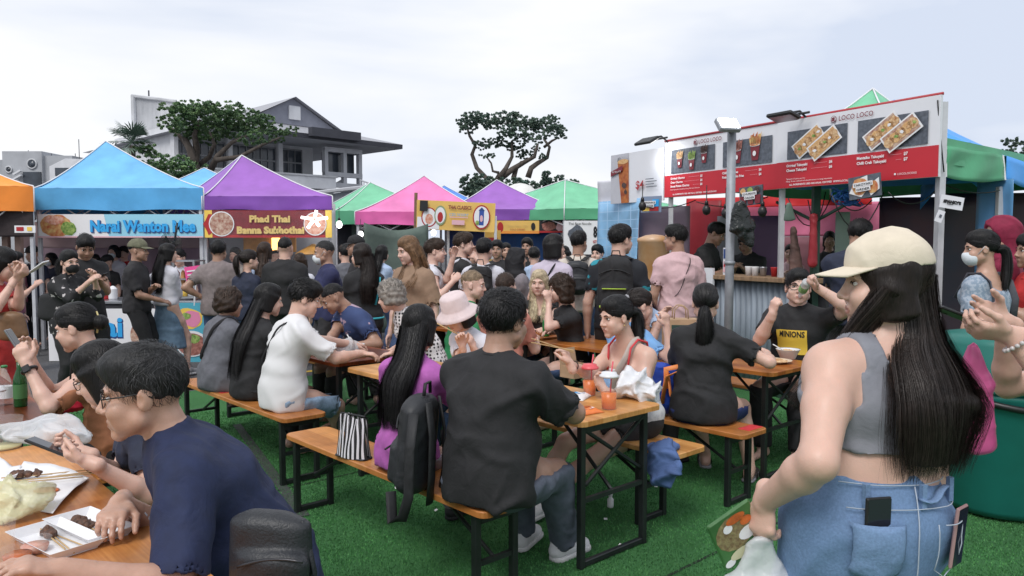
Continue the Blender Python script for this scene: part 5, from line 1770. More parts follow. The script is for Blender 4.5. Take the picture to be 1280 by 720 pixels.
p.text('88',L*.58,h*.52,h*.42,BLK,bold=.014,width=L*.13);p.disc(L*.22,h*.6,L*.14,h*.26,GREY,16,jit=.15);p.disc(L*.28,h*.22,L*.12,h*.18,FD_FRY,16);p.text('Thai Boat Noodle',L*.28,h*.88,h*.1,BLK,width=L*.4);p.text('HOT SOUP',L*.58,h*.34,h*.12,RED,bold=.003,width=L*.14)
p.disc(L*.60,h*.15,L*.08,h*.13,FD_NOOD,14);p.build('print',r)
BLT=mat('tarp_blue',(0.035,0.15,0.50),.5,'plain',2,.2,.3)
tarp('back_tarp','bright blue tarp closing the drinks stall behind the hijab woman',vec(px_x(622,16),16.2,0),vec(px_x(706,16),16.2,0),0,hz(288,16),BLT,fold=.05)
tarp('back_tarp','dark blue tarp behind the yellow dessert banner',vec(px_x(562,15.6),15.6,0),vec(px_x(608,15.6),15.6,0),.6,hz(285,15.6),mat('tarp_navy',(.015,.04,.16),.6,'plain',2,.2,.3),fold=.04)
r,p,L,h=banner('poster','yellow price poster below the dessert banner',W(606,320,14.4),W(626,320,14.4),.5,hz(288,14.4),YB,'poster');p.rect(L*.2,h*.6,L*.8,h*.8,WHI);p.rect(L*.2,h*.85,L*.8,h*.9,RED);p.build('print',r)
GTARP=mat('tarp_grey_green',(0.10,0.135,0.115),.65,'plain',3,.25,.5)
tarp('side_tarp','grey green tarp wall hanging behind the beige woman',vec(px_x(455,12.6),12.6,0),vec(px_x(535,13.4),13.4,0),.1,hz(279,13),GTARP,fold=.07,fr=4,sagz=.12)
for i,(a,b_,y_,m_)in enumerate(((410,470,17.9,DKTARP),(600,760,18.6,DKTARP),(740,880,16.8,MAUVE),(440,520,17.6,GTARP))):
 tarp('back_tarp',['dark back tarp of the green stall','dark back tarp far behind the purple canopy','mauve back tarp of the pale green stall','grey back tarp behind the pink canopy'][i],vec(px_x(a,y_),y_,0),vec(px_x(b_,y_),y_,0),0,2.1,m_,fold=.03)
r,p,L,h=banner('counter_banner','yellow and red counter front of the drinks stall',W(600,360,13.6),W(760,360,13.6),.02,.95,YB,'counter');p.rect(0,h*.3,L,h*.6,RED);p.build('print',r)
# ---------------------------------------------------------------- the takoyaki stall
SU=nrm(vec(.492,-.87,0));SN=vec(-.87,-.492,0);SP0=vec(1.342,10.493,0);SL=4.59
ZB,ZR,ZT=2.17,2.435,2.85
def sg(u,z=0,n=0):return SP0+SU*u+SN*n+vec(0,0,z)
def su_of(px):
 q=(px-640)/FPX
 return SL-(3.6-6.5*q)/(.492+.87*q)
REDS=mat('sign_red',(0.52,0.016,0.03),.45,'plain',2,.06,0);WHS=mat('sign_white',(0.74,0.75,0.80),.5,'plain',2,.04,0)
sb=empty('sign_board',tuple(sg(3.0,ZB)),'long white and red menu signboard of the takoyaki stall','signboard')
sections=[(1.10,2.868,'a'),(2.872,SL,'b')]
for u0,u1,k in sections:
 b=MB();off=0.0 if k=='a' else 0.03
 A=[sg(u0,ZB,off),sg(u1,ZB,off),sg(u1,ZT,off),sg(u0,ZT,off)]
 b.add(A+[q-SN*.03 for q in A],[(0,1,2,3),(7,6,5,4),(1,0,4,5),(2,1,5,6),(3,2,6,7),(0,3,7,4)])
 b.build('panel',WHS,sb,world=True)
 p=Print(sg(0,0,off),SU,(0,0,1))
 p.rect(u0+.002,ZB+.002,u1-.002,ZR,REDS)
 w=u1-u0
 pics=[]
 if k=='a':
  xs=[(su_of(838),su_of(892)),(su_of(902),su_of(963))]
 else:
  xs=[(su_of(984),su_of(1058)),(su_of(1071),su_of(1158))]
 for x0,x1 in xs:
  p.rect(x0,ZR+.02,x1,ZT-.115,GREY)
  pics.append((x0,x1))
 z0,z1=ZR+.02,ZT-.115
 ph_=z1-z0
 if k=='a':
  def cup(x,z,s,top,m):
   p.poly([(x-.034*s,z),(x+.034*s,z),(x+.05*s,z+.12*s),(x-.05*s,z+.12*s)],MAR,k=8)
   for i in range(9):
    a=i/8
    xx=x+(a-.5)*.08*s
    p.poly([(xx-.012*s,z+.12*s),(xx+.012*s,z+.12*s),(xx+.016*s+(a-.5)*.03*s,z+(.19+.02*(i%3))*s),(xx-.008*s+(a-.5)*.03*s,z+(.185+.02*(i%2))*s)],m,k=9)
   p.disc(x,z+.122*s,.052*s,.010*s,WHI,16,k=10);p.disc(x,z+.124*s,.046*s,.007*s,m,14,k=11)
   p.disc(x,z+.055*s,.018*s,.022*s,WHI,14,k=12)
  x0,x1=pics[0];w_=x1-x0
  cup(x0+w_*.22,z0+.06,.9,0,FD_FRY);cup(x0+w_*.5,z0+.02,1.0,0,FD_GRN);cup(x0+w_*.78,z0+.08,.95,0,FD_DARK)
  x0,x1=pics[1];w_=x1-x0
  cup(x0+w_*.32,z0+.03,1.15,0,FD_MEAT);cup(x0+w_*.68,z0+.04,1.3,0,FD_NOOD)
 else:
  for i,(x0,x1)in enumerate(pics):
   w_=x1-x0
   for j,(cx,cz,rot)in enumerate(((.38,.56,.62),(.66,.42,.62))):
    X0,Z0=x0+w_*cx,z0+ph_*cz
    def bx(hw,hh,m,kk):
     cs,sn=math.cos(rot),math.sin(rot)
     p.poly([(X0+a*cs-b2*sn,Z0+a*sn*.9+b2*cs)for a,b2 in((-hw,-hh),(hw,-hh),(hw,hh),(-hw,hh))],m,k=kk)
    bx(.19,.085,WHI,8+j*6);bx(.172,.070,FD_MIX if i else FD_FRY,9+j*6)
    for q in range(5):
     a=(q-2)*.068
     p.disc(X0+a*math.cos(rot),Z0+a*math.sin(rot)*.9,.050,.050,[FD_TAKO,FD_FRY][q%2],12,k=10+j*6,jit=.12)
     p.disc(X0+a*math.cos(rot)+.012,Z0+a*math.sin(rot)*.9+.008,.020,.014,[FD_GRN,WHI,FD_TAKO][(q+i+j)%3],9,k=11+j*6,jit=.3)
     # logo and words
 lx=su_of(868)if k=='a' else su_of(1041)
 p.disc(lx,ZT-.062,.032,.032,MAR,20,k=6);p.disc(lx,ZT-.062,.027,.027,WHS,20,k=7)
 p.text('楽',lx,ZT-.082,.046,MAR,bold=.001,k=8)
 p.text('LOCO LOCO',lx+.055,ZT-.085,.066,MAR,'LEFT',bold=.0005,width=.36,k=6)
 if k=='a':
  rows=[(su_of(838),['Original Churros','Oreo Churros','Sweet Potato Churros'],['$5','$6','$6'],su_of(877)),(su_of(902),['Chilli Crab Fries','Potato Mentaiko Fries'],['$6','$6'],su_of(950))]
 else:
  rows=[(su_of(984),['Original Takoyaki','Cheese Takoyaki'],['$6','$6'],su_of(1040)),(su_of(1071),['Mentaiko Takoyaki','Chilli Crab Takoyaki'],['$7','$7'],su_of(1133))]
 for x,names,pr,xe in rows:
  for i,(nm_,q)in enumerate(zip(names,pr)):
   zz=ZR-.055-.047*i
   p.text(nm_,x,zz,.036,WHI,'LEFT',bold=.0012,k=6)
   p.text(q,xe-.03,zz,.036,WHI,'LEFT',bold=.0012,k=6)
   p.rect(x+.018*len(nm_)+.03,zz+.012,xe-.05,zz+.014,LPINK,k=6)
 fx=rows[0][0]
 p.text('Takoyaki at 7 pieces per box' if k=='b' else 'Sweet: Chocolate, Caramel, Sea Honey, Milo. Extra Chocolate',fx,ZB+.082,.020,WHI,'LEFT',k=6)
 if k=='b':
  p.text('Fillings: Bonito, seaweed and takoyaki sauces or a tangy mayonnaise',fx,ZB+.058,.020,WHI,'LEFT',k=6)
  p.text('LOCOLOCOSG',su_of(1122),ZB+.040,.026,WHI,'LEFT',k=6);p.disc(su_of(1119),ZB+.05,.010,.010,WHI,10,k=6)
 p.text('ALL INGREDIENTS USED ARE HALAL CERTIFIED  WWW.LOCOLOCO',fx+.04,ZB+.022,.024,WHI,'LEFT',bold=.0006,k=6)
 p.build('print',sb)
b=MB();b.smooth();b.tube([sg(1.1,ZT+.012),sg(SL,ZT+.012)],.014,6);b.build('top_rail',mat('rail_red',(.4,.03,.04),.5,'flat'),sb,world=True)
for u in(1.15,2.87,SL-.03):
 b=MB();b.box(tuple(sg(u,ZT/2-.02,-.06)),(.05,.05,ZT-.06));b.build('post',ALU,sb,world=True)
 # tea panel
r,p,L,h=banner('tea_poster','white iced tea poster with a four dollar price at the left of the signboard',sg(0.02,0,.01),sg(1.09,0,.01),ZB-.03,ZT-.06,WHS,'poster',.02)
p.rect(L*.0,h*.0,L*.36,h,mat('poster_grey',(.50,.50,.55),.5,'plain',3,.08,0))
p.poly([(L*.22,0),(L*.37,0),(L*.36,h*.86),(L*.14,h*.82)],FD_TEA);p.disc(L*.25,h*.84,L*.11,h*.05,FD_FRY,16);p.disc(L*.28,h*.35,L*.045,h*.06,FD_DARK,12,jit=.2);p.disc(L*.31,h*.22,L*.03,h*.05,FD_DARK,12,jit=.2)
for q in range(3):p.disc(L*.25,h*(.86+.02*q),L*.12,h*.055,WHI,20,k=2)
p.poly([(L*.02,h*.56),(L*.26,h*.66),(L*.26,h*.76),(L*.02,h*.66)],MAR);p.text('MIX TEA LATTE',L*.14,h*.63,h*.05,WHI,width=L*.18)
p.text('$4',L*.60,h*.26,h*.22,RED,bold=.003,width=L*.15)
for q in range(4):p.rect(L*.72,h*(.27+.05*q),L*(.92-.05*(q%2)),h*(.285+.05*q),GREY)
p.build('print',r)
# flood lamps clipped on the sign
def flood(u,label,lit):
 r=empty('flood_lamp',tuple(sg(u,ZT+.1,.35)),label,'lamp','flood lamps over the signboard')
 b=MB();b.smooth();b.tube([sg(u,ZT,0),sg(u,ZT+.06,.1),sg(u,ZT+.02,.30)],.012,6);b.tube([sg(u-.13,ZT+.03,.12),sg(u+.13,ZT+.03,.12)],.012,6);b.build('bracket',DARKM,r,world=True)
 R=Matrix((tuple(SU),tuple(SN),(0,0,1))).transposed()@Matrix.Rotation(-.5 if lit else .3,3,'X')
 b=MB();b.box(tuple(sg(u,ZT-.01,.33)),(.30,.16,.035),R=R,ch=.008);b.build('housing',DARKM,r,world=True)
 b=MB();b.box(tuple(sg(u,ZT-.01,.33)+np.array(R@Vector((0,-.01,-.020)))),(.26,.13,.004),R=R);b.build('lens',LED if lit else STEEL,r,world=True)
 return R
flood(su_of(836)-.05,'lit flood lamp shining down on the churros picture',True)
flood(su_of(1006)-.02,'unlit black flood lamp above the middle of the signboard',False)
fl_=bpy.data.lights.new('flood_light','SPOT');fl_.energy=11;fl_.spot_size=1.9;fl_.spot_blend=0.9;fl_.color=(.95,.98,1.0);fl_.shadow_soft_size=.06
fo_=bpy.data.objects.new('flood_light',fl_);link(fo_)
uu=su_of(836)
fo_.location=tuple(sg(uu-.05,ZT-.05,.34))
fo_.rotation_euler=Vector(tuple(sg(uu-.05,ZT-.05,.34)-sg(uu+.0,ZR+.15,0))).to_track_quat('Z','Y').to_euler()
# lamp post
lp=empty('lamp_post',(px_x(912,7.0),7.0,0),'grey steel pole with a glowing led floodlight on top','lamp post')
GALV=mat('galvanised',(0.30,0.32,0.35),.55,'plain',10,.15,.05,metal=.3)
xl=px_x(912,7.0)
b=MB();b.smooth();b.lathe([(.040,0),(.040,hz(165,7.0))],(xl,7.0,0),14);b.lathe([(.05,0),(.05,.03)],(xl,7.0,1.42),14);b.build('pole',GALV,lp,world=True)
zz=hz(163,7.0)
Rf=Matrix.Rotation(.25,3,'Z')@Matrix.Rotation(-.75,3,'X')
b=MB();b.box((xl-.06,6.92,zz+.02),(.21,.05,.15),R=Rf,ch=.01);b.build('lamp_head',GALV,lp,world=True)
cL=Vector((xl-.06,6.92,zz+.02))+Rf@Vector((0,-.030,0))
b=MB();b.box(tuple(cL),(.17,.008,.11),R=Rf);b.build('lens',mat('led_bright',(1.0,1.0,1.0),.5,'flat',emit=16),lp,world=True)
b=MB();b.tube([(xl,7.0,zz-.06),(xl-.05,6.95,zz)],.012,6);b.build('bracket',DARKM,lp,world=True)
# black rubbish bag tied to the pole
BAGB=mat('bag_black',(0.012,0.016,0.016),.25,'plain',30,.3,.6)
V,Q=field_mesh([ecap(W(924,255,6.85),W(928,285,6.85),(1,0,.2),.055,.04,.12,.05,.03),ecap(W(928,283,6.85),W(940,308,6.83),(1,0,.2),.11,.045,.03,.02,.03)],.014)
V=wrinkle(V,Q,.0045,5,50)
tag(mesh_np('rubbish_bag',V,Q,[BAGB]),'black plastic rubbish bag tied to the lamp pole','bag')
# stall body
FLc=sg(1.12,0,-.12);FRc=sg(SL-.02,0,-.12)
lk_,lC,lctr=canopy('tall green canopy rising behind the takoyaki signboard',830,1176,FLc[1],FRc[1],2.28,2.50,3.46,2.6,1085,F_GREEN,V_GREEN,poles=False,conc=2.1)
bc=empty('side_canopy',tuple(FRc+vec(.5,.4,0)),'green side awning with white piping right of the signboard','awning')
pA,pB=vec(px_x(1177,6.55),6.55,0),vec(px_x(1251,7.3),7.3,0)
def vfn(u,v):
 p=pA+(pB-pA)*u
 zt_,zb_=hz(184,6.55)+(hz(195,7.3)-hz(184,6.55))*u,hz(222,6.55)+(hz(226,7.3)-hz(222,6.55))*u
 return(p[0]+.01*math.sin(v*7+u*5),p[1]-.02*math.sin(u*11+v*3),zt_+(zb_-zt_)*v-.03*v*math.sin(PI*u))
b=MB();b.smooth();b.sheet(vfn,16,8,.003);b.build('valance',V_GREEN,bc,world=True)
pk=lctr+vec(0,0,3.0)
def rfn(u,v):
 a=vec(*vfn(u,0));t=a+vec(-.8,1.2,.30)
 q=a+(t-a)*v
 return tuple(q)
b=MB();b.smooth();b.sheet(rfn,8,8,.003);b.build('roof',F_GREEN,bc,world=True)
for q in(pA,pB):
 pass
b=MB();b.tube([vfn(0,1),vfn(0,0)],.012,5);b.build('piping',PIPE,bc,world=True)
b=MB();b.tube([vfn(1,1),vfn(1,0)],.012,5);b.build('piping',PIPE,bc,world=True)
for q,zq in((pA+vec(-.02,.03,0),2.2),(pB+vec(.0,.05,0),2.15)):
 b=MB();b.box((q[0],q[1],zq/2),(.055,.055,zq),ch=.004);b.build('pole',ALU,bc,world=True)
 # bright blue canopy further right
bl=empty('canopy_tent',(6.3,9.4,0),'bright blue canopy sloping down at the right edge','canopy tent','pop-up canopies of the food stalls')
q0,q1=vec(px_x(1252,7.35),7.35,hz(196,7.35)),vec(px_x(1335,8.0),8.0,hz(224,8.0))
pk2=vec(px_x(1112,9.2),9.2,hz(127,9.2));q2=q0+vec(-1.9,3.0,0.1);q3=q1+vec(-1.6,3.2,.1)
b=MB();b.smooth()
for a_,b2_ in((q0,q1),(q1,q3),(q3,q2),(q2,q0)):
 b.sheet(lambda u,v,a_=a_,b2_=b2_:tuple((a_+(b2_-a_)*u)*(1-v)+pk2*v-vec(0,0,.10*math.sin(PI*v)*(1-.3*u))),8,10)
b.build('roof',F_BRIGHT,bl,world=True)
b=MB();b.smooth();b.sheet(lambda u,v:tuple(q0+(q1-q0)*u+vec(.0,-.02*math.sin(u*20)*v-.012,-.24*v)),20,5,.003);b.build('valance',F_BRIGHT,bl,world=True)
b=MB();b.box((q1[0],q1[1]+.06,1.0),(.05,.05,2.0));b.build('pole',ALU,bl,world=True)
# counter of corrugated metal with a timber top
ct=empty('counter',tuple(sg(2.9,0)),'corrugated metal counter with timber top at the takoyaki stall','counter')
u0,u1=su_of(866),su_of(1010)
ZC=1.20
b=MB();b.smooth()
nn_=int((u1-u0)/.019)
b.sheet(lambda u,v:tuple(sg(u0+(u1-u0)*u,ZC*(1-v)+.0,.012*math.sin(u*nn_/2*PI))),nn_*2,1,.002)
b.build('corrugated_front',mat('corrugated_zinc',(0.22,0.26,0.31),.6,'plain',9,.22,.1,metal=.15,stretch=(1,1,.15)),ct,world=True)
Rs=Matrix((tuple(SU),tuple(SN),(0,0,1))).transposed()
b=MB();b.box(tuple(sg((u0+u1)/2,ZC+.03,-.12)),(u1-u0+.06,.42,.05),R=Rs,ch=.006);b.build('timber_top',mat('timber_top',(.27,.17,.10),.6,'plain',5,.25,.2,stretch=(1,8,1)),ct,world=True)
b=MB();b.box(tuple(sg((u0+u1)/2,ZC/2,-.30)),(u1-u0,.05,ZC),R=Rs);b.build('back_panel',DKTARP,ct,world=True)
# white menu board with the red round mark
um0,um1=su_of(851),su_of(899)
r,p,L,h=banner('menu_board','white board with a round red mark beside the corrugated counter',sg(um0,0,.10),sg(um1,0,.10),.76,1.33,WHS,'sign board',.03)
p.rect(0,0,L,h*.12,RED);p.disc(L*.46,h*.60,.135,.135,RED,28);p.text('楽',L*.46,h*.60-.078,.20,WHS,bold=.004);p.text('TAKOYAKI',L*.5,h*.035,h*.055,WHI,width=L*.5);p.build('print',r)
b=MB();b.box(tuple(sg((um0+um1)/2,.38,.08)),(um1-um0,.04,.75),R=Rs);b.build('base',mat('corrugated_zinc',(0,0,0)),r,world=True)
# small menu stand on the counter
r,p,L,h=banner('menu_stand','small framed price list standing on the counter beside the pole',sg(su_of(902),0,-.02),sg(su_of(912),0,-.02),ZC+.055,ZC+.36,WHS,'menu',.01);p.rect(L*.08,h*.6,L*.92,h*.95,NAVY);p.rect(L*.1,h*.1,L*.9,h*.5,LPINK);p.rect(L*.15,h*.3,L*.85,h*.4,RED);p.build('print',r)
for k,(px_,m_)in enumerate(((926,WHI),(934,WHI),(944,STEEL),(958,RED))):
 b=MB();b.smooth();b.lathe([(.03,0),(.04,.09),(.042,.1),(.036,.1),(.028,.02)],tuple(sg(su_of(px_),ZC+.056,-.12)),12)
 tag(b.build('cup',m_),['white paper cup near the pole on the timber counter','second white cup on the timber counter','steel cup on the timber counter','red cup on the timber counter'][k],'cup','cups on the timber counter')
 # tarps around and behind
PLAID=mat('tarp_plaid',(0.24,0.46,0.70),.45,'plain',2.2,.3,.4)
nn2,ll2,bb2=nodes_of(PLAID)
co2=nn2.new('ShaderNodeTexCoord');sp2=nn2.new('ShaderNodeSeparateXYZ');ll2(co2.outputs['Object'],sp2.inputs[0])
prev=bb2.inputs['Base Color'].links[0].from_socket
for ax_n in('X','Z'):
 m1=nn2.new('ShaderNodeMath');m1.operation='PINGPONG';m1.inputs[1].default_value=.06;ll2(sp2.outputs[ax_n],m1.inputs[0])
 m2=nn2.new('ShaderNodeMath');m2.operation='LESS_THAN';m2.inputs[1].default_value=.005;ll2(m1.outputs[0],m2.inputs[0])
 mm=nn2.new('ShaderNodeMix');mm.data_type='RGBA';ll2(m2.outputs[0],mm.inputs['Factor']);ll2(prev,mm.inputs['A']);mm.inputs['B'].default_value=(.34,.54,.76,1);prev=mm.outputs['Result']
ll2(prev,bb2.inputs['Base Color'])
tarp('side_tarp','pale blue checked plastic sheet on the left side of the takoyaki stall',W(749,300,10.9)*vec(1,1,0),W(800,300,9.9)*vec(1,1,0),.1,hz(250,10.3),PLAID,fold=.05,fr=5)
tarp('side_tarp','white cloth strip above the blue checked sheet',W(747,240,10.92)*vec(1,1,0),W(792,240,10.5)*vec(1,1,0),hz(253,10.7),hz(226,10.7),mat('cloth_white',(.62,.62,.68),.8,'cloth',5,.06,.2),fold=.02,fr=4)
LILAC=mat('lilac_sheet',(0.33,0.24,0.31),.4,'plain',1.5,.2,.3)
tarp('side_tarp','lilac translucent sheet behind the man in the pink shirt',W(799,300,10.2)*vec(1,1,0),W(862,300,9.9)*vec(1,1,0),.1,hz(258,10),LILAC,fold=.03,fr=3)
b=MB();b.smooth();b.lathe([(.17,-.27),(.18,-.25),(.19,.2),(.20,.21),(.20,.25),(.1,.29),(.02,.30)],tuple(W(817,324,9.3)),22);tag(b.build('drinks_tank',mat('tank_orange',(.50,.25,.09),.3,'plain',4,.15,0,col2=(.58,.40,.26))),'orange drinks tank behind the man in the pink shirt','tank')
b=MB();b.box(tuple(W(818,326,9.3)*vec(1,1,0)+vec(0,0,.56)),(.6,.5,1.1),ch=.02);tag(b.build('side_table',mat('table_white',(.5,.5,.54),.6,'plain',4,.1,0)),'pale side table under the orange drinks tank','table')
DRED=mat('tarp_red',(0.30,0.02,0.03),.5,'plain',2,.2,.3);LPK=mat('tarp_pink',(0.62,0.16,0.28),.6,'plain',2,.2,.2)
tarp('back_tarp','dark red curtain inside the takoyaki stall',W(862,300,11.0)*vec(1,1,0),W(900,300,10.6)*vec(1,1,0),.2,2.2,DRED,fold=.06)
tarp('back_tarp','pink banner wall far behind the takoyaki counter',W(858,280,13.5)*vec(1,1,0),W(1100,280,12.0)*vec(1,1,0),hz(296,13),hz(256,13),LPK,fold=.01)
tarp('back_tarp','bright red strip above the pink banner wall',W(858,250,13.3)*vec(1,1,0),W(1090,250,11.9)*vec(1,1,0),hz(259,12.7),hz(246,12.7),mat('strip_red',(.62,.02,.025),.5,'flat'),fold=.01)
tarp('back_tarp','grey plastic screen behind the counter vendor',W(896,310,10.4)*vec(1,1,0),W(938,310,10.3)*vec(1,1,0),.2,hz(270,10.3),mat('screen_grey',(.32,.32,.35),.5,'plain',2,.1,0),fold=.01)
tarp('back_tarp','purple plastic screen right of the counter vendor',W(938,310,10.29)*vec(1,1,0),W(976,310,10.2)*vec(1,1,0),.2,hz(270,10.3),mat('screen_purple',(.22,.11,.24),.5,'plain',2,.1,0),fold=.01)
tarp('back_tarp','dark maroon back wall of the takoyaki stall',W(970,310,13.8)*vec(1,1,0),W(1110,310,12.6)*vec(1,1,0),.0,1.72,mat('wall_maroon',(.20,.08,.10),.7,'plain',2,.3,.2),fold=.04)
tarp('back_tarp','dark blue and maroon tarp right of the takoyaki sign',W(1098,290,9.6)*vec(1,1,0),W(1178,290,9.4)*vec(1,1,0),0,hz(247,9.5),mat('tarp_ink',(.028,.025,.075),.5,'plain',1.4,0,.3,col2=(.16,.03,.045)),fold=.08,fr=3)
tarp('back_tarp','dark maroon tarp behind the masked woman',W(1172,290,9.9)*vec(1,1,0),W(1330,290,9.6)*vec(1,1,0),0,hz(240,9.5),mat('tarp_wine',(.07,.025,.04),.5,'plain',1.4,0,.3,col2=(.02,.02,.05)),fold=.08,fr=3)
tarp('side_tarp','light blue translucent sheet hanging at the right behind the maroon hijab',W(1222,290,7.6)*vec(1,1,0),W(1262,290,7.2)*vec(1,1,0),.3,hz(226,7.4),mat('sheet_blue',(.13,.33,.62),.35,'plain',1.5,.25,.3),fold=.06,fr=6)
# blue underside of next canopy, seen below the sign
b=MB();b.smooth();b.sheet(lambda u,v:tuple(W(1150+95*u,262,8.9+1.2*v)*vec(1,1,0)+vec(0,0,hz(262,8.9)+.36*math.sin(PI*u)*(1-.3*v)+.35*v)),14,6,.004)
tag(b.build('tarp_roof',F_BRIGHT),'blue tarp roof seen under the green awning','tarp')
# hanging placards, order signs
def placard(label,a,b_,z0,z1,lines,m_bg,mk,tilt=0.0):
 r,p,L,h=banner('order_sign',label,a,b_,z0,z1,m_bg,'sign',.01,'order signs hanging below the signboard',tilt)
 mk(p,L,h)
 n=len(lines)
 for i,t in enumerate(lines):
  w=L*(.62 if i==0 else .46)
  z_=h*(.42+.17*(n-1)/2-.21*i)
  p.rect(L*.5-w/2,z_,L*.5+w/2,z_+h*.20,WHI,k=9)
  p.text(t,L*.5,z_+h*.045,h*.14,BLK,width=w*.9,bold=.0005,k=10)
 p.build('print',r)
 return r
placard('small multicoloured drinks order sign below the tea poster',sg(su_of(816),0,.2),sg(su_of(841),0,.2),hz(265,9.4),hz(245,9.4),['DRINKS','ORDER'],mat('sign_steel_blue',(.22,.28,.40),.5,'flat'),lambda p,L,h:(p.rect(L*.08,h*.08,L*.45,h*.35,YELP),p.rect(L*.45,h*.08,L*.9,h*.35,RED),p.rect(L*.6,h*.35,L*.92,h*.8,CYAN)),-.02)
placard('churros order sign with three cups hanging beside the lamp pole',sg(su_of(940),0,.2),sg(su_of(969),0,.2),hz(257,7.9),hz(233,7.9),['CHURROS','ORDER'],GREY,lambda p,L,h:[(p.poly([(L*(x-.1),h*.05),(L*(x+.1),h*.05),(L*(x+.14),h*.5),(L*(x-.14),h*.5)],MAR),p.disc(L*x,h*.78,L*.12,h*.16,[FD_FRY,FD_GRN,FD_DARK][i],12,jit=.1))for i,x in enumerate((.18,.5,.82))],.06)
placard('takoyaki order sign with food photo below the signboard',sg(su_of(1077),0,.2),sg(su_of(1117),0,.2),hz(250,6.9),hz(222,6.9),['TAKOYAKI','ORDER'],GREY,lambda p,L,h:(p.poly([(L*.02,h*.3),(L*.25,h*.85),(L*.62,h*.98),(L*.62,h*.4),(L*.4,h*.05)],WHI),p.disc(L*.38,h*.55,L*.25,h*.38,FD_NOOD,14,jit=.1),p.poly([(L*.62,h*.5),(L*.98,h*.8),(L*.98,h*.3),(L*.7,h*.05)],WHI),p.disc(L*.78,h*.42,L*.16,h*.28,FD_NOOD,12,jit=.1)),.10)
r,p,L,h=banner('name_sign','white name sign tilted on the white pole right of the signboard',W(1174,262,6.45),W(1203,264,6.45),hz(259,6.45),hz(243,6.45),WHS,'sign',.008,tilt=-.16)
p.text("SPANKY'S",L*.5,h*.42,h*.30,BLK,bold=.003,width=L*.78);p.rect(L*.28,h*.30,L*.55,h*.36,BLK);p.build('print',r)
r,p,L,h=banner('small_notice','small white paper notice below the tilted name sign',W(1168,275,6.44),W(1177,275,6.44),hz(276,6.44),hz(261,6.44),WHS,'notice',.004,tilt=-.35);p.rect(L*.35,h*.4,L*.7,h*.65,GREY);p.build('print',r)
# cables, bulbs, hanging things under the sign
cb=MB();cb.smooth()
random.seed(5)
def cable(px0,py0,px1,py1,d,sag,r=.006):
 a,b_=W(px0,py0,d),W(px1,py1,d)
 cb.tube([a+(b_-a)*t+vec(0,0,-sag*4*t*(1-t))for t in np.linspace(0,1,9)],r,5)
for q in((800,257,870,250,9.4,.06),(870,252,960,246,8.6,.08),(985,247,1040,244,7.9,.30),(1010,250,1032,240,7.8,.25),(1040,244,1105,240,7.2,.33),(1048,250,1090,250,7.3,.1),(1110,240,1172,236,6.9,.12),(1180,230,1250,238,7.2,.05),(1172,125,1180,215,6.5,.02)):
 cable(*q)
tag(cb.build('cable',BLACKP),'black power cables looped under the signboard','cable',kind='stuff')
for i,(a,b2,dd)in enumerate(((803,258,9.3),(883,263,8.6),(907,267,8.4),(953,265,7.9))):
 bulb(a,b2,dd,['unlit bulb below the tea poster','unlit bulb left of the lamp pole','unlit bulb touching the lamp pole','unlit bulb right of the rubbish bag'][i],False)
b=MB();b.smooth()
for k in range(14):
 cc=W(1060+random.uniform(-8,8),245+random.uniform(-7,7),7.5)
 b.tube([cc+vec(.10*math.cos(a+k),.03*math.sin(2*a),.05*math.sin(a))for a in np.linspace(0,6.0,10)],.008,5)
tag(b.build('cable_coil',mat('cable_blue',(.03,.13,.42),.4,'plain',4,.3,0)),'coiled blue cable bundle hanging under the signboard','cable',kind='stuff')
pst=empty('stall_post',tuple(W(1019,300,7.9)*vec(1,1,0)),'dark green post wrapped in red cloth under the signboard','post')
b=MB();b.box(tuple(W(1019,300,7.9)*vec(1,1,0)+vec(0,0,1.15)),(.07,.07,2.3));b.build('post',mat('post_green',(.03,.08,.06),.5,'plain',5,.2,0),pst,world=True)
V,Q=field_mesh([ecap(W(1017,270,7.8),W(1016,330,7.8),(1,0,0),.035,.04,.05,.05,.03)],.014);V=wrinkle(V,Q,.004,9,40);mesh_np('red_cloth',V,Q,[DRED],pst)
for a_,b_ in((.35,-.5),(.35,.5)):
 b=MB();q=W(1019,262,7.9);b.tube([q+vec(0,0,-.12),q+SU*b_+vec(0,0,.1)],.018,5);b.build('brace',mat('post_green',(0,0,0)),pst,world=True)
V,Q=field_mesh([ecap(W(986,255,7.7),W(987,275,7.7),(1,0,0),.03,.02,.07,.02,.03)],.012);V=wrinkle(V,Q,.004,4,40);tag(mesh_np('hanging_bag',V,Q,[mat('bag_green',(.10,.15,.12),.6,'plain',5,.2,.3)]),'grey green cloth bag hanging under the signboard','bag')
V,Q=field_mesh([ecap(W(992,285,8.0),W(995,340,8.0),(1,0,0),.03,.03,.08,.05,.03)],.014);V=wrinkle(V,Q,.006,14,40);tag(mesh_np('net_bag',V,Q,[mat('bag_brown',(.12,.07,.06),.7,'plain',12,.5,.5)]),'brown net sack hanging behind the corrugated counter','bag')
tarp('leaning_panel','pale green panel leaning behind the man in navy',W(1044,300,8.6)*vec(1,1,0),W(1062,300,8.5)*vec(1,1,0),.1,hz(265,8.5),mat('panel_pale_green',(.36,.46,.40),.6,'plain',3,.1,0),'panel',fold=.01)
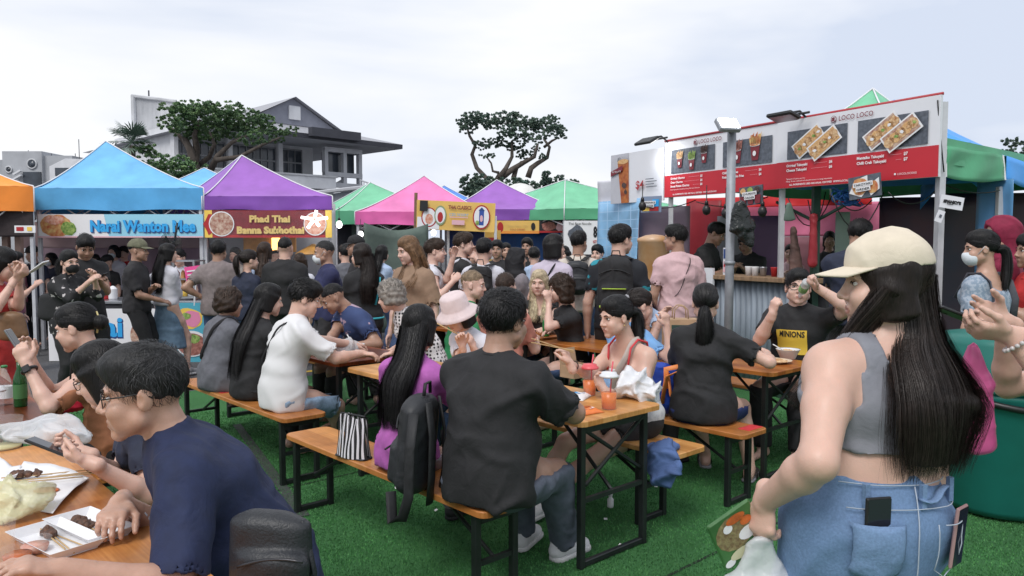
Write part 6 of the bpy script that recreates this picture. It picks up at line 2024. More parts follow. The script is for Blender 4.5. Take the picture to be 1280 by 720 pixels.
# ================================================================ TABLES, BENCHES, THINGS
WOODL=wood_mat('wood_light','#b4783c','#e0a868');WOODO=wood_mat('wood_orange','#a3612f','#d9985a',.3,.34);WOODD=wood_mat('wood_dark','#562711','#8f4722',.3,.30)
WOODM=wood_mat('wood_mid','#8c4a1e','#c07a3c',.05,.34)
LEGM=mat('leg_black',(0.010,0.013,0.013),.42,'plain',12,.3,.1)
TAPE=mat('tape_red',(0.62,0.04,0.05),.4,'plain',20,.15,.1)
def rounded(hx,hy,r,n=4):
 p=[]
 for cx,cy,a0 in((hx-r,hy-r,0),(-hx+r,hy-r,90),(-hx+r,-hy+r,180),(hx-r,-hy+r,270)):
  for k in range(n+1):
   a=math.radians(a0+90*k/n)
   p.append((cx+r*math.cos(a),cy+r*math.sin(a)))
 return p
def furniture(name,label,cat,group,a,b,L,Wd,H,wood,inset,th=0.028,tape=None):
 c=rc(a,b)
 root=empty(name,(c[0],c[1],0),label,cat,group,rz=YD1)
 m=MB()
 o,i_=rounded(L/2,Wd/2,.045),rounded(L/2-.004,Wd/2-.004,.042)
 n=len(o)
 vs=[(x,y,H-th)for x,y in o]+[(x,y,H-.004)for x,y in o]+[(x,y,H)for x,y in i_]
 m.add(vs,[tuple(range(n-1,-1,-1)),tuple(range(2*n,3*n))]+[(k*n+q,k*n+(q+1)%n,(k+1)*n+(q+1)%n,(k+1)*n+q)for k in range(2)for q in range(n)])
 m.build('tabletop' if cat=='table' else 'seat',wood,root)
 for sx in(-1,1):
  x=sx*(L/2-inset)
  hw=Wd/2-(.075 if cat=='table' else .035)
  for sy in(-1,1):
   q=MB();q.box((x,sy*hw,(H-th)/2),(.034,.034,H-th-.002),ch=.004);q.build('leg',LEGM,root)
  q=MB();q.box((x,0,.022),(.028,2*hw-.036,.03),ch=.004);q.build('foot_bar',LEGM,root)
  q=MB();q.box((x,0,H-th-.03),(.03,2*hw-.036,.04));q.build('cross_bar',LEGM,root)
  q=MB()
  q.tube([(x-sx*.01,0,H*.45),(x-sx*.45,0,H-th-.012)],.011,6)
  q.build('brace',LEGM,root)
  if cat=='table':
   for sy in(-1,1):
    q=MB();q.tube([(x+sy*.008,-sy*(hw-.02),H-.34),(x+sy*.008,sy*(hw-.02),H-.06)],.011,6);q.build('brace',LEGM,root)
  q=MB();q.box((x,0,H*.45),(.022,2*hw-.036,.022));q.build('cross_bar',LEGM,root)
 if tape:
  q=MB()
  for k,(x,y,w,h)in enumerate(tape):
   q=MB();q.box((x,y,H+.0012),(w,h,.0016),rz=.1*k);q.build('tape',TAPE,root)
 return root
TG,BG='folding beer tables on the turf','folding benches on the turf'
furniture('folding_table','light wood table with orange drinks and a plastic bag at its near end','table',TG,1.1,0,2.2,.64,.76,WOODL,.07)
furniture('folding_table','dark brown table where the elderly woman leans on her hand','table',TG,3.5,.05,2.2,.66,.76,WOODD,.09)
furniture('folding_table','mid brown table with the bowl and the brown paper bag','table',TG,1.2,1.97,2.2,.66,.76,WOODM,.09)
furniture('folding_table','far brown table with a green can in front of the blond woman','table',TG,3.55,1.95,2.2,.64,.76,WOODM,.09)
furniture('folding_table','orange brown table strewn with skewers and plastic bags at the lower left','table',TG,.2,-2.60,2.2,.66,.76,WOODO,.09)
furniture('folding_table','dark table with a green bottle at the left edge','table',TG,2.95,-2.45,2.2,.64,.76,WOODD,.09)
furniture('bench','orange wooden bench holding the striped bag and the black backpack','bench',BG,.92,-.80,1.86,.29,.47,WOODO,.09)
furniture('bench','light wooden bench with a blue cloth hanging from its near end','bench',BG,.95,.56,1.95,.30,.47,WOODL,.28)
furniture('bench','orange bench with red tape under the woman with the long ponytail','bench',BG,.93,1.20,1.95,.30,.47,WOODO,.12,tape=[(-.90,-.06,.08,.16)])
furniture('bench','bench behind the brown paper bag table','bench',BG,1.2,2.66,1.95,.30,.47,WOODO,.12)
furniture('bench','orange bench with red tape under the man in the white tee','bench',BG,3.17,-.62,1.95,.32,.47,WOODO,.10,tape=[(.20,.02,.10,.2)])
furniture('bench','bench on the far side of the dark brown table','bench',BG,3.5,.70,1.95,.30,.47,WOODO,.12)
furniture('bench','far bench under the man in the green tee','bench',BG,3.5,1.28,1.95,.30,.47,WOODO,.12)
furniture('bench','far bench under the blond woman in black','bench',BG,3.5,2.62,1.95,.30,.47,WOODO,.12)
furniture('bench','bench under the man in the navy polo','bench',BG,.25,-1.98,1.95,.30,.47,WOODO,.12)
furniture('bench','bench under the woman in the brown off shoulder top','bench',BG,2.6,-1.92,1.95,.30,.47,WOODO,.12)
CLR=mat('clear_plastic',(.80,.82,.84),.12,'plain',8,.03,.02,alpha=.10);MILK=mat('milky_plastic',(.78,.80,.83),.25,'plain',18,.05,.6,alpha=.55)
BAGW=mat('bag_white',(.78,.79,.82),.30,'plain',20,.04,.7,alpha=.88);BAGY=mat('bag_yellow',(.74,.73,.46),.3,'plain',20,.06,.7,alpha=.6)
TEAO=mat('thai_tea',(.78,.19,.02),.3,'plain',10,.1,0);PAPW=mat('paper_white',(.78,.78,.80),.7,'plain',12,.04,.2);KRAFT=mat('kraft_paper',(.42,.28,.17),.75,'plain',14,.1,.2)
PLAS=mat('plastic_white',(.72,.73,.75),.35,'plain',12,.04,.05);STRW=mat('straw_red',(.70,.08,.12),.35,'flat');LIDR=mat('lid_red',(.70,.10,.12),.35,'flat')
BAMB=mat('bamboo',(.50,.34,.17),.6,'plain',30,.15,0);MEAT=mat('grilled_meat',(.045,.022,.015),.5,'plain',60,0,.7,col2=(.17,.075,.04));SAUCE=mat('sauce',(.55,.13,.03),.2,'plain',30,.25,.2)
GLGR=mat('glass_green',(.01,.09,.02),.06,'plain',8,.2,0,alpha=.85);CANG=mat('can_green',(.03,.26,.07),.3,'plain',20,.2,0,metal=.4)
FOILS=mat('phone_metal',(.25,.25,.27),.3,'flat',metal=.6);SCRN=mat('phone_screen',(.02,.022,.03),.08,'flat')
def blob_bag(name,label,c,r,m,amp=.02,f=34,seed=1,cat='plastic bag',handles=0,res=.009,R=None,group=None):
 R=np.eye(3)if R is None else R
 pr=[ell(c,R,r,.02)]
 if handles:
  for s_ in(-1,1):
   a=c+R@vec(s_*r[0]*.35,0,r[2]*.75)
   pr.append(ecap(a,a+vec(s_*.03,.02,r[2]*.75),(1,0,0),.030,.012,.014,.008,.03))
 rr=np.random.default_rng(seed)
 for k in range(5):
  d=rr.normal(size=3);d[2]=abs(d[2])*.6;d=nrm(d)
  pr.append(ell(c+R@(d*np.array(r)*.75),R,tuple(x*rr.uniform(.3,.5)for x in r),.03))
 V,Q=field_mesh(pr,res,[lambda X,Y,Z,z0=c[2]-r[2]*.92:z0-Z+0*X+0*Y],2)
 V0=V[:,2].min()
 V=wrinkle(V,Q,amp,seed,f)
 V[:,2]=np.maximum(V[:,2],V0)
 o=mesh_np(name,V,Q,[m])
 return tag(o,label,cat,group)
def cup_of_tea(label,p,h=.155,fill=.55,lid=True,r0=.034,r1=.046,straw=True,liq=None,group=None,lidm=None):
 root=empty('plastic_cup',tuple(p),label,'cup',group)
 b=MB();b.smooth();b.lathe([(r0,0),(r1,h),(r1+.003,h+.003)],n=24,caps=False);b.add([(r0*math.cos(a),r0*math.sin(a),.002)for a in np.linspace(0,2*PI,24,endpoint=False)],[tuple(range(24))]);b.build('cup_wall',CLR,root)
 if fill:
  b=MB();b.smooth();rf=r0+(r1-r0)*fill;b.lathe([(r0-.002,.004),(rf-.002,h*fill)],n=24);b.build('drink',liq or TEAO,root)
 if lid:
  b=MB();b.smooth();b.lathe([(r1+.004,h-.004),(r1+.005,h+.006),(r1-.004,h+.010),(r1-.008,h+.022),(.004,h+.024)],n=24);b.build('lid',lidm or LIDR,root)
 if straw:
  b=MB();b.smooth();b.tube([(.006,.004,.02),(.014,.010,h+.02),(.022,.016,h+.075)],.0042,8);b.build('straw',STRW,root)
 return root
T=.76
cup_of_tea('orange milk tea with a red straw nearer the eating woman',G(737,494,T),lidm=LIDR,group='cups of orange tea on the light table')
cup_of_tea('taller orange milk tea with a white rimmed lid beside the plastic bag',G(761,511,T),h=.17,fill=.5,r0=.038,r1=.046,lidm=PLAS,group='cups of orange tea on the light table')
blob_bag('plastic_bag','crumpled white plastic bag on the near end of the light table',G(799,501,T)+vec(0,.06,.055),(.115,.09,.075),BAGW,.024,46,3)
blob_bag('plastic_bag','small translucent bag piled behind the white plastic bag',G(786,478,T)+vec(0,.02,.07),(.09,.07,.07),MILK,.024,50,8)
# snack packets
def packet(label,c,rz,L,Wd,m1,marks,th=.022):
 root=empty('snack_packet',tuple(c),label,'packet','snack packets on the light table',rz=rz)
 b=MB();b.smooth()
 def fn(u,v):
  e=(1-abs(2*u-1)**4)*(1-abs(2*v-1)**4)
  return((u-.5)*L,(v-.5)*Wd,.003+th*e+.003*math.sin(u*22)*math.sin(v*17)*e)
 b.sheet(fn,18,12,.003);b.build('wrapper',m1,root)
 for k,(x,y,rx,ry,m)in enumerate(marks):
  q=MB()
  n=12
  ps=[]
  for i in range(n):
   a=2*PI*i/n
   X,Y=x+rx*math.cos(a),y+ry*math.sin(a)
   e=(1-abs(2*X/L)**4)*(1-abs(2*Y/Wd)**4)
   ps.append((X,Y,.005+th*max(0,e)+.0012*k))
  q.add(ps,[tuple(range(n))]);q.build('print',m,root)
 return root
packet('white and blue snack packet beside the near cup',G(722,497,T),YD2+.4,.17,.12,PAPW,[(.03,.0,.045,.03,CYAN),(-.04,.02,.03,.018,NAVY)])
packet('orange edged snack packet lying at the table corner',G(731,516,T),YD2-.1,.17,.11,mat('packet_orange',(.75,.20,.05),.3,'plain',10,.1,.1),[(0,.008,.065,.040,PAPW),(-.03,.0,.02,.012,NAVY),(.025,.01,.022,.014,SAUCE)])
kb=G(719,471,T)
bx_=empty('food_box',tuple(kb),'open brown cardboard food box behind the cups','box',rz=YD2)
for x,y,sx,sy in((.075,0,.004,.12),(-.075,0,.004,.12),(0,.06,.154,.004),(0,-.06,.154,.004)):
 b=MB();b.box((x,y,.042),(sx,sy,.08));b.build('side_panel',KRAFT,bx_)
b=MB();b.box((0,0,.003),(.15,.12,.004));b.build('base',KRAFT,bx_)
b=MB();b.box((0,.07,.13),(.15,.004,.10),R=Matrix.Rotation(-.2,3,'X'));b.build('flap',KRAFT,bx_)
# blue cloth over the bench end
V,Q=field_mesh([ecap(rc(.10,.40,.49),rc(.04,.38,.42),D1,.08,.025,.09,.035,.03),ecap(rc(.04,.38,.43),rc(.05,.37,.31),D1,.10,.035,.065,.022,.03),ecap(rc(.12,.50,.484),rc(.09,.38,.488),D1,.08,.018,.09,.022,.02)],.009)
V=wrinkle(V,Q,.018,4,44)
tag(mesh_np('blue_cloth',V,Q,[mat('cloth_blue',(.075,.13,.30),.8,'cloth',8,.2,.3)]),'crumpled blue cloth hanging over the near end of the light bench','cloth')
# small bottle standing on the turf
b=MB();b.smooth();b.lathe([(.018,0),(.020,.01),(.020,.05),(.010,.062),(.010,.068)],tuple(G(763,634)),12);b.lathe([(.013,.069),(.013,.086),(.004,.090)],tuple(G(763,634)),12)
tag(b.build('small_bottle',PLAS),'tiny white bottle standing on the turf under the table','bottle')
rr_=np.random.default_rng(4)
for k,(px_,py_)in enumerate(((757,651),(775,684),(768,690),(820,610),(545,640),(495,612))):
 b=MB();c0=G(px_,py_);b.box(tuple(c0+vec(0,0,.012)),(.020,.014,.004),rz=k,R=Matrix.Rotation(.4,3,'X')@Matrix.Rotation(k,3,'Z'))
 tag(b.build('litter_scrap',PAPW),['paper scrap on the turf right under the tiny bottle','paper scrap on the turf nearest the camera under the light table','paper scrap beside the scrap nearest the camera','paper scrap on the turf below the blue cloth','paper scrap on the turf beside the slumped backpack','paper scrap on the turf below the striped pouch'][k],'litter','white scraps on the turf')
 # ---- bags
def backpack(label,c,fwd,h=.44,w=.30,dp=.16,m=None,m2=None,straps=True,group=None,up=(0,0,1),amp=.004,res=.010,back_straps=True,name='backpack'):
 """fwd: direction of the outer face"""
 m=m or BLACKP;m2=m2 or m
 up=nrm(up);fw=nrm(vec(fwd)-up*(vec(fwd)@up));sd=np.cross(up,fw)
 root=empty(name,tuple(c),label,'backpack',group)
 R=np.stack([sd,fw,up],1)
 def L(x,y,z):return vec(c)+R@vec(x,y,z)
 pr=[ecap(L(0,0,.06),L(0,-.01,h-.09),sd,w/2,dp/2,w/2*.92,dp/2*.92,.05,end=.9),ecap(L(0,dp*.42,.07),L(0,dp*.40,h*.45),sd,w/2*.82,.045,w/2*.78,.04,.012,end=.8)]
 V,Q=field_mesh(pr,res,smooth=2);V=wrinkle(V,Q,amp,3,26)
 mesh_np('bag_body',V,Q,[m],root)
 b=MB();b.smooth()
 b.tube([L(x,dp*.50*math.cos(x/w*2)-.01,h*.62+.14*h*math.cos(x/(w/2)*1.4))for x in np.linspace(-w*.44,w*.44,11)],.005,6)
 b.tube([L(x,dp*.42+.035,h*.43)for x in np.linspace(-w*.36,w*.36,7)],.005,6);b.build('zip',m2,root,world=True)['kind']='stuff'
 b=MB();b.smooth();b.tube([L(-.04,-.04,h-.02),L(-.03,-.04,h+.035),L(.03,-.04,h+.035),L(.04,-.04,h-.02)],.009,6,flat=.6);b.build('handle',m2,root,world=True)
 if straps:
  for s_ in(-1,1):
   b=MB();b.smooth()
   pts=[L(s_*w*.22,-dp*.42,h-.05),L(s_*w*.26,-dp*.42-.10,h-.10),L(s_*w*.32,-dp*.42-.13,h*.5),L(s_*w*.36,-dp*.42-.05,h*.18)]
   if back_straps:b.tube(pts,.026,8,flat=.28)
   else:b.tube([L(s_*w*.22,-dp*.45,h-.04),L(s_*w*.25,-dp*.5-.02,h*.6),L(s_*w*.25+.01,-dp*.5-.03,h*.2),L(s_*w*.2,-dp*.3-.05,-.04)],.024,8,flat=.28)
   b.build('strap',m2,root,world=True)
 return root
CHAR=mat('bag_charcoal',(.022,.024,.028),.55,'cloth',20,.25,.2);CHAR2=mat('strap_charcoal',(.014,.015,.017),.65,'cloth',20,.2,.2)
bpk=rc(.46,-.97)
backpack('black backpack slumped on the bench between the purple top and the black shirt',vec(bpk[0],bpk[1],.475),(-.95,.25,0),.47,.31,.17,CHAR,CHAR2,up=(.06,-.03,1),back_straps=False)
b=MB();b.smooth()
q0=rc(.33,-1.06)
b.tube([vec(q0[0],q0[1],.86),vec(q0[0]-.015,q0[1]-.04,.70),vec(q0[0]-.02,q0[1]-.05,.50),vec(q0[0]-.05,q0[1]-.035,.40),vec(q0[0]-.10,q0[1]+.0,.37),vec(q0[0]-.11,q0[1]+.03,.50)],.026,8,flat=.25)
tag(b.build('hanging_strap',CHAR2),'loose black backpack strap dangling over the front bench','strap')
# black and white striped bag
sbg=rc(1.12,-.90)
sr=empty('striped_bag',(sbg[0],sbg[1],.474),'black and white striped pouch standing on the front bench','bag',rz=YD1+.25)
b=MB()
n=17
for face in(-1,1):
 for i in range(n):
  x0,x1=-.115+.23*i/n,-.115+.23*(i+1)/n
  b.mat(i%2);b.cs=True
  def fn(u,v,x0=x0,x1=x1,face=face):
   x=x0+(x1-x0)*u
   return(x*(1-.22*v)+.010*math.sin(v*5+i)*v,face*(.050*(1-.75*v**1.5)*math.cos(x/.115*1.35)+.004),.22*v+.01*math.sin(x*30)*v)
  b.sheet(fn,2,10)
b.mat(0);b.prism(rounded(.112,.045,.03),-.001,.004)
o=b.build('pouch',[BLK,mat('stripe_white',(.72,.70,.74),.7,'cloth',20,.05,.1)],sr)
b=MB();b.smooth();b.tube([(x,.0,.225)for x in np.linspace(-.088,.09,8)],.006,6);b.tube([(.09,0,.225),(.10,0,.20),(.105,.01,.17)],.004,6);b.build('zip',CHAR2,sr)['kind']='stuff'
# blue bag with orange handles on the far bench
bb=rc(.62,1.14)
bl_=empty('blue_bag',(bb[0],bb[1],.474),'blue bag with orange handles on the bench between two women','bag')
cB=vec(bb[0],bb[1],.474)
V,Q=field_mesh([ecap(cB+vec(-.03,0,.10),cB+vec(-.01,0,.28),(1,0,0),.19,.12,.16,.09,.05,end=.9)],.012);V=wrinkle(V,Q,.016,8,26)
mesh_np('bag_body',V,Q,[mat('bag_blue',(.012,.05,.34),.55,'cloth',10,.2,.2)],bl_)
ORB=mat('strap_orange',(.78,.25,.07),.5,'plain',20,.08,.1)
for k in range(3):
 b=MB();b.smooth();y_=-.13+.01*k
 if k<2:pts=[cB+vec(-.02+.03*k,y_,.10+.10*k),cB+vec(.0,y_-.03,.28+.05*k),cB+vec(.10,y_-.03,.33+.02*k),cB+vec(.17,y_-.01,.24+.06*k)]
 else:pts=[cB+vec(.02,y_-.01,.30),cB+vec(.035,y_-.02,.16),cB+vec(.07,y_-.02,.09),cB+vec(.15,y_,.10)]
 b.tube(pts,.020,8,flat=.3);b.build('handle',ORB,bl_,world=True)
 # black shoulder bag in the foreground
lb=W(333,690,1.9)
LEATH=mat('bag_leather',(.016,.018,.022),.45,'plain',160,.2,.08)
lr=empty('shoulder_bag',(lb[0],lb[1],.474),'black zipped shoulder bag standing behind the man in the navy polo','bag')
u_=nrm(vec(.93,-.12,.12));f_=nrm(vec(.25,-.95,0));up_=np.cross(u_,f_);up_=up_ if up_[2]>0 else-up_
cc=vec(lb[0],lb[1],.474)
V,Q=field_mesh([ecap(cc+vec(0,0,.06),cc+vec(.01,0,.435),u_,.115,.05,.105,.042,.04,end=.8),ecap(cc+f_*.045+vec(.005,0,.06),cc+f_*.045+vec(.015,0,.36),u_,.098,.03,.090,.028,.015,end=.9)],.007,smooth=2)
V=wrinkle(V,Q,.003,2,16);mesh_np('bag_body',V,Q,[LEATH],lr)
b=MB();b.smooth();b.tube([cc+f_*.075+u_*x+vec(.012,0,.355+.02*math.cos(x*14))for x in np.linspace(-.085,.085,9)],.004,6);b.tube([cc+f_*.076+u_*x+vec(.01,0,.27)for x in np.linspace(-.08,.08,9)],.003,6);b.build('zip',mat('zip_dark',(.05,.05,.055),.3,'flat',metal=.6),lr,world=True)['kind']='stuff'
b=MB();b.smooth();b.lathe([(.006,0),(.006,.006)],tuple(cc+f_*.082+u_*.04+vec(.01,0,.31)),10);b.build('stud',FOILS,lr,world=True)
b=MB();b.smooth();b.tube([cc+u_*.10+vec(0,0,.44),cc+u_*.128+vec(0,0,.30),cc+u_*.125+vec(0,0,.10)],.012,8,flat=.4);b.build('strap',LEATH,lr,world=True)
seam_b=MB();A_,B_=G(296,531),G(380,646)
s_=nrm(np.cross(B_-A_,(0,0,1)))*.035
seam_b.quad(*[tuple(p+vec(0,0,.0012+.004))for p in(A_-s_,A_+s_,B_+s_,B_-s_)])
tag(seam_b.build('cable_cover',mat('cover_grey',(.05,.06,.055),.7,'plain',20,.2,.2)),'flat dark grey strip lying across the turf by the left bench','cable cover')
# ---- lower left table
def flat_paper(label,pts,m,z=T+.002,name='paper_sheet',cat='paper',curl=.02,seed=0):
 """thin crumpled sheet from four corner pixels on the table"""
 P4=[G(x,y,T)for x,y in pts]
 b=MB();b.smooth()
 def fn(u,v):
  p=(P4[0]*(1-u)+P4[1]*u)*(1-v)+(P4[3]*(1-u)+P4[2]*u)*v
  e=max(abs(2*u-1),abs(2*v-1))**5
  return(p[0],p[1],z+curl*e*(.5+.5*math.sin(5*u+4*v+seed))+.004*abs(math.sin(u*9+seed)*math.sin(v*8)))
 b.sheet(fn,14,12,.0012)
 return tag(b.build(name,m),label,cat)
flat_paper('large white wrapping paper with sauce spread on the lower left table',[(0,622),(66,645),(112,600),(30,578)],PAPW,seed=1)
flat_paper('small white paper crumpled at the left edge of the lower left table',[(-20,604),(22,606),(26,585),(-12,580)],PAPW,curl=.035,seed=3)
def tray(label,c,rz,L,Wd,h=.028):
 root=empty('paper_tray',tuple(c),label,'tray','white paper trays on the lower left table',rz=rz)
 b=MB();b.box((0,0,.002),(L,Wd,.002));b.build('base',PAPW,root)
 for s_ in(-1,1):
  b=MB();y0,y1=s_*Wd/2,s_*(Wd/2+.02);b.add([(-L/2,y0,.003),(L/2,y0,.003),(L/2+.015,y1,h),(-L/2-.015,y1,h),(-L/2-.015,y1+s_*.002,h),(L/2+.015,y1+s_*.002,h)],[(0,1,2,3),(3,2,5,4)]);b.build('side_panel',PAPW,root)
  b=MB();x0,x1=s_*L/2,s_*(L/2+.015);b.add([(x0,-Wd/2,.003),(x0,Wd/2,.003),(x1,Wd/2+.02,h),(x1,-Wd/2-.02,h),(x1+s_*.002,-Wd/2-.02,h),(x1+s_*.002,Wd/2+.02,h)],[(0,1,2,3),(3,2,5,4)]);b.build('side_panel',PAPW,root)
 return root
tr1,tr2=G(70,680,T),G(112,664,T)
tray('long white paper tray with grilled meat near the bottom left corner',tr1,-.62,.25,.11)
tray('white paper tray with a meat skewer beside the man in navy',tr2,-.62,.25,.10)
def skewer(label,c,rz,L=.20,n=3,bare=False,r=.017):
 root=empty('skewer',tuple(c),label,'skewer','meat skewers on the lower left table',rz=rz)
 b=MB();b.smooth();b.tube([(-L/2,0,.006),(L/2,0,.004)],.0022,6);b.build('stick',BAMB,root)
 if not bare:
  for k in range(n):
   rr=np.random.default_rng(k+int(c[0]*100)%50+3)
   V,Q=field_mesh([ell(vec(-.028+.030*k,rr.uniform(-.005,.005),.012),np.eye(3),(r*rr.uniform(.95,1.3),r*rr.uniform(.8,1.25),.012),.01),ell(vec(-.022+.030*k,rr.uniform(-.012,.012),.015),np.eye(3),(.012,.011,.009),.01)],.004,smooth=1)
   V=wrinkle(V,Q,.005,k+3,130);mesh_np('meat_chunk',V,Q,[MEAT],root,world=False)
 return root
skewer('meat skewer with dark chunks on the left tray',tr1+vec(-.035,.03,.005),-.75,.26,2)
skewer('bare bamboo skewer lying on the left tray',tr1+vec(.02,-.01,.005),-.75,.22,bare=True)
skewer('second bare bamboo skewer on the left tray',tr1+vec(.04,.0,.006),-.55,.16,bare=True)
skewer('meat skewer with two glazed chunks on the right tray',tr2+vec(-.03,.02,.005),-.55,.27,3,r=.021)
for k,(px_,py_,rz_)in enumerate(((62,598,.45),(70,602,.40),(78,600,.55),(56,606,.35))):
 skewer(['bare bamboo skewer nearest the sauce on the wrapping paper','second bare skewer of the fan on the wrapping paper','bare skewer of the fan nearest the phone','bare skewer of the fan nearest the camera'][k],G(px_,py_,T)+vec(0,0,.012),rz_,.24,bare=True)
skewer('dark grilled skewer at the left of the wrapping paper',G(34,600,T)+vec(0,0,.01),.35,.16,3)
V,Q=field_mesh([ell(G(58,616,T)+vec(0,0,.010),np.eye(3),(.045,.03,.006),.01)],.005);tag(mesh_np('sauce_stain',V,Q,[SAUCE]),'orange chilli sauce puddle on the wrapping paper','sauce')
blob_bag('plastic_bag','translucent white plastic bag at the back of the lower left table',G(50,556,T)+vec(0,.05,.035),(.19,.09,.05),MILK,.022,44,12)
blob_bag('plastic_bag','yellow tinted plastic bag at the left edge of the photo',G(16,650,T)+vec(-.035,.03,.045),(.085,.08,.055),BAGY,.024,46,14)
cup_of_tea('clear plastic cup with orange dregs in the bottom left corner',G(-2,716,T),.13,.12,False,.034,.042,False)
cup_of_tea('large clear plastic tub at the left edge of the table',G(6,560,T),.125,.10,False,.062,.070,False,liq=mat('lemon_drink',(.55,.50,.25),.2,'flat'))
for k,(px_,py_,lq)in enumerate(((22,702,SAUCE),(44,690,FD_PRAWN))):
 cup_of_tea(['low sauce cup in the bottom left corner','low tub of pink pickles beside the sauce cup'][k],G(px_,py_,T),.035,.6,False,.032,.040,False,liq=lq,group='sauce cups on the lower left table')
 # dark table at the left edge
def bottle(label,p,h,r,m,lab=None,capm=None):
 root=empty('bottle',tuple(p),label,'bottle')
 b=MB();b.smooth();b.lathe([(r*.9,0),(r,.006),(r,h*.55),(r*.85,h*.64),(r*.40,h*.80),(r*.38,h*.95)],n=18);b.build('glass',m,root)
 if lab:b=MB();b.smooth();b.lathe([(r+.0012,h*.18),(r+.0012,h*.48)],n=18,caps=False);b.build('label',lab,root)
 b=MB();b.smooth();b.lathe([(r*.44,h*.95),(r*.44,h),(r*.3,h+.002)],n=12);b.build('cap',capm or PLAS,root)
 return root
bottle('green glass bottle standing on the dark table',G(26,508,T),.25,.032,GLGR,mat('label_green',(.06,.18,.06),.5,'flat'),GOLD)
bottle('clear bottle with a green cap beside the green bottle',G(7,506,T),.21,.036,CLR,PAPW,mat('cap_green',(.03,.2,.06),.4,'flat'))
cup_of_tea('white paper cup at the left end of the dark table',G(-4,518,T),.12,0,True,.03,.04,False,lidm=PLAS)
V,Q=field_mesh([ecap(G(72,515,T)+vec(0,0,.02),G(104,511,T)+vec(0,0,.02),(0,1,0),.07,.018,.06,.018,.02)],.01);V=wrinkle(V,Q,.008,6,40);tag(mesh_np('red_pouch',V,Q,[mat('pouch_red',(.50,.02,.05),.5,'cloth',10,.15,.1)]),'flat red pouch on the dark table beside the woman in brown','pouch')
# dark brown table
blob_bag('plastic_bag','white plastic bag beside the white tee man on the dark brown table',G(402,450,T)+vec(0,.22,.05),(.07,.06,.06),BAGW,.016,50,21)
blob_bag('plastic_bag','translucent bag of food in front of the floral shirt',G(432,447,T)+vec(0,.12,.06),(.09,.07,.065),MILK,.012,40,22)
blob_bag('tissue_ball','crumpled white tissue at the near corner of the dark brown table',G(503,442,T)+vec(0,.03,.018),(.04,.03,.022),PAPW,.008,60,23,'tissue')
def bowl(label,p,r=.07,h=.055,m=None,food_=None,spoon=None,cat='bowl'):
 root=empty(cat,tuple(p),label,cat)
 b=MB();b.smooth();b.lathe([(r*.55,0),(r*.62,.004),(r,h),(r*1.04,h+.003),(r*.96,h-.002),(r*.55,.008)],n=22,caps=False);b.add([(r*.56*math.cos(a),r*.56*math.sin(a),.006)for a in np.linspace(0,2*PI,22,endpoint=False)],[tuple(range(22))]);b.build('bowl_wall',m or PLAS,root)
 if food_:
  V,Q=field_mesh([ell(vec(0,0,h*.55),np.eye(3),(r*.8,r*.8,h*.32),.01)],.008);V=wrinkle(V,Q,.006,5,120);mesh_np('food',V,Q,[food_],root,world=False)
 if spoon:
  b=MB();b.smooth();b.tube([(0,0,h*.6),spoon],.004,6);b.build('spoon',PLAS,root)
 return root
bowl('white bowl with a plastic fork in front of the floral shirt man',G(437,447,T)+vec(0,.22,0),.07,.07,spoon=(-.06,-.02,.15),food_=FD_NOOD)
bowl('white bowl with a plastic spoon in front of the man drinking',G(991,451,T)+vec(0,.10,0),.085,.07,food_=FD_FRY,spoon=(-.12,-.02,.11))
bowl('round paper plate of leftovers on the brown table',G(974,456,T)+vec(0,.10,0),.12,.018,food_=FD_TAKO,cat='plate',m=mat('plate_kraft',(.62,.48,.35),.7,'plain',10,.1,0))
# paper bag
pbp=rc(1.05,1.95)
pbx=empty('paper_bag',(pbp[0],pbp[1],T+.002),'brown paper carrier bag with a dark green printed panel','paper bag',rz=-.05)
b=MB();b.box((0,0,.135),(.26,.13,.27),ch=.003);b.build('bag_body',KRAFT,pbx)
pr_=MB();pr_.box((.01,-.0665,.125),(.17,.002,.20));pr_.build('print',mat('panel_green',(.025,.06,.05),.6,'flat'),pbx)
for k,w in enumerate((.10,.12,.09,.06)):
 q=MB();q.box((-.01-(.12-w)/2,-.0685,.185-.02*k),(w,.0015,.006));q.build('lettering',WHI,pbx)
for y in(-.05,.05):
 b=MB();b.smooth();b.tube([(-.055,y,.26),(-.05,y,.34),(-.02,y,.37),(.02,y,.37),(.05,y,.34),(.055,y,.26)],.005,6);b.build('handle',KRAFT,pbx)
 # can
cn=empty('drink_can',tuple(G(683,422,T)+vec(0,.1,0)),'green drink can on the far table','can')
b=MB();b.smooth();b.lathe([(.028,0),(.033,.008),(.033,.135),(.027,.15)],n=16);b.build('can_body',CANG,cn)
b=MB();b.smooth();b.lathe([(.027,.151),(.025,.154),(.005,.153)],n=16);b.build('can_lid',FOILS,cn)
for k,(a,b2)in enumerate(((3.0,1.9),(3.3,2.05),(3.75,1.85))):
 p=rc(a,b2,T);bowl(['white paper bowl nearest the green can on the far table','white paper bowl in the middle of the far table','white paper bowl at the far end of the far table'][k],p,.07,.05,food_=FD_NOOD)['group']='white paper bowls on the far table'
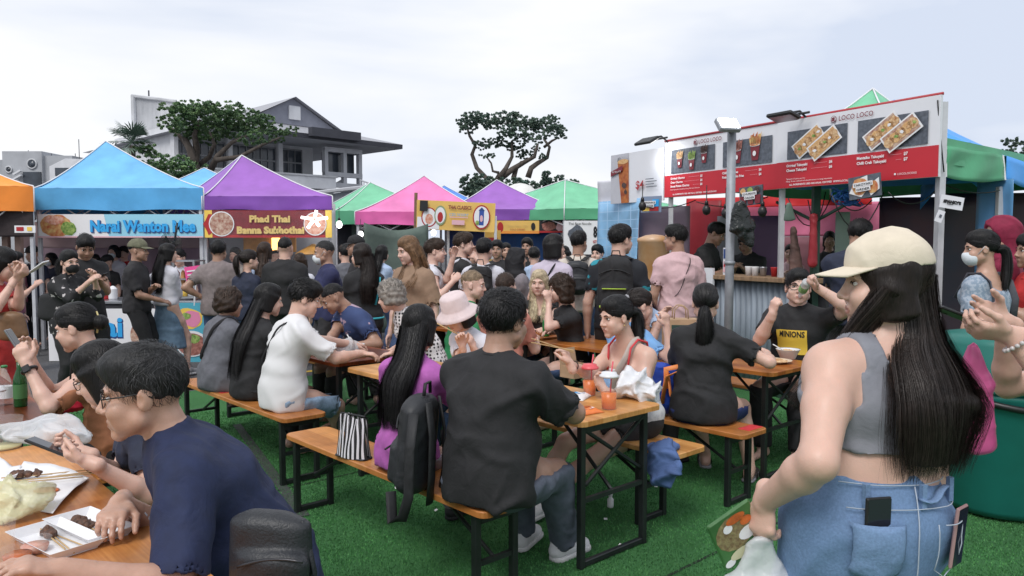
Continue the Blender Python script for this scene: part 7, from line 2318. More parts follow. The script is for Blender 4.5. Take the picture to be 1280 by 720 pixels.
 # bins
bn=empty('rubbish_bin',(2.98,4.62,0),'large dark green wheeled rubbish bin at the right edge','bin')
GRB=mat('bin_green',(.012,.150,.125),.4,'plain',6,.08,.08)
cB=vec(2.98,4.62,0)
b=MB();b.smooth();b.lathe([(.30,.02),(.325,.06),(.355,.70),(.37,.72),(.37,.75)],tuple(cB),32);b.build('bin_body',GRB,bn,world=True)
b=MB();b.smooth();b.lathe([(.385,.755),(.39,.77),(.385,.80),(.36,.90),(.355,1.02),(.34,1.06),(.20,1.085),(.01,1.09)],tuple(cB),32);b.build('bin_lid',GRB,bn,world=True)
b=MB();b.box(tuple(cB+vec(-.02,-.345,.93)),(.28,.06,.14),ch=.01);b.build('opening',BLACKP,bn,world=True)
b=MB();b.smooth();b.tube([cB+vec(.38*math.cos(a),.38*math.sin(a),.69-.02*math.sin(a*3))for a in np.linspace(-2.6,-.6,14)],.02,7);b.build('band',BLACKP,bn,world=True)
b=MB();b.smooth();b.box(tuple(cB+vec(.05,-.36,.40)),(.12,.04,.46),ch=.015);b.build('hinge_panel',BLACKP,bn,world=True)
# ================================================================ PEOPLE
def cl(name,c,var=.15,kind='cloth',rough=.8,sc=22,**k):return mat('cloth_'+name,c,rough,kind,sc,var,.2,**k)
BLACK=cl('black',(.015,.015,.017));BLACK2=cl('charcoal',(.022,.021,.024));NAVYC=cl('navy',(.010,.018,.060));NAVY2=cl('navy_dull',(.018,.024,.050));WHITE=cl('white',(.72,.72,.74),.05)
DENIM=cl('denim',(.14,.23,.395),.12,sc=170);DENIML=cl('denim_light',(.25,.36,.50),.15,sc=60);JEANS=cl('jeans',(.05,.085,.18),.2,sc=60);GREYT=cl('grey_tee',(.125,.128,.15));TAUPE=cl('taupe',(.20,.165,.165))
SLATE=cl('slate_trousers',(.085,.10,.135));PINKT=cl('pink_shirt',(.62,.42,.44),.06);PURP=cl('magenta_top',(.42,.11,.40),.12);BLUET=cl('blue_tee',(.19,.39,.70),.10);GREENT=cl('green_tee',(.025,.22,.085),.12)
BROWNO=cl('rust_top',(.30,.115,.05),.15);BEIGE=cl('beige_top',(.27,.175,.115),.08);CREAM=cl('cream_tee',(.58,.52,.46),.08);LAV=cl('lavender',(.52,.46,.56),.06);SKIRT=cl('skirt_blue',(.13,.21,.30),.12)
LBLUE=cl('light_blue',(.38,.48,.66),.08);REDD=cl('red_dress',(.40,.025,.025),.12);GREYX=cl('grey_crop',(.205,.21,.24),.08);MAROON=cl('maroon_hijab',(.22,.012,.045),.12);HIJB=cl('black_hijab',(.010,.010,.013))
REDS_=cl('red_shirt',(.55,.03,.03),.1);CAPB=cl('cap_beige',(.66,.58,.46),.08,sc=14);CAPO=cl('cap_olive',(.14,.14,.09));CAPK=cl('cap_black',(.012,.012,.014));HATP=cl('hat_pale',(.66,.54,.54),.05);GREYB=cl('grey_blouse',(.22,.20,.22))
MASKW=mat('mask_white',(.66,.70,.74),.8,'plain',20,.04,.05);MASKB=mat('mask_black',(.012,.012,.014),.8,'plain',20,.1,.05)
SHOEW=mat('shoe_white',(.66,.66,.68),.6,'plain',14,.08,.1);SOLEW=mat('sole_white',(.6,.6,.6),.7,'plain',14,.1,.1);SHOEG=mat('shoe_grey',(.28,.28,.30),.7,'plain',14,.15,.1);SHOEB=mat('shoe_black',(.014,.014,.016),.6,'plain',14,.15,.1);SANDB=mat('sandal_dark',(.03,.022,.02),.6,'plain',14,.15,.1)
GLB=mat('glasses_black',(.010,.010,.011),.3,'flat');WATCH=mat('watch_black',(.012,.012,.014),.3,'flat');EAR=mat('earring_gold',(.6,.42,.2),.3,'flat',metal=.8)
def pat_mat(name,base,spot,sc=28,lo=.50,hi=.54,kind='noise'):
 m=bpy.data.materials.new(name);m.use_nodes=True
 n,l,b=nodes_of(m)
 co=n.new('ShaderNodeTexCoord')
 if kind=='dots':
  a=n.new('ShaderNodeTexVoronoi');a.inputs['Scale'].default_value=sc;a.inputs['Randomness'].default_value=.25;o=a.outputs['Distance']
 else:
  a=n.new('ShaderNodeTexNoise');a.inputs['Scale'].default_value=sc;a.inputs['Detail'].default_value=3;o=a.outputs['Fac']
 l(co.outputs['Object'],a.inputs['Vector'])
 r=n.new('ShaderNodeValToRGB');r.color_ramp.elements[0].position=lo;r.color_ramp.elements[1].position=hi
 r.color_ramp.elements[0].color=(*base,1);r.color_ramp.elements[1].color=(*spot,1)
 l(o,r.inputs['Fac']);l(r.outputs['Color'],b.inputs['Base Color']);b.inputs['Roughness'].default_value=.8
 return m
FLORAL=pat_mat('cloth_floral',(.035,.06,.16),(.42,.30,.38),9,.60,.63);POLKA=pat_mat('cloth_polka',(.02,.02,.022),(.72,.70,.70),38,.36,.40,'dots');SCRIB=pat_mat('cloth_scribble',(.012,.012,.014),(.45,.42,.42),16,.615,.635)
JERSEY=pat_mat('cloth_jersey',(.012,.014,.020),(.02,.25,.32),5,.58,.60);PRINTT=pat_mat('cloth_print_tee',(.70,.70,.71),(.56,.46,.46),24,.70,.76);CHECK=pat_mat('cloth_check',(.22,.28,.36),(.34,.39,.46),45,.48,.52)
LACE=pat_mat('cloth_tank_white',(.62,.62,.64),(.5,.5,.54),30,.5,.6)
TEE=lambda m,**k:dict(m=m,sleeve=.72,**k)
PANTS=lambda m,**k:dict(m=m,**k)
SHORT=lambda m,ln=.75,**k:dict(m=m,len=ln,name='shorts',**k)
def at(px,d):return(px_x(px,d),d)
def Hof(top,d):return CAM_H+(303-top)/FPX*d+.0
def phone(label,c,u,n,case=None,group=None):
 """slab phone: u long axis, n screen normal"""
 u=nrm(u);n=nrm(vec(n)-u*(vec(n)@u));w=np.cross(n,u)
 R=Matrix(np.stack([w,u,n],1).tolist())
 root=empty('phone',tuple(c),label,'phone',group)
 b=MB();b.box((0,0,0),(.072,.150,.009),R=R,ch=.003);b.build('phone_case',case or BLACKP,root)
 b=MB();b.box(tuple(R@Vector((0,0,.0052))),(.066,.142,.001),R=R);b.build('screen',SCRN,root)
 for k in range(2):
  b=MB();b.smooth();b.lathe([(.006,-.001),(.006,.001)],tuple(R@Vector((-.02,.055-.02*k,-.0052))),10,R=R);b.build('camera_lens',GLB,root)
 return root
def strap_over(S,m,left=True,name='strap',r=.012,off=.022,cross=True,flat=.4,w=1.0):
 """bag strap across the body, on the person"""
 sgn=1 if left else-1
 sh=S.neck+((S.sL if left else S.sR)-S.neck)*.55+S.u2*.055
 d=S.chd+off
 h1=S.hip+S.u1*.06-S.lf1*sgn*.17
 pts=[h1+S.fw1*.02,S.waist-S.fw2*(d+.01)-S.lf2*sgn*.07,S.chest-S.fw2*(d+.012)+S.lf2*sgn*.01,S.top-S.fw2*(d*.92)+S.lf2*sgn*.065,sh-S.fw2*.03,sh+S.fw2*.04,S.top+S.fw2*(d*.9)+S.lf2*sgn*.06,S.chest+S.fw2*(d+.035)+S.lf2*sgn*0,S.waist+S.fw2*(d+.02)-S.lf2*sgn*.08,h1+S.fw1*.03]
 # smooth through the stations
 P=[]
 for i in range(len(pts)-1):
  p0,p1,p2,p3=pts[max(i-1,0)],pts[i],pts[i+1],pts[min(i+2,len(pts)-1)]
  for t in np.linspace(0,1,5)[:-1]:
   P.append(.5*(2*p1+(p2-p0)*t+(2*p0-5*p1+4*p2-p3)*t*t+(-p0+3*p1-3*p2+p3)*t**3))
 P.append(pts[-1])
 b=MB();b.smooth();b.tube(P,r,8,flat=flat)
 return b.build(name,m,S.root,world=True)
def worn_pack(S,label,m,m2,h=.44,w=.29,dp=.15):
 c=S.chest-S.fw2*(S.chd+.02+dp/2+.02)-S.u2*(h*.55)
 r=backpack(label,c,-S.fw2,h,w,dp,m,m2,straps=False,up=S.u2,group=None)
 for sg_ in(1,-1):
  sh=S.neck+((S.sL if sg_>0 else S.sR)-S.neck)*.62+S.u2*.058
  b=MB();b.smooth()
  pts=[c+S.u2*(h-.03)+S.fw2*(dp*.4)+S.lf2*sg_*.06,sh-S.fw2*.05+S.u2*.012,sh+S.fw2*.05+S.u2*.006,S.chest+S.fw2*(S.chd+.04)+S.lf2*sg_*.10+S.u2*.03,S.waist+S.lf2*sg_*.16+S.u2*.06,c+S.u2*.07+S.lf2*sg_*w*.4+S.fw2*.03]
  b.tube(pts,.030,8,flat=.22);b.build('strap',m2,r,world=True)
 return r
def watch(S,side,m=WATCH,r=.031,band=.016):
 e,w,=getattr(S,'e'+side),getattr(S,'w'+side)
 d=nrm(w-e);c=w-d*.035
 n=nrm(-getattr(S,'hn'+side));n=nrm(n-d*(n@d));t=np.cross(d,n)
 b=MB();b.smooth();b.tube([c+n*r*math.cos(a)*1.02+t*r*math.sin(a)for a in np.linspace(0,2*PI,17)],band*.5,6,False,flat=1)
 o=b.build('wrist_band',m,S.root,world=True)
 return o,c,n,d
def earring(S,side):
 sg_=1 if side=='L' else-1
 b=MB();b.smooth();vs,fs,_=uvball(S.HP(0.0,sg_*.083,-.042),S.HR,(.006,.006,.006),8,6);b.add(vs,fs);b.build('earring',EAR,S.root,world=True)
A180=180
YT=math.degrees(YD2)
YF=YT+180
S_=person
# ---- FOREGROUND --------------------------------------------------------------------------------
# woman with the beige cap
d=1.95
cx=px_x(1090,d)
lwz=W(956,626,1.92)
S=person('woman in beige cap, grey crop top and denim shorts seen from behind',(cx,d),107,1.67,1.38,'f',side=-7,hy=167,hp=2,skin='light',hair='long',hc='dark',hl=.275,lh=tuple(lwz),lhint=(-.12,-1,-.1),rh=lambda S:S.waist+S.fw2*.26-S.lf2*.16,rhint=(.35,-.4,-.9),lk=dict(curl=.75,n=(.75,.55,-.2),d=(-.10,-.05,-1),thumb=.1),rk=dict(curl=.6),top=dict(m=GREYX,sleeve=0,off=.011,hem=.240,amp=.0035,shoulder=True,wf=20,name='crop_top',res=.8,hairw=.135,hairx=-.055,clip=lambda S:(lambda X,Y,Z,c=S.chest+S.u2*.050,u=S.u2,l=S.lf2,f=S.fw2,k=S.neck:np.maximum(np.minimum(((X-c[0])*u[0]+(Y-c[1])*u[1]+(Z-c[2])*u[2])-.55*np.maximum(0,np.abs((X-k[0])*l[0]+(Y-k[1])*l[1]+(Z-k[2])*l[2])-.05)+0.0,np.abs(np.abs((X-k[0])*l[0]+(Y-k[1])*l[1]+(Z-k[2])*l[2])-.090)-.028),np.where(((X-c[0])*u[0]+(Y-c[1])*u[1]+(Z-c[2])*u[2])>-.04,np.abs((X-k[0])*l[0]+(Y-k[1])*l[1]+(Z-k[2])*l[2])-.135,-1)))),bottom=SHORT(DENIM,.40,off=.016,flare=.030,rise=.200,amp=.0035,res=.9),shoes=('sneaker',SHOEW,SOLEW),extra=dict(front=(1,)),cap_=('cap',CAPB),bust=1.5,near=1.9,nstr=4200,hs=1.0,headfwd=.0)
CW=S
SP=S
# denim details: back pockets, seams, belt
STIT=mat('stitch_pale',(.42,.47,.55),.8,'flat');DENIM2=cl('denim_pocket',(.16,.255,.425),.12,sc=170)
def on_back(S,x,z,off=.018):
 """point on the seat of the shorts: x to the wearer's left, z above the hip"""
 V=SHV;o=S.hip+S.lf1*x+S.u1*z
 q=V-o
 lx=q@S.lf1;lz=q@S.u1;fy=q@S.fw1
 m=(np.abs(lx)<.014)&(np.abs(lz)<.014)
 y=fy[m].min()if m.any()else-.14
 return o+S.fw1*(y-.003)
sh_o=[c for c in S.root.children if c.name.startswith('shorts')][0]
SHV=np.empty(len(sh_o.data.vertices)*3,np.float32);sh_o.data.vertices.foreach_get('co',SHV);SHV=SHV.reshape(-1,3).astype(float)+np.array(S.root.location)
for sg_ in(1,-1):
 b=MB();b.smooth()
 x0,x1,z0,z1=(.045,.165 if sg_>0 else .145,-.035,.085)
 def fn(u,v):
  z=z0+(z1-z0)*v;wx=1.0-.12*(1-v)
  xm=(x0+x1)/2
  drop=-.028*(1-abs(2*u-1))*(1-v)
  return tuple(on_back(S,sg_*(xm+(u-.5)*(x1-x0)*wx),z+drop)-S.fw1*(.004+.014*max(0,math.sin(PI*u))**.5*min(1,v*9)))
 b.sheet(fn,10,10,.003);b.build('pocket',DENIM2,sh_o,world=False)
 po=[c for c in sh_o.children][-1]
 me=po.data
 for vv in me.vertices:vv.co=vv.co-S.root.location
 b=MB();b.smooth()
 ed=[(0,1),(0,.5),(0,0),(.5,0),(1,0),(1,.5),(1,1),(.5,1),(0,1)]
 pth=[]
 for(a0_,b0_),(a1_,b1_)in zip(ed[:-1],ed[1:]):
  for t in(0,.33,.66):pth.append(vec(*fn(.03+.94*(a0_+(a1_-a0_)*t),.03+.94*(b0_+(b1_-b0_)*t)))-S.fw1*.0025-vec(S.root.location))
 b.tube(pth,.0014,5);b.build('stitching',STIT,sh_o)['kind']='stuff'
b=MB();b.smooth()
for dz in(.115,.168):
 b.tube([on_back(S,x,dz)-S.fw1*.001-vec(S.root.location)for x in np.linspace(-.145,.165,15)],.0014,5)
b.tube([on_back(S,.004*math.sin(z*30),z)-S.fw1*.001-vec(S.root.location)for z in np.linspace(-.12,.165,12)],.0016,5)
b.build('stitching',STIT,sh_o)['kind']='stuff'
for x in(.12,-.02,-.15):
 b=MB();b.box(tuple(on_back(S,x,.142)-S.fw1*.004-vec(S.root.location)),(.013,.012,.060),rz=math.radians(17));b.build('belt_loop',DENIM2,sh_o)
b=MB();b.smooth();p_=[on_back(S,x,.142+.012*math.sin(x*40))-S.fw1*.005-vec(S.root.location)for x in np.linspace(-.01,-.13,7)];b.tube(p_,.010,8,flat=.35);b.build('belt',DENIM2,sh_o)
pa_,pb_=on_back(S,.105,.0),on_back(S,.105,.09);ph1=pa_+(pb_-pa_)*.80+S.fw1*.003
phone('black phone standing out of the left back pocket of the denim shorts',ph1,pb_-pa_,-S.fw1)
ph2=on_back(S,-.135,.04)-S.fw1*.003
phone('pinkish phone standing out of the right back pocket of the denim shorts',ph2,vec(.1,0,1),-S.fw1-S.lf1*.5,mat('phone_rose',(.36,.22,.22),.3,'flat'))
# folded green snack pack and white bag in her hand
hc_=S.wL+S.hdL*.10
pk=empty('snack_pack',tuple(hc_+vec(-.055,.02,.005)),'green printed flat pack held in the hand of the woman in the cap','packet')
R=Matrix(np.stack([nrm(vec(.82,.25,.45)),nrm(np.cross(vec(-.25,.93,.1),vec(.82,.25,.45))),nrm(vec(-.25,.93,.1)-nrm(vec(.82,.25,.45))*(vec(-.25,.93,.1)@nrm(vec(.82,.25,.45))))],1).tolist())
b=MB();b.box((0,0,0),(.135,.145,.012),R=R,ch=.004);b.build('wrapper',mat('pack_green',(.05,.15,.045),.35,'plain',14,.25,.1),pk)
FZ=-1
b=MB()
rr_=np.random.default_rng(6)
pm=[mat('pack_food',(.16,.10,.05),.4,'plain',90,0,.1,col2=(.30,.26,.12)),PAPW,mat('pack_cream',(.62,.60,.40),.4,'flat'),SAUCE]
for x,y,rx,ry,k in((-.005,-.015,.058,.048,0),(.03,.005,.03,.018,1),(-.01,.045,.035,.014,2),(-.02,-.035,.014,.012,1),(.01,-.05,.03,.012,3),(.035,-.03,.018,.012,3),(-.05,.055,.016,.010,1)):
 b.mat(k);b.add([tuple(R@Vector((x+rx*math.cos(a),y+ry*math.sin(a),-.0066-.0006*k-(.0004 if rx<.02 else 0))))for a in np.linspace(0,2*PI,14,endpoint=False)],[tuple(range(13,-1,-1))])
b.build('print',pm,pk)
hb_=S.wL+S.hdL*.10
V,Q=field_mesh([ecap(hb_+vec(-.012,0,0),hb_+vec(-.05,0,-.13),(1,0,0),.012,.012,.035,.025,.03),ecap(hb_+vec(.012,0,0),hb_+vec(.05,0,-.13),(1,0,0),.012,.012,.035,.025,.03),ecap(hb_+vec(0,.01,-.03),hb_+vec(0,.01,-.13),(1,0,0),.012,.008,.05,.02,.03),ecap(hb_+vec(0,0,-.12),hb_+vec(.0,0,-.30),(1,0,0),.085,.04,.13,.08,.04)],.007)
V=wrinkle(V,Q,.005,31,44)
tag(mesh_np('plastic_bag',V,Q,[MILK]),'translucent white carrier bag hanging from the hand of the woman in the cap','plastic bag')
# man in navy polo
hp_=rc(-.20,-2.005)
elb=W(168,596,2.22)
S=person('man with glasses in a navy tee leaning over the lower left table',(hp_[0],hp_[1]),200,1.77,1.17,'m',seat=.47,lean=33,hy=201,hp=6,skin='mid',hair='short',hvol=-.002,hc='salt',belly=.16,curve=.55,lh=tuple(W(80,714,1.80)),lhint=(.7,-.3,-1),rh=tuple(W(150,630,2.25)),rhint=(.1,.3,-1),lk=dict(curl=.4,n=(0,0,-1)),rk=dict(curl=.5,n=(0,0,-1),d=(.2,-.9,-.1)),top=dict(m=NAVYC,sleeve=.95,off=.020,flare=.028,hem=-.09,amp=.0075,wf=17,ch=.5),bottom=PANTS(BLACK2),shoes=('sneaker',SHOEB,SHOEB),glasses=GLB,near=1.9,hs=1.05,up_adj=0,headfwd=.035,nstr=1500)
NP=S
pl=S.chest+S.fw2*(S.chd+.03)+S.lf2*.085+S.u2*.02
b=MB()
for k,(z,w_,m_)in enumerate(((.030,.016,0),(.012,.024,0),(-.004,.030,1),(-.020,.032,2),(-.034,.026,1))):
 b.mat(m_);q=pl+S.u2*z+S.fw2*.006
 b.add([tuple(q-S.lf2*w_*.5),tuple(q+S.lf2*w_*.5),tuple(q+S.lf2*w_*.5+S.u2*.012),tuple(q-S.lf2*w_*.5+S.u2*.012)],[(0,1,2,3)])
b.build('chest_print',[PAPW,mat('print_rust',(.45,.16,.06),.5,'flat'),mat('print_sea',(.10,.30,.42),.5,'flat')],S.root,world=True)
# woman behind him with glasses and phone
hp_=rc(.60,-2.0)
S=person('woman with glasses behind the navy tee man looking at her phone',(hp_[0]+.02,hp_[1]),205,1.58,1.0,'f',seat=.47,lean=24,hy=192,hp=24,skin='light',hair='bob',hc='black',hl=.16,glasses=GLB,headfwd=.05,lh=tuple(W(112,578,2.50)),rh=tuple(W(104,566,2.62)),lk=dict(curl=.8,d=(-.95,.1,.25),n=(0,.4,.6),thumb=.6),rk=dict(curl=.8,d=(-.95,-.1,.25),n=(0,-.2,.8),thumb=.5),top=TEE(NAVY2,off=.016),bottom=PANTS(BLACK),near=2.5)
phone('dark phone held low by the woman behind the navy tee man',(S.wL+S.wR)/2+vec(-.12,0,.035),(-.75,-.1,.35),(.3,.15,.9))
# woman in rust off-shoulder top
hp_=rc(1.86,-1.88)
S=person('woman in rust off shoulder top looking at her phone',(hp_[0],hp_[1]),196,1.62,.95,'f',seat=.47,lean=14,hy=187,hp=14,skin='light',hair='bun',hc='black',extra=dict(tie=.0),headfwd=.03,lh=tuple(W(33,455,3.62)),rh=tuple(W(38,448,3.80)),lhint=(.25,-.5,-.7),lk=dict(curl=.7,d=(-.35,0,.9),n=(-.3,.9,0),thumb=.5),rk=dict(curl=.5,d=(-.2,-.1,.95),n=(.2,-.9,0)),top=dict(m=BROWNO,sleeve=.95,off=.014,sl0=.45,flare=.03,shoulder=False,amp=.006,clip=lambda S:(lambda X,Y,Z,c=S.chest+S.u2*.045,u=S.u2:(X-c[0])*u[0]+(Y-c[1])*u[1]+(Z-c[2])*u[2]),name='off_shoulder_top'),bottom=PANTS(BLACK2),near=3.8,nstr=1400)
b=MB();b.smooth()
for sg_ in(1,-1):
 b.tube([S.chest+S.fw2*(S.chd+.03)+S.lf2*sg_*.08+S.u2*.04,S.top+S.fw2*.08+S.lf2*sg_*.075+S.u2*.05,S.top+S.lf2*sg_*.075+S.u2*.078,S.top-S.fw2*.08+S.lf2*sg_*.08+S.u2*.03,S.chest-S.fw2*(S.chd+.012)+S.lf2*sg_*.07+S.u2*.04],.005,6)
b.build('shoulder_strap',BLACK,S.root,world=True)['kind']='stuff'
b=MB();b.smooth();tb=S.HP(-.11,-.03,.0)
b.tube([tb+vec(.0,-.03,.06),tb+vec(.02,-.04,.02),tb+vec(.0,-.03,-.05)],.005,6);b.tube([tb+vec(.015+.02*math.cos(a),-.045,.01+.018*math.sin(a))for a in np.linspace(0,5.5,10)],.004,6);b.build('hair_clip',mat('clip_yellow',(.60,.50,.22),.4,'flat'),S.root,world=True)['kind']='stuff'
o,c_,n_2,d_2=watch(S,'L');b=MB();b.box(tuple(c_+n_2*.036-vec(S.root.location)),(.036,.036,.012),R=Matrix(np.stack([d_2,np.cross(n_2,d_2),n_2],1).tolist()),ch=.004);b.build('watch_face',WATCH,S.root)
phone('phone held upright by the woman in rust at the left edge',S.wL+vec(-.075,.045,.095),(-.45,-.1,.85),(.8,.2,.4),FOILS)
# ---- LIGHT TABLE -------------------------------------------------------------------------------
p=rc(.13,-.80)
S=person('broad man in black shirt and slate trousers on the front bench',(p[0],p[1]),YT+12,1.80,1.24,'m',seat=.47,lean=10,hy=52,hp=4,skin='tan',hair='short',hc='black',hvol=.004,rh=tuple(W(688,505,3.72)),rhint=(.75,-.45,-.35),lh=tuple(W(640,470,3.95)),rk=dict(curl=.6,n=(-.3,.3,-.6)),top=dict(m=BLACK,sleeve=.86,off=.022,flare=.026,hem=-.10,amp=.011,wf=16,ch=.25),bottom=PANTS(SLATE,off=.02,flare=.022,amp=.006),shoes=('sneaker',SHOEW,SOLEW),near=3.2,rf=tuple(G(712,702)+vec(-.03,.05,.085)),lf=tuple(G(655,700)+vec(0.0,.14,.10)),belly=.08,nstr=1800,hs=1.04)
p=rc(.74,-.82)
S=person('woman in a magenta top with long black hair on the front bench',(p[0],p[1]),YT+15,1.58,.98,'f',seat=.47,lean=10,hy=70,hp=12,skin='light',hair='long',hc='black',hl=.33,rh=tuple(W(585,478,4.15)),lh='table',top=dict(m=PURP,sleeve=1.5,off=.018,hem=-.08,amp=.009,wf=17,hairw=.092),bottom=PANTS(cl('grey_skirt',(.28,.24,.27))),shoes=('sneaker',SHOEB,SHOEB),near=3.75,nstr=2600,lf=tuple(G(568,648)+vec(0,0,.085)),rf=tuple(G(600,640)+vec(0,.1,.085)))
# woman with chopsticks
p=rc(.42,.62)
S=person('woman in a red strapped white top eating with chopsticks at the light table',(p[0],p[1]),YF+2,1.62,.98,'f',seat=.47,lean=14,hy=205,hp=9,skin='light',hair='pony',hc='black',hl=.26,extra=dict(tie=.015),headfwd=.05,rh=tuple(W(713,456,4.22)),rhint=(-.2,-.2,-1),lh='table',lhint=(.2,-.2,-1),rk=dict(curl=.75,d=(-.35,.2,.85),n=(-.7,.3,-.1),thumb=.6),lk=dict(curl=.7,d=(-.4,.2,.7),n=(0,-.2,.9)),top=dict(m=LACE,sleeve=0,off=.010,shoulder=False,amp=.004,clip=lambda S:(lambda X,Y,Z,c=S.chest+S.u2*.03,u=S.u2:(X-c[0])*u[0]+(Y-c[1])*u[1]+(Z-c[2])*u[2]),name='camisole'),bottom=SHORT(BLACK2,.5),shoes=('sneaker',SHOEW,SOLEW),near=4.3,nstr=1500,lf=tuple(G(672,648)+vec(0,0,.085)),rf=tuple(G(664,655)+vec(.02,.18,.085)))
RS=mat('strap_red',(.62,.05,.06),.6,'flat')
b=MB();b.smooth()
for sg_ in(1,-1):
 b.tube([S.chest+S.fw2*(S.chd+.04)+S.lf2*sg_*.07+S.u2*.025,S.top+S.fw2*.075+S.lf2*sg_*.080+S.u2*.045,S.top+S.lf2*sg_*.082+S.u2*.072,S.top-S.fw2*.075+S.lf2*sg_*.085+S.u2*.03,S.chest-S.fw2*(S.chd+.012)+S.lf2*sg_*.07+S.u2*.03],.007,6)
b.build('shoulder_strap',RS,S.root,world=True)['kind']='stuff'
strap_over(S,mat('strap_beige',(.46,.40,.36),.7,'cloth',20,.08,.1),True,r=.022,flat=.2)
earring(S,'L')
watch(S,'R',BLACK,.030,.006)
mo=S.HP(.108,.0,-.064)
hd=S.wR+S.hdR*.09
ch_=empty('chopsticks',tuple(hd),'pair of wooden chopsticks pointing left from the eating woman','chopsticks')
for k in range(2):
 b=MB();b.tube([hd+vec(.05,-.02,-.012+.010*k)-vec(hd),W(664,423+5*k,4.15)-vec(hd)],[.0042,.0028],6);b.build('chopstick',BAMB,ch_)
 # white hat woman
p=rc(1.72,.52)
S=person('person in a pale bucket hat bending over food at the light table',(p[0],p[1]),YF,1.56,1.0,'f',seat=.47,lean=24,hy=228,hp=24,skin='light',hair='bob',hc='dark',hl=.15,cap_=('bucket',HATP),headfwd=.04,rh=tuple(W(578,433,5.05)),lh=tuple(W(592,436,5.15)),rk=dict(curl=.7,d=(-.2,-.2,.9)),lk=dict(curl=.7,d=(-.3,-.2,.9)),top=TEE(WHITE),bottom=PANTS(JEANS))
sk_=S.wR+S.hdR*.08
b=MB();b.smooth();b.tube([sk_+vec(.02,0,-.01),sk_+vec(-.17,.0,.09)],.004,6);tag(b.build('skewer',BAMB),'bamboo skewer held by the person in the bucket hat','skewer')
# ---- BROWN BAG TABLE ---------------------------------------------------------------------------
p=rc(.33,1.19)
S=person('woman in black tee with low ponytail seen from behind',(p[0],p[1]),YT+28,1.70,1.12,'f',seat=.47,lean=7,hy=74,hp=6,skin='light',hair='pony',hc='black',hl=.30,extra=dict(tie=-.045),rh=tuple(W(958,442,5.0)),rhint=(.8,-.4,-.4),lh='table',top=TEE(BLACK,off=.022,hem=-.09,wf=16,amp=.010),bottom=SHORT(cl('blue_shorts',(.015,.03,.13)),.85),shoes=('sandal',SANDB,SHOEG),near=4.8,nstr=1600,rf=tuple(G(940,604)+vec(0,.06,.085)),lf=tuple(G(905,610)+vec(0,.5,.085)))
b=MB();b.smooth();b.tube([S.HP(-.125+.004*math.cos(a),.026*math.cos(a),-.045+.02*math.sin(a))for a in np.linspace(0,6.28,13)],.009,6);b.build('scrunchie',mat('scrunchie_grey',(.3,.3,.32),.7,'plain',60,.4,.3),S.root,world=True)
p=rc(1.02,1.22)
S=person('woman in a light blue tee with tied brown hair leaning on her elbow',(p[0],p[1]),YT-6,1.58,1.02,'f',seat=.47,lean=14,hy=24,hp=14,skin='light',hair='pony',hc='dark',hl=.24,extra=dict(tie=.03),rh=tuple(W(833,408,5.25)),rhint=(.5,-.5,-.7),rk=dict(curl=.7,d=(-.1,0,1)),lh=tuple(W(826,400,5.4)),top=TEE(BLUET,off=.020,hem=-.08,wf=17,amp=.008),bottom=PANTS(BLACK2),shoes=('sneaker',SHOEB,SHOEB),near=5.2)
strap_over(S,BLACK,False,r=.010)
b=MB();b.smooth();b.tube([S.HP(-.125+.004*math.cos(a),.028*math.cos(a),.03+.024*math.sin(a))for a in np.linspace(0,6.28,13)],.011,6);b.build('scrunchie',mat('scrunchie_grey',(0,0,0)),S.root,world=True)
p=rc(1.80,2.62)
S=person('woman with long maroon hair eating opposite the blue tee',(p[0]-.02,p[1]),YF-6,1.58,1.0,'f',seat=.47,lean=16,hy=222,hp=14,skin='mid',hair='long',hc='maroon',hl=.28,extra=dict(front=(1,-1)),rh='face',lh=tuple(W(812,425,6.2)),rk=dict(curl=.8,d=(-.2,0,.9)),top=TEE(LBLUE),bottom=PANTS(JEANS),headfwd=.05)
p=rc(.45,2.66)
S=person('man in glasses and yellow printed tee drinking from a bottle',(p[0],p[1]),YF+12,1.80,1.18,'m',seat=.47,lean=4,hy=255,hp=-6,skin='fair',hair='short',hc='black',glasses=GLB,hs=1.05,lh=tuple(W(1022,360,5.62)),lhint=(.8,-.2,-.5),rh=tuple(W(966,392,5.70)),rhint=(-.5,0,-.9),lk=dict(curl=1.0,d=(-.7,-.2,.5),n=(-.1,-.2,.7),thumb=.4),rk=dict(curl=.95,d=(.1,-.2,.95),n=(.7,.3,0),thumb=.6),top=TEE(BLACK,wf=16,off=.022),bottom=PANTS(BLACK2),near=5.6)
# yellow print on the chest, wrapped over the shirt
po=S.chest-S.u2*.005+S.fw2*(S.chd+.034)
shv=[c for c in S.root.children if c.name.startswith('shirt')][0]
VV=np.empty(len(shv.data.vertices)*3,np.float32);shv.data.vertices.foreach_get('co',VV);VV=VV.reshape(-1,3).astype(float)+np.array(S.root.location)
def on_front(x,z):
 o=S.chest+S.lf2*x+S.u2*z;q=VV-o
 m=(np.abs(q@S.lf2)<.02)&(np.abs(q@S.u2)<.02)
 y=(q@S.fw2)[m].max()if m.any()else S.chd
 return o+S.fw2*(y+.004)
pr=Print((0,0,0),(1,0,0),(0,0,1))
b=MB();b.smooth();b.sheet(lambda u,v:tuple(on_front(.11-.22*u,-.155+.19*v)),10,8);b.build('shirt_print',mat('print_yellow_tee',(.75,.50,.06),.6,'flat'),S.root,world=True)
tv,tf=text_mesh('MINIONS',.062,'CENTER',0,.002)
tw_=max(q[0]for q in tv)-min(q[0]for q in tv)
b=MB();b.add([tuple(on_front(q[0]*.19/tw_,-.018+q[1])+S.fw2*.003)for q in tv],tf);b.build('lettering',BLK,S.root,world=True)
bt=empty('drink_bottle',tuple(S.HP(.12,.02,-.05)),'clear bottle with a green label tipped to the drinking man','bottle')
m0,m1=S.HP(.112,.0,-.062),S.wL+S.hdL*.085+vec(-.01,-.03,.045)
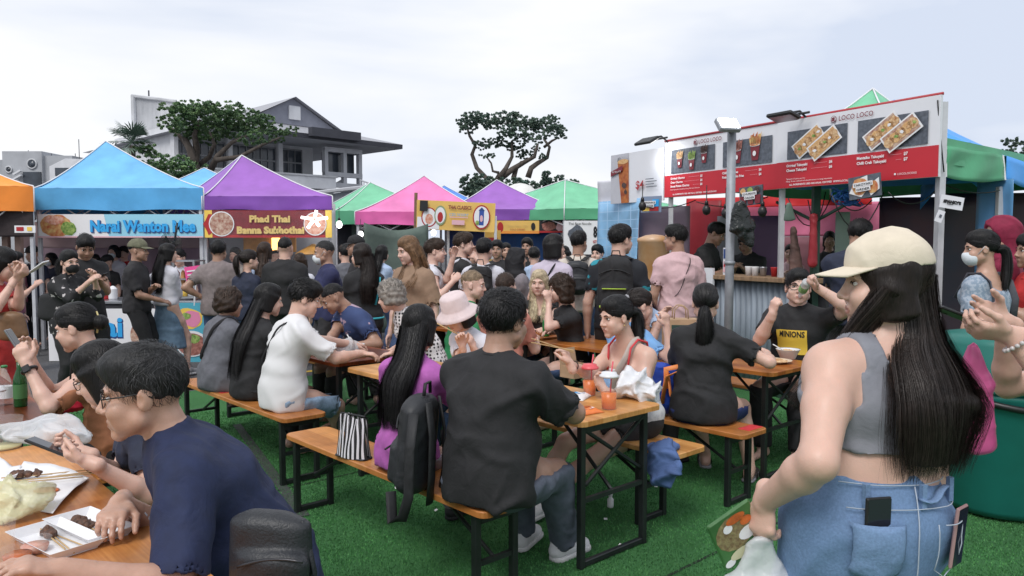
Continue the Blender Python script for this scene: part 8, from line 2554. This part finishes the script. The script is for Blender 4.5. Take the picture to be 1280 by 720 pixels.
ax=nrm(m1-m0);R=Vector(tuple(ax)).to_track_quat('Z','Y').to_matrix()
b=MB();b.smooth();b.lathe([(.012,0),(.013,.03),(.030,.07),(.032,.19),(.028,.20)],(m0-vec(bt.location)),14,R=R);b.build('bottle_wall',MILK,bt)
b=MB();b.smooth();b.lathe([(.0335,.085),(.0335,.145)],(m0-vec(bt.location)),14,False,R=R);b.build('label',mat('label_lime',(.25,.45,.18),.5,'plain',40,.3,0),bt)
d=6.7
S=person('tall man in a navy tee standing behind the drinking man',at(1070,d),62,1.86,1.2,'m',hy=35,hp=12,skin='tan',hair='short',hc='black',top=TEE(NAVY2,wf=16),bottom=PANTS(BLACK2),lh='phone',rh='phone',glasses=GLB)
# ---- DARK BROWN TABLE --------------------------------------------------------------------------
p=rc(2.53,-.62)
S=person('man in a printed white tee and light denim shorts on the red taped bench',(p[0],p[1]),YT-8,1.72,1.02,'m',seat=.47,lean=14,hy=18,hp=16,skin='light',hair='short',hc='black',rh=tuple(W(452,442,5.50)),rhint=(.2,-.7,-.6),lh=tuple(W(448,432,5.85)),rk=dict(curl=.5,n=(0,0,-1),d=(.9,.2,-.1)),lk=dict(curl=.5,n=(0,0,-1)),top=dict(m=PRINTT,sleeve=.85,off=.030,flare=.024,hem=-.10,amp=.008,wf=16),bottom=SHORT(DENIML,.92,flare=.035,off=.02),shoes=('sandal',BLACKP,BLACKP),near=5.0,nstr=1500,rf=tuple(G(432,572)+vec(-.06,.05,.085)),lf=tuple(G(412,585)+vec(.1,.45,.085)),kh=(.8,-.05,.9))
strap_over(S,BLACK,False,r=.007)
p=rc(3.02,-.64)
S=person('person with long black hair in black between the white and grey tees',(p[0],p[1]),YT,1.62,1.0,'f',seat=.47,lean=14,hy=30,hp=10,skin='light',hair='long',hc='black',hl=.42,top=dict(m=BLACK,sleeve=1.7,hairw=.10,hem=-.09),bottom=PANTS(BLACK),lh='table',rh='table')
p=rc(3.52,-.66)
S=person('older woman with short brown hair in a grey tee on the bench',(p[0],p[1]),YT+6,1.52,1.22,'f',seat=.47,lean=6,hy=38,hp=4,skin='mid',hair='curly',hc='brown',hl=.07,hvol=.012,top=TEE(GREYT,off=.022,hem=-.11,wf=15,amp=.010),bottom=SHORT(JEANS,1.0),shoes=('sandal',SANDB,SANDB),lh='lap',rh='table',rf=tuple(G(282,530)+vec(.05,.25,.085)),lf=tuple(G(300,520)+vec(.05,.5,.085)))
strap_over(S,BLACK2,False,r=.014,flat=.35)
p=rc(3.62,.68)
S=person('man in a dark blue floral shirt bowed over the dark brown table',(p[0]+.06,p[1]),YF-4,1.70,1.12,'m',seat=.47,lean=32,hy=205,hp=32,skin='tan',hair='crop',hc='black',rh=tuple(W(408,428,6.5)),lh=tuple(W(436,432,6.55)),lhint=(.6,-.2,-.6),top=TEE(FLORAL,off=.022,flare=.03),bottom=PANTS(BLACK2),headfwd=.06)
watch(S,'R')
S=person('elderly grey haired woman in polka dot top leaning on table',(W(536,460,5.95)[0],5.98),205,1.60,1.1,'f',hz=.66,lean=34,side=4,hy=172,hp=14,skin='light',hair='curly',hc='grey',hl=.09,hvol=.008,headfwd=.05,lh=tuple(W(492,441,5.72)),lhint=(.3,-.8,0),rh=tuple(W(480,444,6.15)),lk=dict(curl=.35,n=(0,0,-1),d=(-.9,0,-.2)),rk=dict(curl=.4,n=(0,0,-1)),top=dict(m=POLKA,sleeve=.12,off=.020,hem=-.10,amp=.005,flare=.02),bottom=PANTS(BLACK),near=5.5,kh=(-.8,-.5,.5))
# ---- FAR TABLE ---------------------------------------------------------------------------------
d=6.7
S=person('man with sandy hair in a green tee seated at the far table',at(575,d),25,1.74,1.06,'m',seat=.47,lean=10,hy=-8,hp=6,skin='fair',hair='crop',hc='sandy',top=TEE(GREENT,wf=16),bottom=PANTS(JEANS),rh=tuple(W(612,402,6.6)),lh='table')
d=6.2
S=person('man with cropped brown hair half hidden behind the black shirt',at(627,d),60,1.72,1.05,'m',seat=.47,lean=6,hy=75,skin='fair',hair='crop',hc='brown',top=TEE(cl('salmon',(.5,.2,.15))),bottom=PANTS(JEANS),lh='table',rh='table')
d=7.5
S=person('blond woman in a black tank top facing the camera at the far table',at(676,d),262,1.68,.95,'f',seat=.47,lean=6,hy=255,hp=4,skin='fair',hair='long',hc='blond',hl=.24,extra=dict(front=(1,-1)),top=dict(m=BLACK,sleeve=0.08,off=.012,neck=(.13,.07)),bottom=PANTS(JEANS),lh='table',rh='table',near=6.2)
d=6.75
S=person('woman with curly dark hair in a black tee in profile beside the blond woman',at(716,d),200,1.64,.98,'f',seat=.47,lean=10,hy=188,hp=4,skin='fair',hair='curly',hc='brown',hl=.16,hvol=.016,top=TEE(BLACK),bottom=PANTS(JEANS),lh=tuple(W(686,378,6.6)),lhint=(-.2,-.6,-.8),rh=tuple(W(690,415,6.9)),lk=dict(curl=.7,d=(-.2,0,.9)),near=6.2)
# ---- STANDING CROWD ----------------------------------------------------------------------------
d=5.4
S=person('person in a red dress with a phone cut by the left edge',at(-8,d),10,1.60,1.0,'f',hy=15,hp=15,skin='light',hair='long',hc='black',hl=.3,rh=tuple(W(20,348,5.2)),lh=tuple(W(24,344,5.3)),rk=dict(curl=.7,d=(.7,0,.5),n=(0,.3,.8)),top=TEE(REDD,skirt=(.45,.24,.20),name='dress'),bottom=None)
phone('phone held up by the person in the red dress',S.wR+vec(.12,.05,.075),(.8,-.1,.5),(-.5,-.1,.8),PLAS)
b=MB();b.smooth();V,Q=field_mesh([ecap(W(14,395,5.15),W(16,420,5.15),(1,0,0),.09,.04,.11,.05,.03)],.012);V=wrinkle(V,Q,.008,3,30);tag(mesh_np('handbag',V,Q,[mat('bag_tan',(.16,.085,.04),.5,'plain',14,.2,.2)]),'brown leather handbag at the hip of the red dress','bag')
d=7.6
S=person('woman in a black mask and scribble patterned black blouse with a phone',at(84,d),-22,1.55,1.0,'f',hy=-30,hp=4,skin='light',hair='pony',hc='black',hl=.2,mask=MASKB,rh=tuple(W(112,352,7.4)),lh=tuple(W(118,346,7.5)),top=dict(m=SCRIB,sleeve=1.4,off=.03,flare=.03,hem=-.1,amp=.008),bottom=PANTS(BLACK),rk=dict(curl=.6),near=6.3)
tt=S
V,Q=field_mesh([ecap(W(66,372,7.5),W(66,395,7.5),(1,0,0),.13,.06,.15,.07,.03,end=.8)],.014);tag(mesh_np('tote_bag',V,Q,[BLACK]),'black tote bag on the shoulder of the woman in the black mask','bag')
d=8.1
S=person('man in a black tee looking down at a phone behind the masked woman',at(106,d),-35,1.74,1.08,'m',hy=-50,hp=28,skin='tan',hair='short',hc='black',rh=tuple(W(116,352,7.8)),lh=tuple(W(124,350,7.9)),top=TEE(BLACK),bottom=PANTS(BLACK))
phone('phone in the hands of the man in black near the noodle stall',(S.wL+S.wR)/2+vec(.08,-.05,.04),(.6,-.2,.4),(-.4,0,.8))
d=9.0
S=person('man in an olive cap and black clothes in front of the noodle counter',at(170,d),8,Hof(299,d),1.05,'m',hy=5,skin='tan',hair='crop',hc='black',cap_=('cap',CAPO),top=dict(m=BLACK2,sleeve=.9,off=.025),bottom=PANTS(BLACK),rh='lap',lh='fold',shoes=('sneaker',SHOEB,SHOEB))
d=9.3
S=person('woman in a white sweater and blue midi skirt standing hand on hip',at(207,d),62,1.61,.92,'f',hy=40,skin='light',hair='long',hc='black',hl=.30,lh='hip',lhint=(-1,-.2,.1),rh=tuple(W(222,350,9.5)),top=dict(m=WHITE,sleeve=1.85,off=.018,hem=.02),bottom=dict(m=SKIRT,skirt=(.50,.25,.20),name='skirt'),shoes=('sneaker',SHOEG,SHOEW),near=6.3,rf=(px_x(231,9.3),9.3,.085),lf=(px_x(212,9.5),9.6,.085))
d=9.0
S=person('man in a taupe tee queueing at the red stall, back to the camera',at(272,d),92,1.66,1.12,'m',hy=88,skin='tan',hair='short',hc='black',top=TEE(TAUPE,off=.025,hem=-.1),bottom=PANTS(JEANS),lh='hip',rh='hang',shoes=('sneaker',SHOEB,SHOEB))
d=8.6
S=person('girl with a high ponytail in a navy tee queueing beside the taupe tee',at(308,d),70,1.54,.95,'f',hy=40,skin='light',hair='pony',hc='dark',hl=.2,extra=dict(tie=.05),top=TEE(NAVY2),bottom=PANTS(JEANS))
d=9.5
S=person('woman with long straight hair in a pale blue top at the red stall',at(330,d),85,1.63,.95,'f',skin='light',hair='long',hc='brown',hl=.30,top=TEE(LBLUE),bottom=PANTS(BLACK2))
d=8.6
S=person('broad man in a black tee queueing at the red stall',at(356,d),92,1.70,1.12,'m',skin='light',hair='crop',hc='black',top=TEE(BLACK,off=.024),bottom=PANTS(BLACK2))
d=10.2
S=person('child sized person with dark hair between the queueing men',at(375,d),100,1.48,.95,'f',skin='light',hair='bob',hc='brown',hl=.14,top=TEE(WHITE),bottom=PANTS(JEANS),detail=False)
d=8.1
S=person('man in a navy polo and white mask with folded arms',at(410,d),205,Hof(298,d),1.16,'m',hy=195,hp=6,skin='tan',hair='crop',hc='salt',mask=MASKW,lh='fold',rh='fold',top=TEE(cl('polo_navy',(.022,.026,.085))),bottom=PANTS(BLACK2),near=6.3)
d=7.6
S=person('woman with long hair in a black jacket with teal stripe',at(455,d),120,1.62,1.02,'f',hy=150,skin='light',hair='long',hc='dark',hl=.30,lh='phone',rh='phone',top=dict(m=BLACK,sleeve=1.8,off=.026,hem=-.08),bottom=PANTS(BLACK),near=6.3)
b=MB();b.smooth();b.tube([S.top-S.fw2*.09+S.lf2*-.13,S.chest-S.fw2*(S.chd+.03)-S.lf2*.11,S.waist-S.fw2*.12-S.lf2*.07],.012,6,flat=.4);b.tube([S.hip+S.lf1*(.19*math.cos(a))+S.fw1*.155*math.sin(a)+S.u1*.03 for a in np.linspace(2.6,6.8,12)],.010,6);b.build('stripe',mat('stripe_teal',(.05,.45,.55),.6,'flat'),S.root,world=True)['kind']='stuff'
d=9.8
S=person('person in a black cap behind the jacket woman',at(448,d),200,Hof(295,d),1.0,'m',skin='tan',hair='crop',hc='black',cap_=('cap',CAPK),top=TEE(BLACK2),bottom=PANTS(BLACK))
d=6.85
S=person('woman with loose fair brown hair in a beige top standing and looking left',at(517,d),240,1.70,1.06,'f',hy=215,hp=14,skin='fair',hair='long',hc='dirty',hl=.22,extra=dict(front=(1,-1)),top=dict(m=BEIGE,sleeve=.95,off=.026,flare=.05,hem=-.09,amp=.006),bottom=PANTS(JEANS),near=5.8,rh='hang',lh='hang')
d=8.0
S=person('young man in a white vest with crossbody straps in profile',at(540,d),8,Hof(298,d),.95,'m',hy=2,skin='fair',hair='short',hc='brown',top=dict(m=WHITE,sleeve=.15,off=.018),bottom=PANTS(BLACK2),lh=tuple(W(566,322,7.9)),lhint=(.2,-.3,-.9),rh=tuple(W(566,352,7.8)),near=6.3)
strap_over(S,BLACK,False,r=.014)
d=8.6
S=person('young man in a black tee with white straps touching his mouth',at(576,d),15,Hof(290,d),1.0,'m',hy=0,skin='fair',hair='short',hc='brown',lh='face',rh='face',rhint=(.3,-.5,-.8),top=TEE(BLACK),bottom=PANTS(BLACK2),near=6.3)
strap_over(S,WHITE,True,r=.014);strap_over(S,WHITE,False,r=.014)
d=8.3
S=person('man in a white tee and dark cap carrying a black backpack',at(604,d),82,Hof(297,d),1.05,'m',hy=70,skin='light',hair='short',hc='black',top=TEE(WHITE),bottom=PANTS(BLACK2))
worn_pack(S,'black backpack worn over the white tee',BLACK,CHAR2)
d=10.5
S=person('man facing the camera behind the white tee backpacker',at(622,d),260,Hof(300,d),1.0,'m',skin='tan',hair='short',hc='black',top=TEE(BLACK2),bottom=PANTS(BLACK))
d=8.4
S=person('woman in a black hijab and grey blouse in profile',at(643,d),38,Hof(309,d),1.0,'f',hy=12,skin='mid',hair='none',cap_=('hijab',HIJB),top=dict(m=GREYB,sleeve=1.8,off=.03),bottom=PANTS(BLACK),rh='phone',lh='phone')
d=7.8
S=person('person with chin length black hair in a lavender tee with a crossbody strap',at(689,d),60,Hof(291,d),1.08,'f',hy=18,skin='light',hair='bob',hc='black',hl=.17,hvol=.006,top=TEE(LAV,off=.03,hem=-.1),bottom=PANTS(BLACK2),near=6.3)
strap_over(S,BLACK,False,r=.010)
d=8.6
S=person('tall man in a cream tee with a charcoal backpack',at(722,d),84,Hof(287,d),1.08,'m',hy=62,skin='tan',hair='short',hc='black',top=TEE(CREAM),bottom=PANTS(JEANS))
worn_pack(S,'charcoal backpack worn over the cream tee',CHAR,CHAR2,.40,.28)
d=10.6
S=person('dark haired person glimpsed beside the cream tee backpacker',at(748,d),240,Hof(306,d),.95,'m',skin='light',hair='short',hc='black',top=TEE(BLACK2),bottom=PANTS(BLACK))
d=11.5
S=person('drinks stall worker in black behind the hijab woman',at(660,d),250,Hof(297,d),1.0,'m',skin='tan',hair='short',hc='black',top=TEE(BLACK),bottom=PANTS(BLACK))
d=11.8
S=person('second drinks stall worker in black at the yellow post',at(632,d),280,Hof(303,d),1.0,'f',skin='mid',hair='bob',hc='black',hl=.15,top=TEE(BLACK),bottom=PANTS(BLACK))
d=6.75
S=person('tall man in a black and teal cycling jersey with a large black backpack',at(772,d),78,Hof(279,d),1.05,'m',hy=38,skin='light',hair='short',hc='black',top=TEE(JERSEY,off=.022),bottom=PANTS(BLACK2),near=6.0)
r=worn_pack(S,'large black technical backpack with lime trim on the cycling jersey',BLACK,CHAR2,.50,.31,.20)
cP=S.chest-S.fw2*(S.chd+.265)-S.u2*.275
b=MB();b.smooth();b.tube([cP+S.u2*.07+S.lf2*x-S.fw2*.012 for x in(-.12,0,.12)],.012,6);b.tube([cP+S.u2*(.22)+S.lf2*x-S.fw2*.01 for x in(-.10,0,.10)],.005,6);b.build('trim',mat('trim_lime',(.35,.50,.05),.5,'flat'),r,world=True)['kind']='stuff'
d=7.6
S=person('man in a pale pink shirt with a thin black strap at the takoyaki stall',at(848,d),102,Hof(279,d),1.06,'m',hy=150,hp=0,skin='tan',hair='short',hc='black',top=TEE(PINKT,off=.024,hem=-.12),bottom=PANTS(BLACK2),near=6.3)
strap_over(S,BLACK,False,r=.007)
d=9.7
S=person('vendor in a black tee bending inside the takoyaki stall',at(876,d),330,Hof(272,d),1.15,'m',lean=14,hy=330,hp=25,skin='tan',hair='short',hc='black',top=TEE(BLACK),bottom=PANTS(BLACK),lh='phone',rh='phone')
d=10.0
S=person('vendor with glasses in black working behind the corrugated counter',at(934,d),235,Hof(288,d),1.05,'m',hy=230,hp=22,skin='tan',hair='short',hc='black',glasses=GLB,top=TEE(BLACK),bottom=PANTS(BLACK),lh='phone',rh='phone',near=6.3)
d=11.2
S=person('figure in dark clothes at the back of the takoyaki stall',at(1036,d),250,Hof(288,d),1.0,'f',skin='tan',hair='long',hc='black',hl=.2,top=TEE(BLACK2),bottom=PANTS(BLACK),detail=False)
# right edge
d=5.2
S=person('woman in white mask with dark ponytail and grey backpack straps',at(1234,d),118,1.72,1.02,'f',hy=165,hp=6,skin='mid',hair='pony',hc='black',hl=.34,extra=dict(tie=-.01),mask=MASKW,top=TEE(CHECK,off=.02,neck=(.10,.12),nfw=-.02),bottom=PANTS(JEANS),near=5.0)
for sg_ in(1,-1):
 b=MB();b.smooth();sh=S.neck+((S.sL if sg_>0 else S.sR)-S.neck)*.66+S.u2*.052
 b.tube([S.waist-S.fw2*.10+S.lf2*sg_*.14,S.chest-S.fw2*(S.chd+.026)+S.lf2*sg_*.12,S.top-S.fw2*(S.chd*.9)+S.lf2*sg_*.11,sh-S.fw2*.02,sh+S.fw2*.06,S.chest+S.fw2*(S.chd+.04)+S.lf2*sg_*.11],.026,8,flat=.25);b.build('strap',mat('strap_grey',(.07,.07,.085),.7,'cloth',20,.2,.1),S.root,world=True)
d=6.0
S=person('woman in a maroon hijab behind the masked woman at the right',at(1256,d),150,1.83,1.08,'f',hy=175,skin='mid',hair='none',cap_=('hijab',MAROON),top=dict(m=MAROON,sleeve=1.8,off=.03),bottom=PANTS(BLACK),hs=1.15)
d=5.6
S=person('person in a bright red shirt cut by the right edge',at(1296,d),170,1.70,1.1,'m',skin='tan',hair='short',hc='black',top=TEE(REDS_),bottom=PANTS(BLACK),lh='phone',rh='phone')
# hands with a phone entering at the right edge
S=person('woman at the right edge whose hands hold a phone above the green bin',(1.72,2.12),172,1.62,1.0,'f',hy=172,hp=20,skin='light',hair='long',hc='dark',hl=.3,lh=tuple(W(1262,418,2.02)),rh=tuple(W(1256,402,2.16)),lhint=(.15,-.35,-.9),rhint=(.2,.4,-.8),lk=dict(curl=.55,d=(-.95,.1,.12),n=(.05,.5,.75),thumb=.5),rk=dict(d=(-.9,-.1,.35),n=(-.2,-.5,.1),curls=(.15,.25,.45,.6),thumb=.3),top=TEE(BLACK),bottom=PANTS(JEANS),near=2.0)
phone('black phone in the two hands at the right edge',(S.wR+S.wL)/2+vec(-.125,.0,.03),(-.9,.05,.35),(.35,.05,.9))
b=MB();b.smooth()
e_,w_=S.eL,S.wL;dd_=nrm(w_-e_);c_=w_-dd_*.03;n2_=nrm(np.cross(dd_,(0,1,.2)));t2_=np.cross(dd_,n2_)
for k in range(16):
 a=k/16*6.283;q=c_+(n2_*math.cos(a)+t2_*math.sin(a))*.034
 b.lathe([(.001,-.006),(.006,-.003),(.006,.003),(.001,.006)],tuple(q),8)
b.build('bead_bracelet',mat('bead_pearl',(.6,.56,.56),.2,'plain',40,.1,0),S.root,world=True)['kind']='stuff'
hp1=S.wL+vec(-.05,.05,-.02)
V,Q=field_mesh([ecap(hp1+vec(-.0,.03,-.02),hp1+vec(.02,.05,-.13),(1,0,.2),.018,.012,.050,.03,.03),ecap(hp1+vec(.02,.05,-.13),hp1+vec(.03,.06,-.31),(1,0,.1),.045,.028,.062,.045,.03,end=.4)],.008)
V=wrinkle(V,Q,.004,41,30)
tag(mesh_np('plastic_bag',V,Q,[mat('bag_pink',(.74,.13,.36),.3,'plain',10,.08,.5,alpha=.78)]),'shocking pink plastic bag hanging beside the long dark hair','plastic bag')
V,Q=field_mesh([ell(hp1+vec(.03,.06,-.29),np.eye(3),(.06,.04,.035),.02)],.01);tag(mesh_np('food_parcel',V,Q,[mat('parcel_red',(.35,.03,.05),.5,'plain',30,.3,.2)]),'dark red parcel inside the pink plastic bag','parcel')
# small figures seen through the noodle stall
random.seed(21)
for i,(px_,top_,d,lb,hc2,m_,mk,cp)in enumerate(((66,316,12.6,'person in a white mask seen far through the noodle stall','black',NAVY2,MASKW,None),(43,308,12.0,'person in a dark cap left of the white stall pole','black',NAVY2,None,('cap',CAPK)),(120,318,13.0,'small distant figure in pink behind the man in black','black',cl('dusty_pink',(.4,.22,.24)),None,None),(136,326,12.4,'seated looking figure in a black cap behind the noodle counter','black',BLACK,None,('cap',CAPK)),(144,306,13.2,'distant figure in white with a pale mask beside the red canister','black',WHITE,MASKW,None),(156,308,13.4,'distant figure in bright red behind the noodle counter','black',REDS_,None,None),(20,322,11.8,'dark haired figure behind the brown posts','dark',cl('plum',(.2,.06,.1)),None,None))):
 hgt=max(1.40,Hof(top_,d))
 person(lb,at(px_,d),250+15*(i%3),hgt,1.0,'m' if i%2 else 'f',skin='light',hair='crop' if cp else('short' if i%2 else 'bob'),hl=.14,hc=hc2,top=TEE(m_),bottom=PANTS(BLACK2),mask=mk,cap_=cp,detail=False)
for px_,top_,d,yw,sx,lb,hr_,m_ in((226,312,11.3,265,'m','noodle stall cook in white behind the display case','short',WHITE),(296,309,12.0,255,'f','red stall cook in a pale apron seen between the queue heads','bun',CREAM),(345,313,12.2,285,'m','red stall cook in orange behind the long haired woman','crop',cl('orange_tee',(.6,.2,.04))),(432,306,11.0,120,'m','man in a grey tee walking behind the jacket woman','short',GREYT),(476,306,11.2,60,'f','woman in pale blue behind the beige woman','long',LBLUE),(532,309,10.6,200,'f','woman in pink between the vest man and the grey tarp','bob',PINKT),(590,309,11.0,300,'f','woman in cream behind the black tee with white straps','long',CREAM),(668,309,10.8,95,'m','man in light blue behind the lavender tee','short',LBLUE),(706,307,11.2,240,'f','woman in white between the lavender and cream tees','bob',WHITE),(802,301,10.6,200,'m','man in a grey tee by the lilac sheet','short',GREYT),(988,305,11.2,240,'f','helper in pink far behind the corrugated counter','bun',PINKT),(14,318,9.6,20,'m','man in a plum tee behind the red dress','short',cl('plum',(.2,.06,.1)))):
 person(lb,at(px_,d),yw,max(1.5,Hof(top_,d)),1.0,sx,skin='light',hair=hr_,hc='black',hl=.2,top=TEE(m_),bottom=PANTS(JEANS),lh='phone' if px_%2 else 'hang',rh='phone' if px_%3 else 'fold',detail=px_>400)
print('SCRIPT TIME',time.time()-T0_)
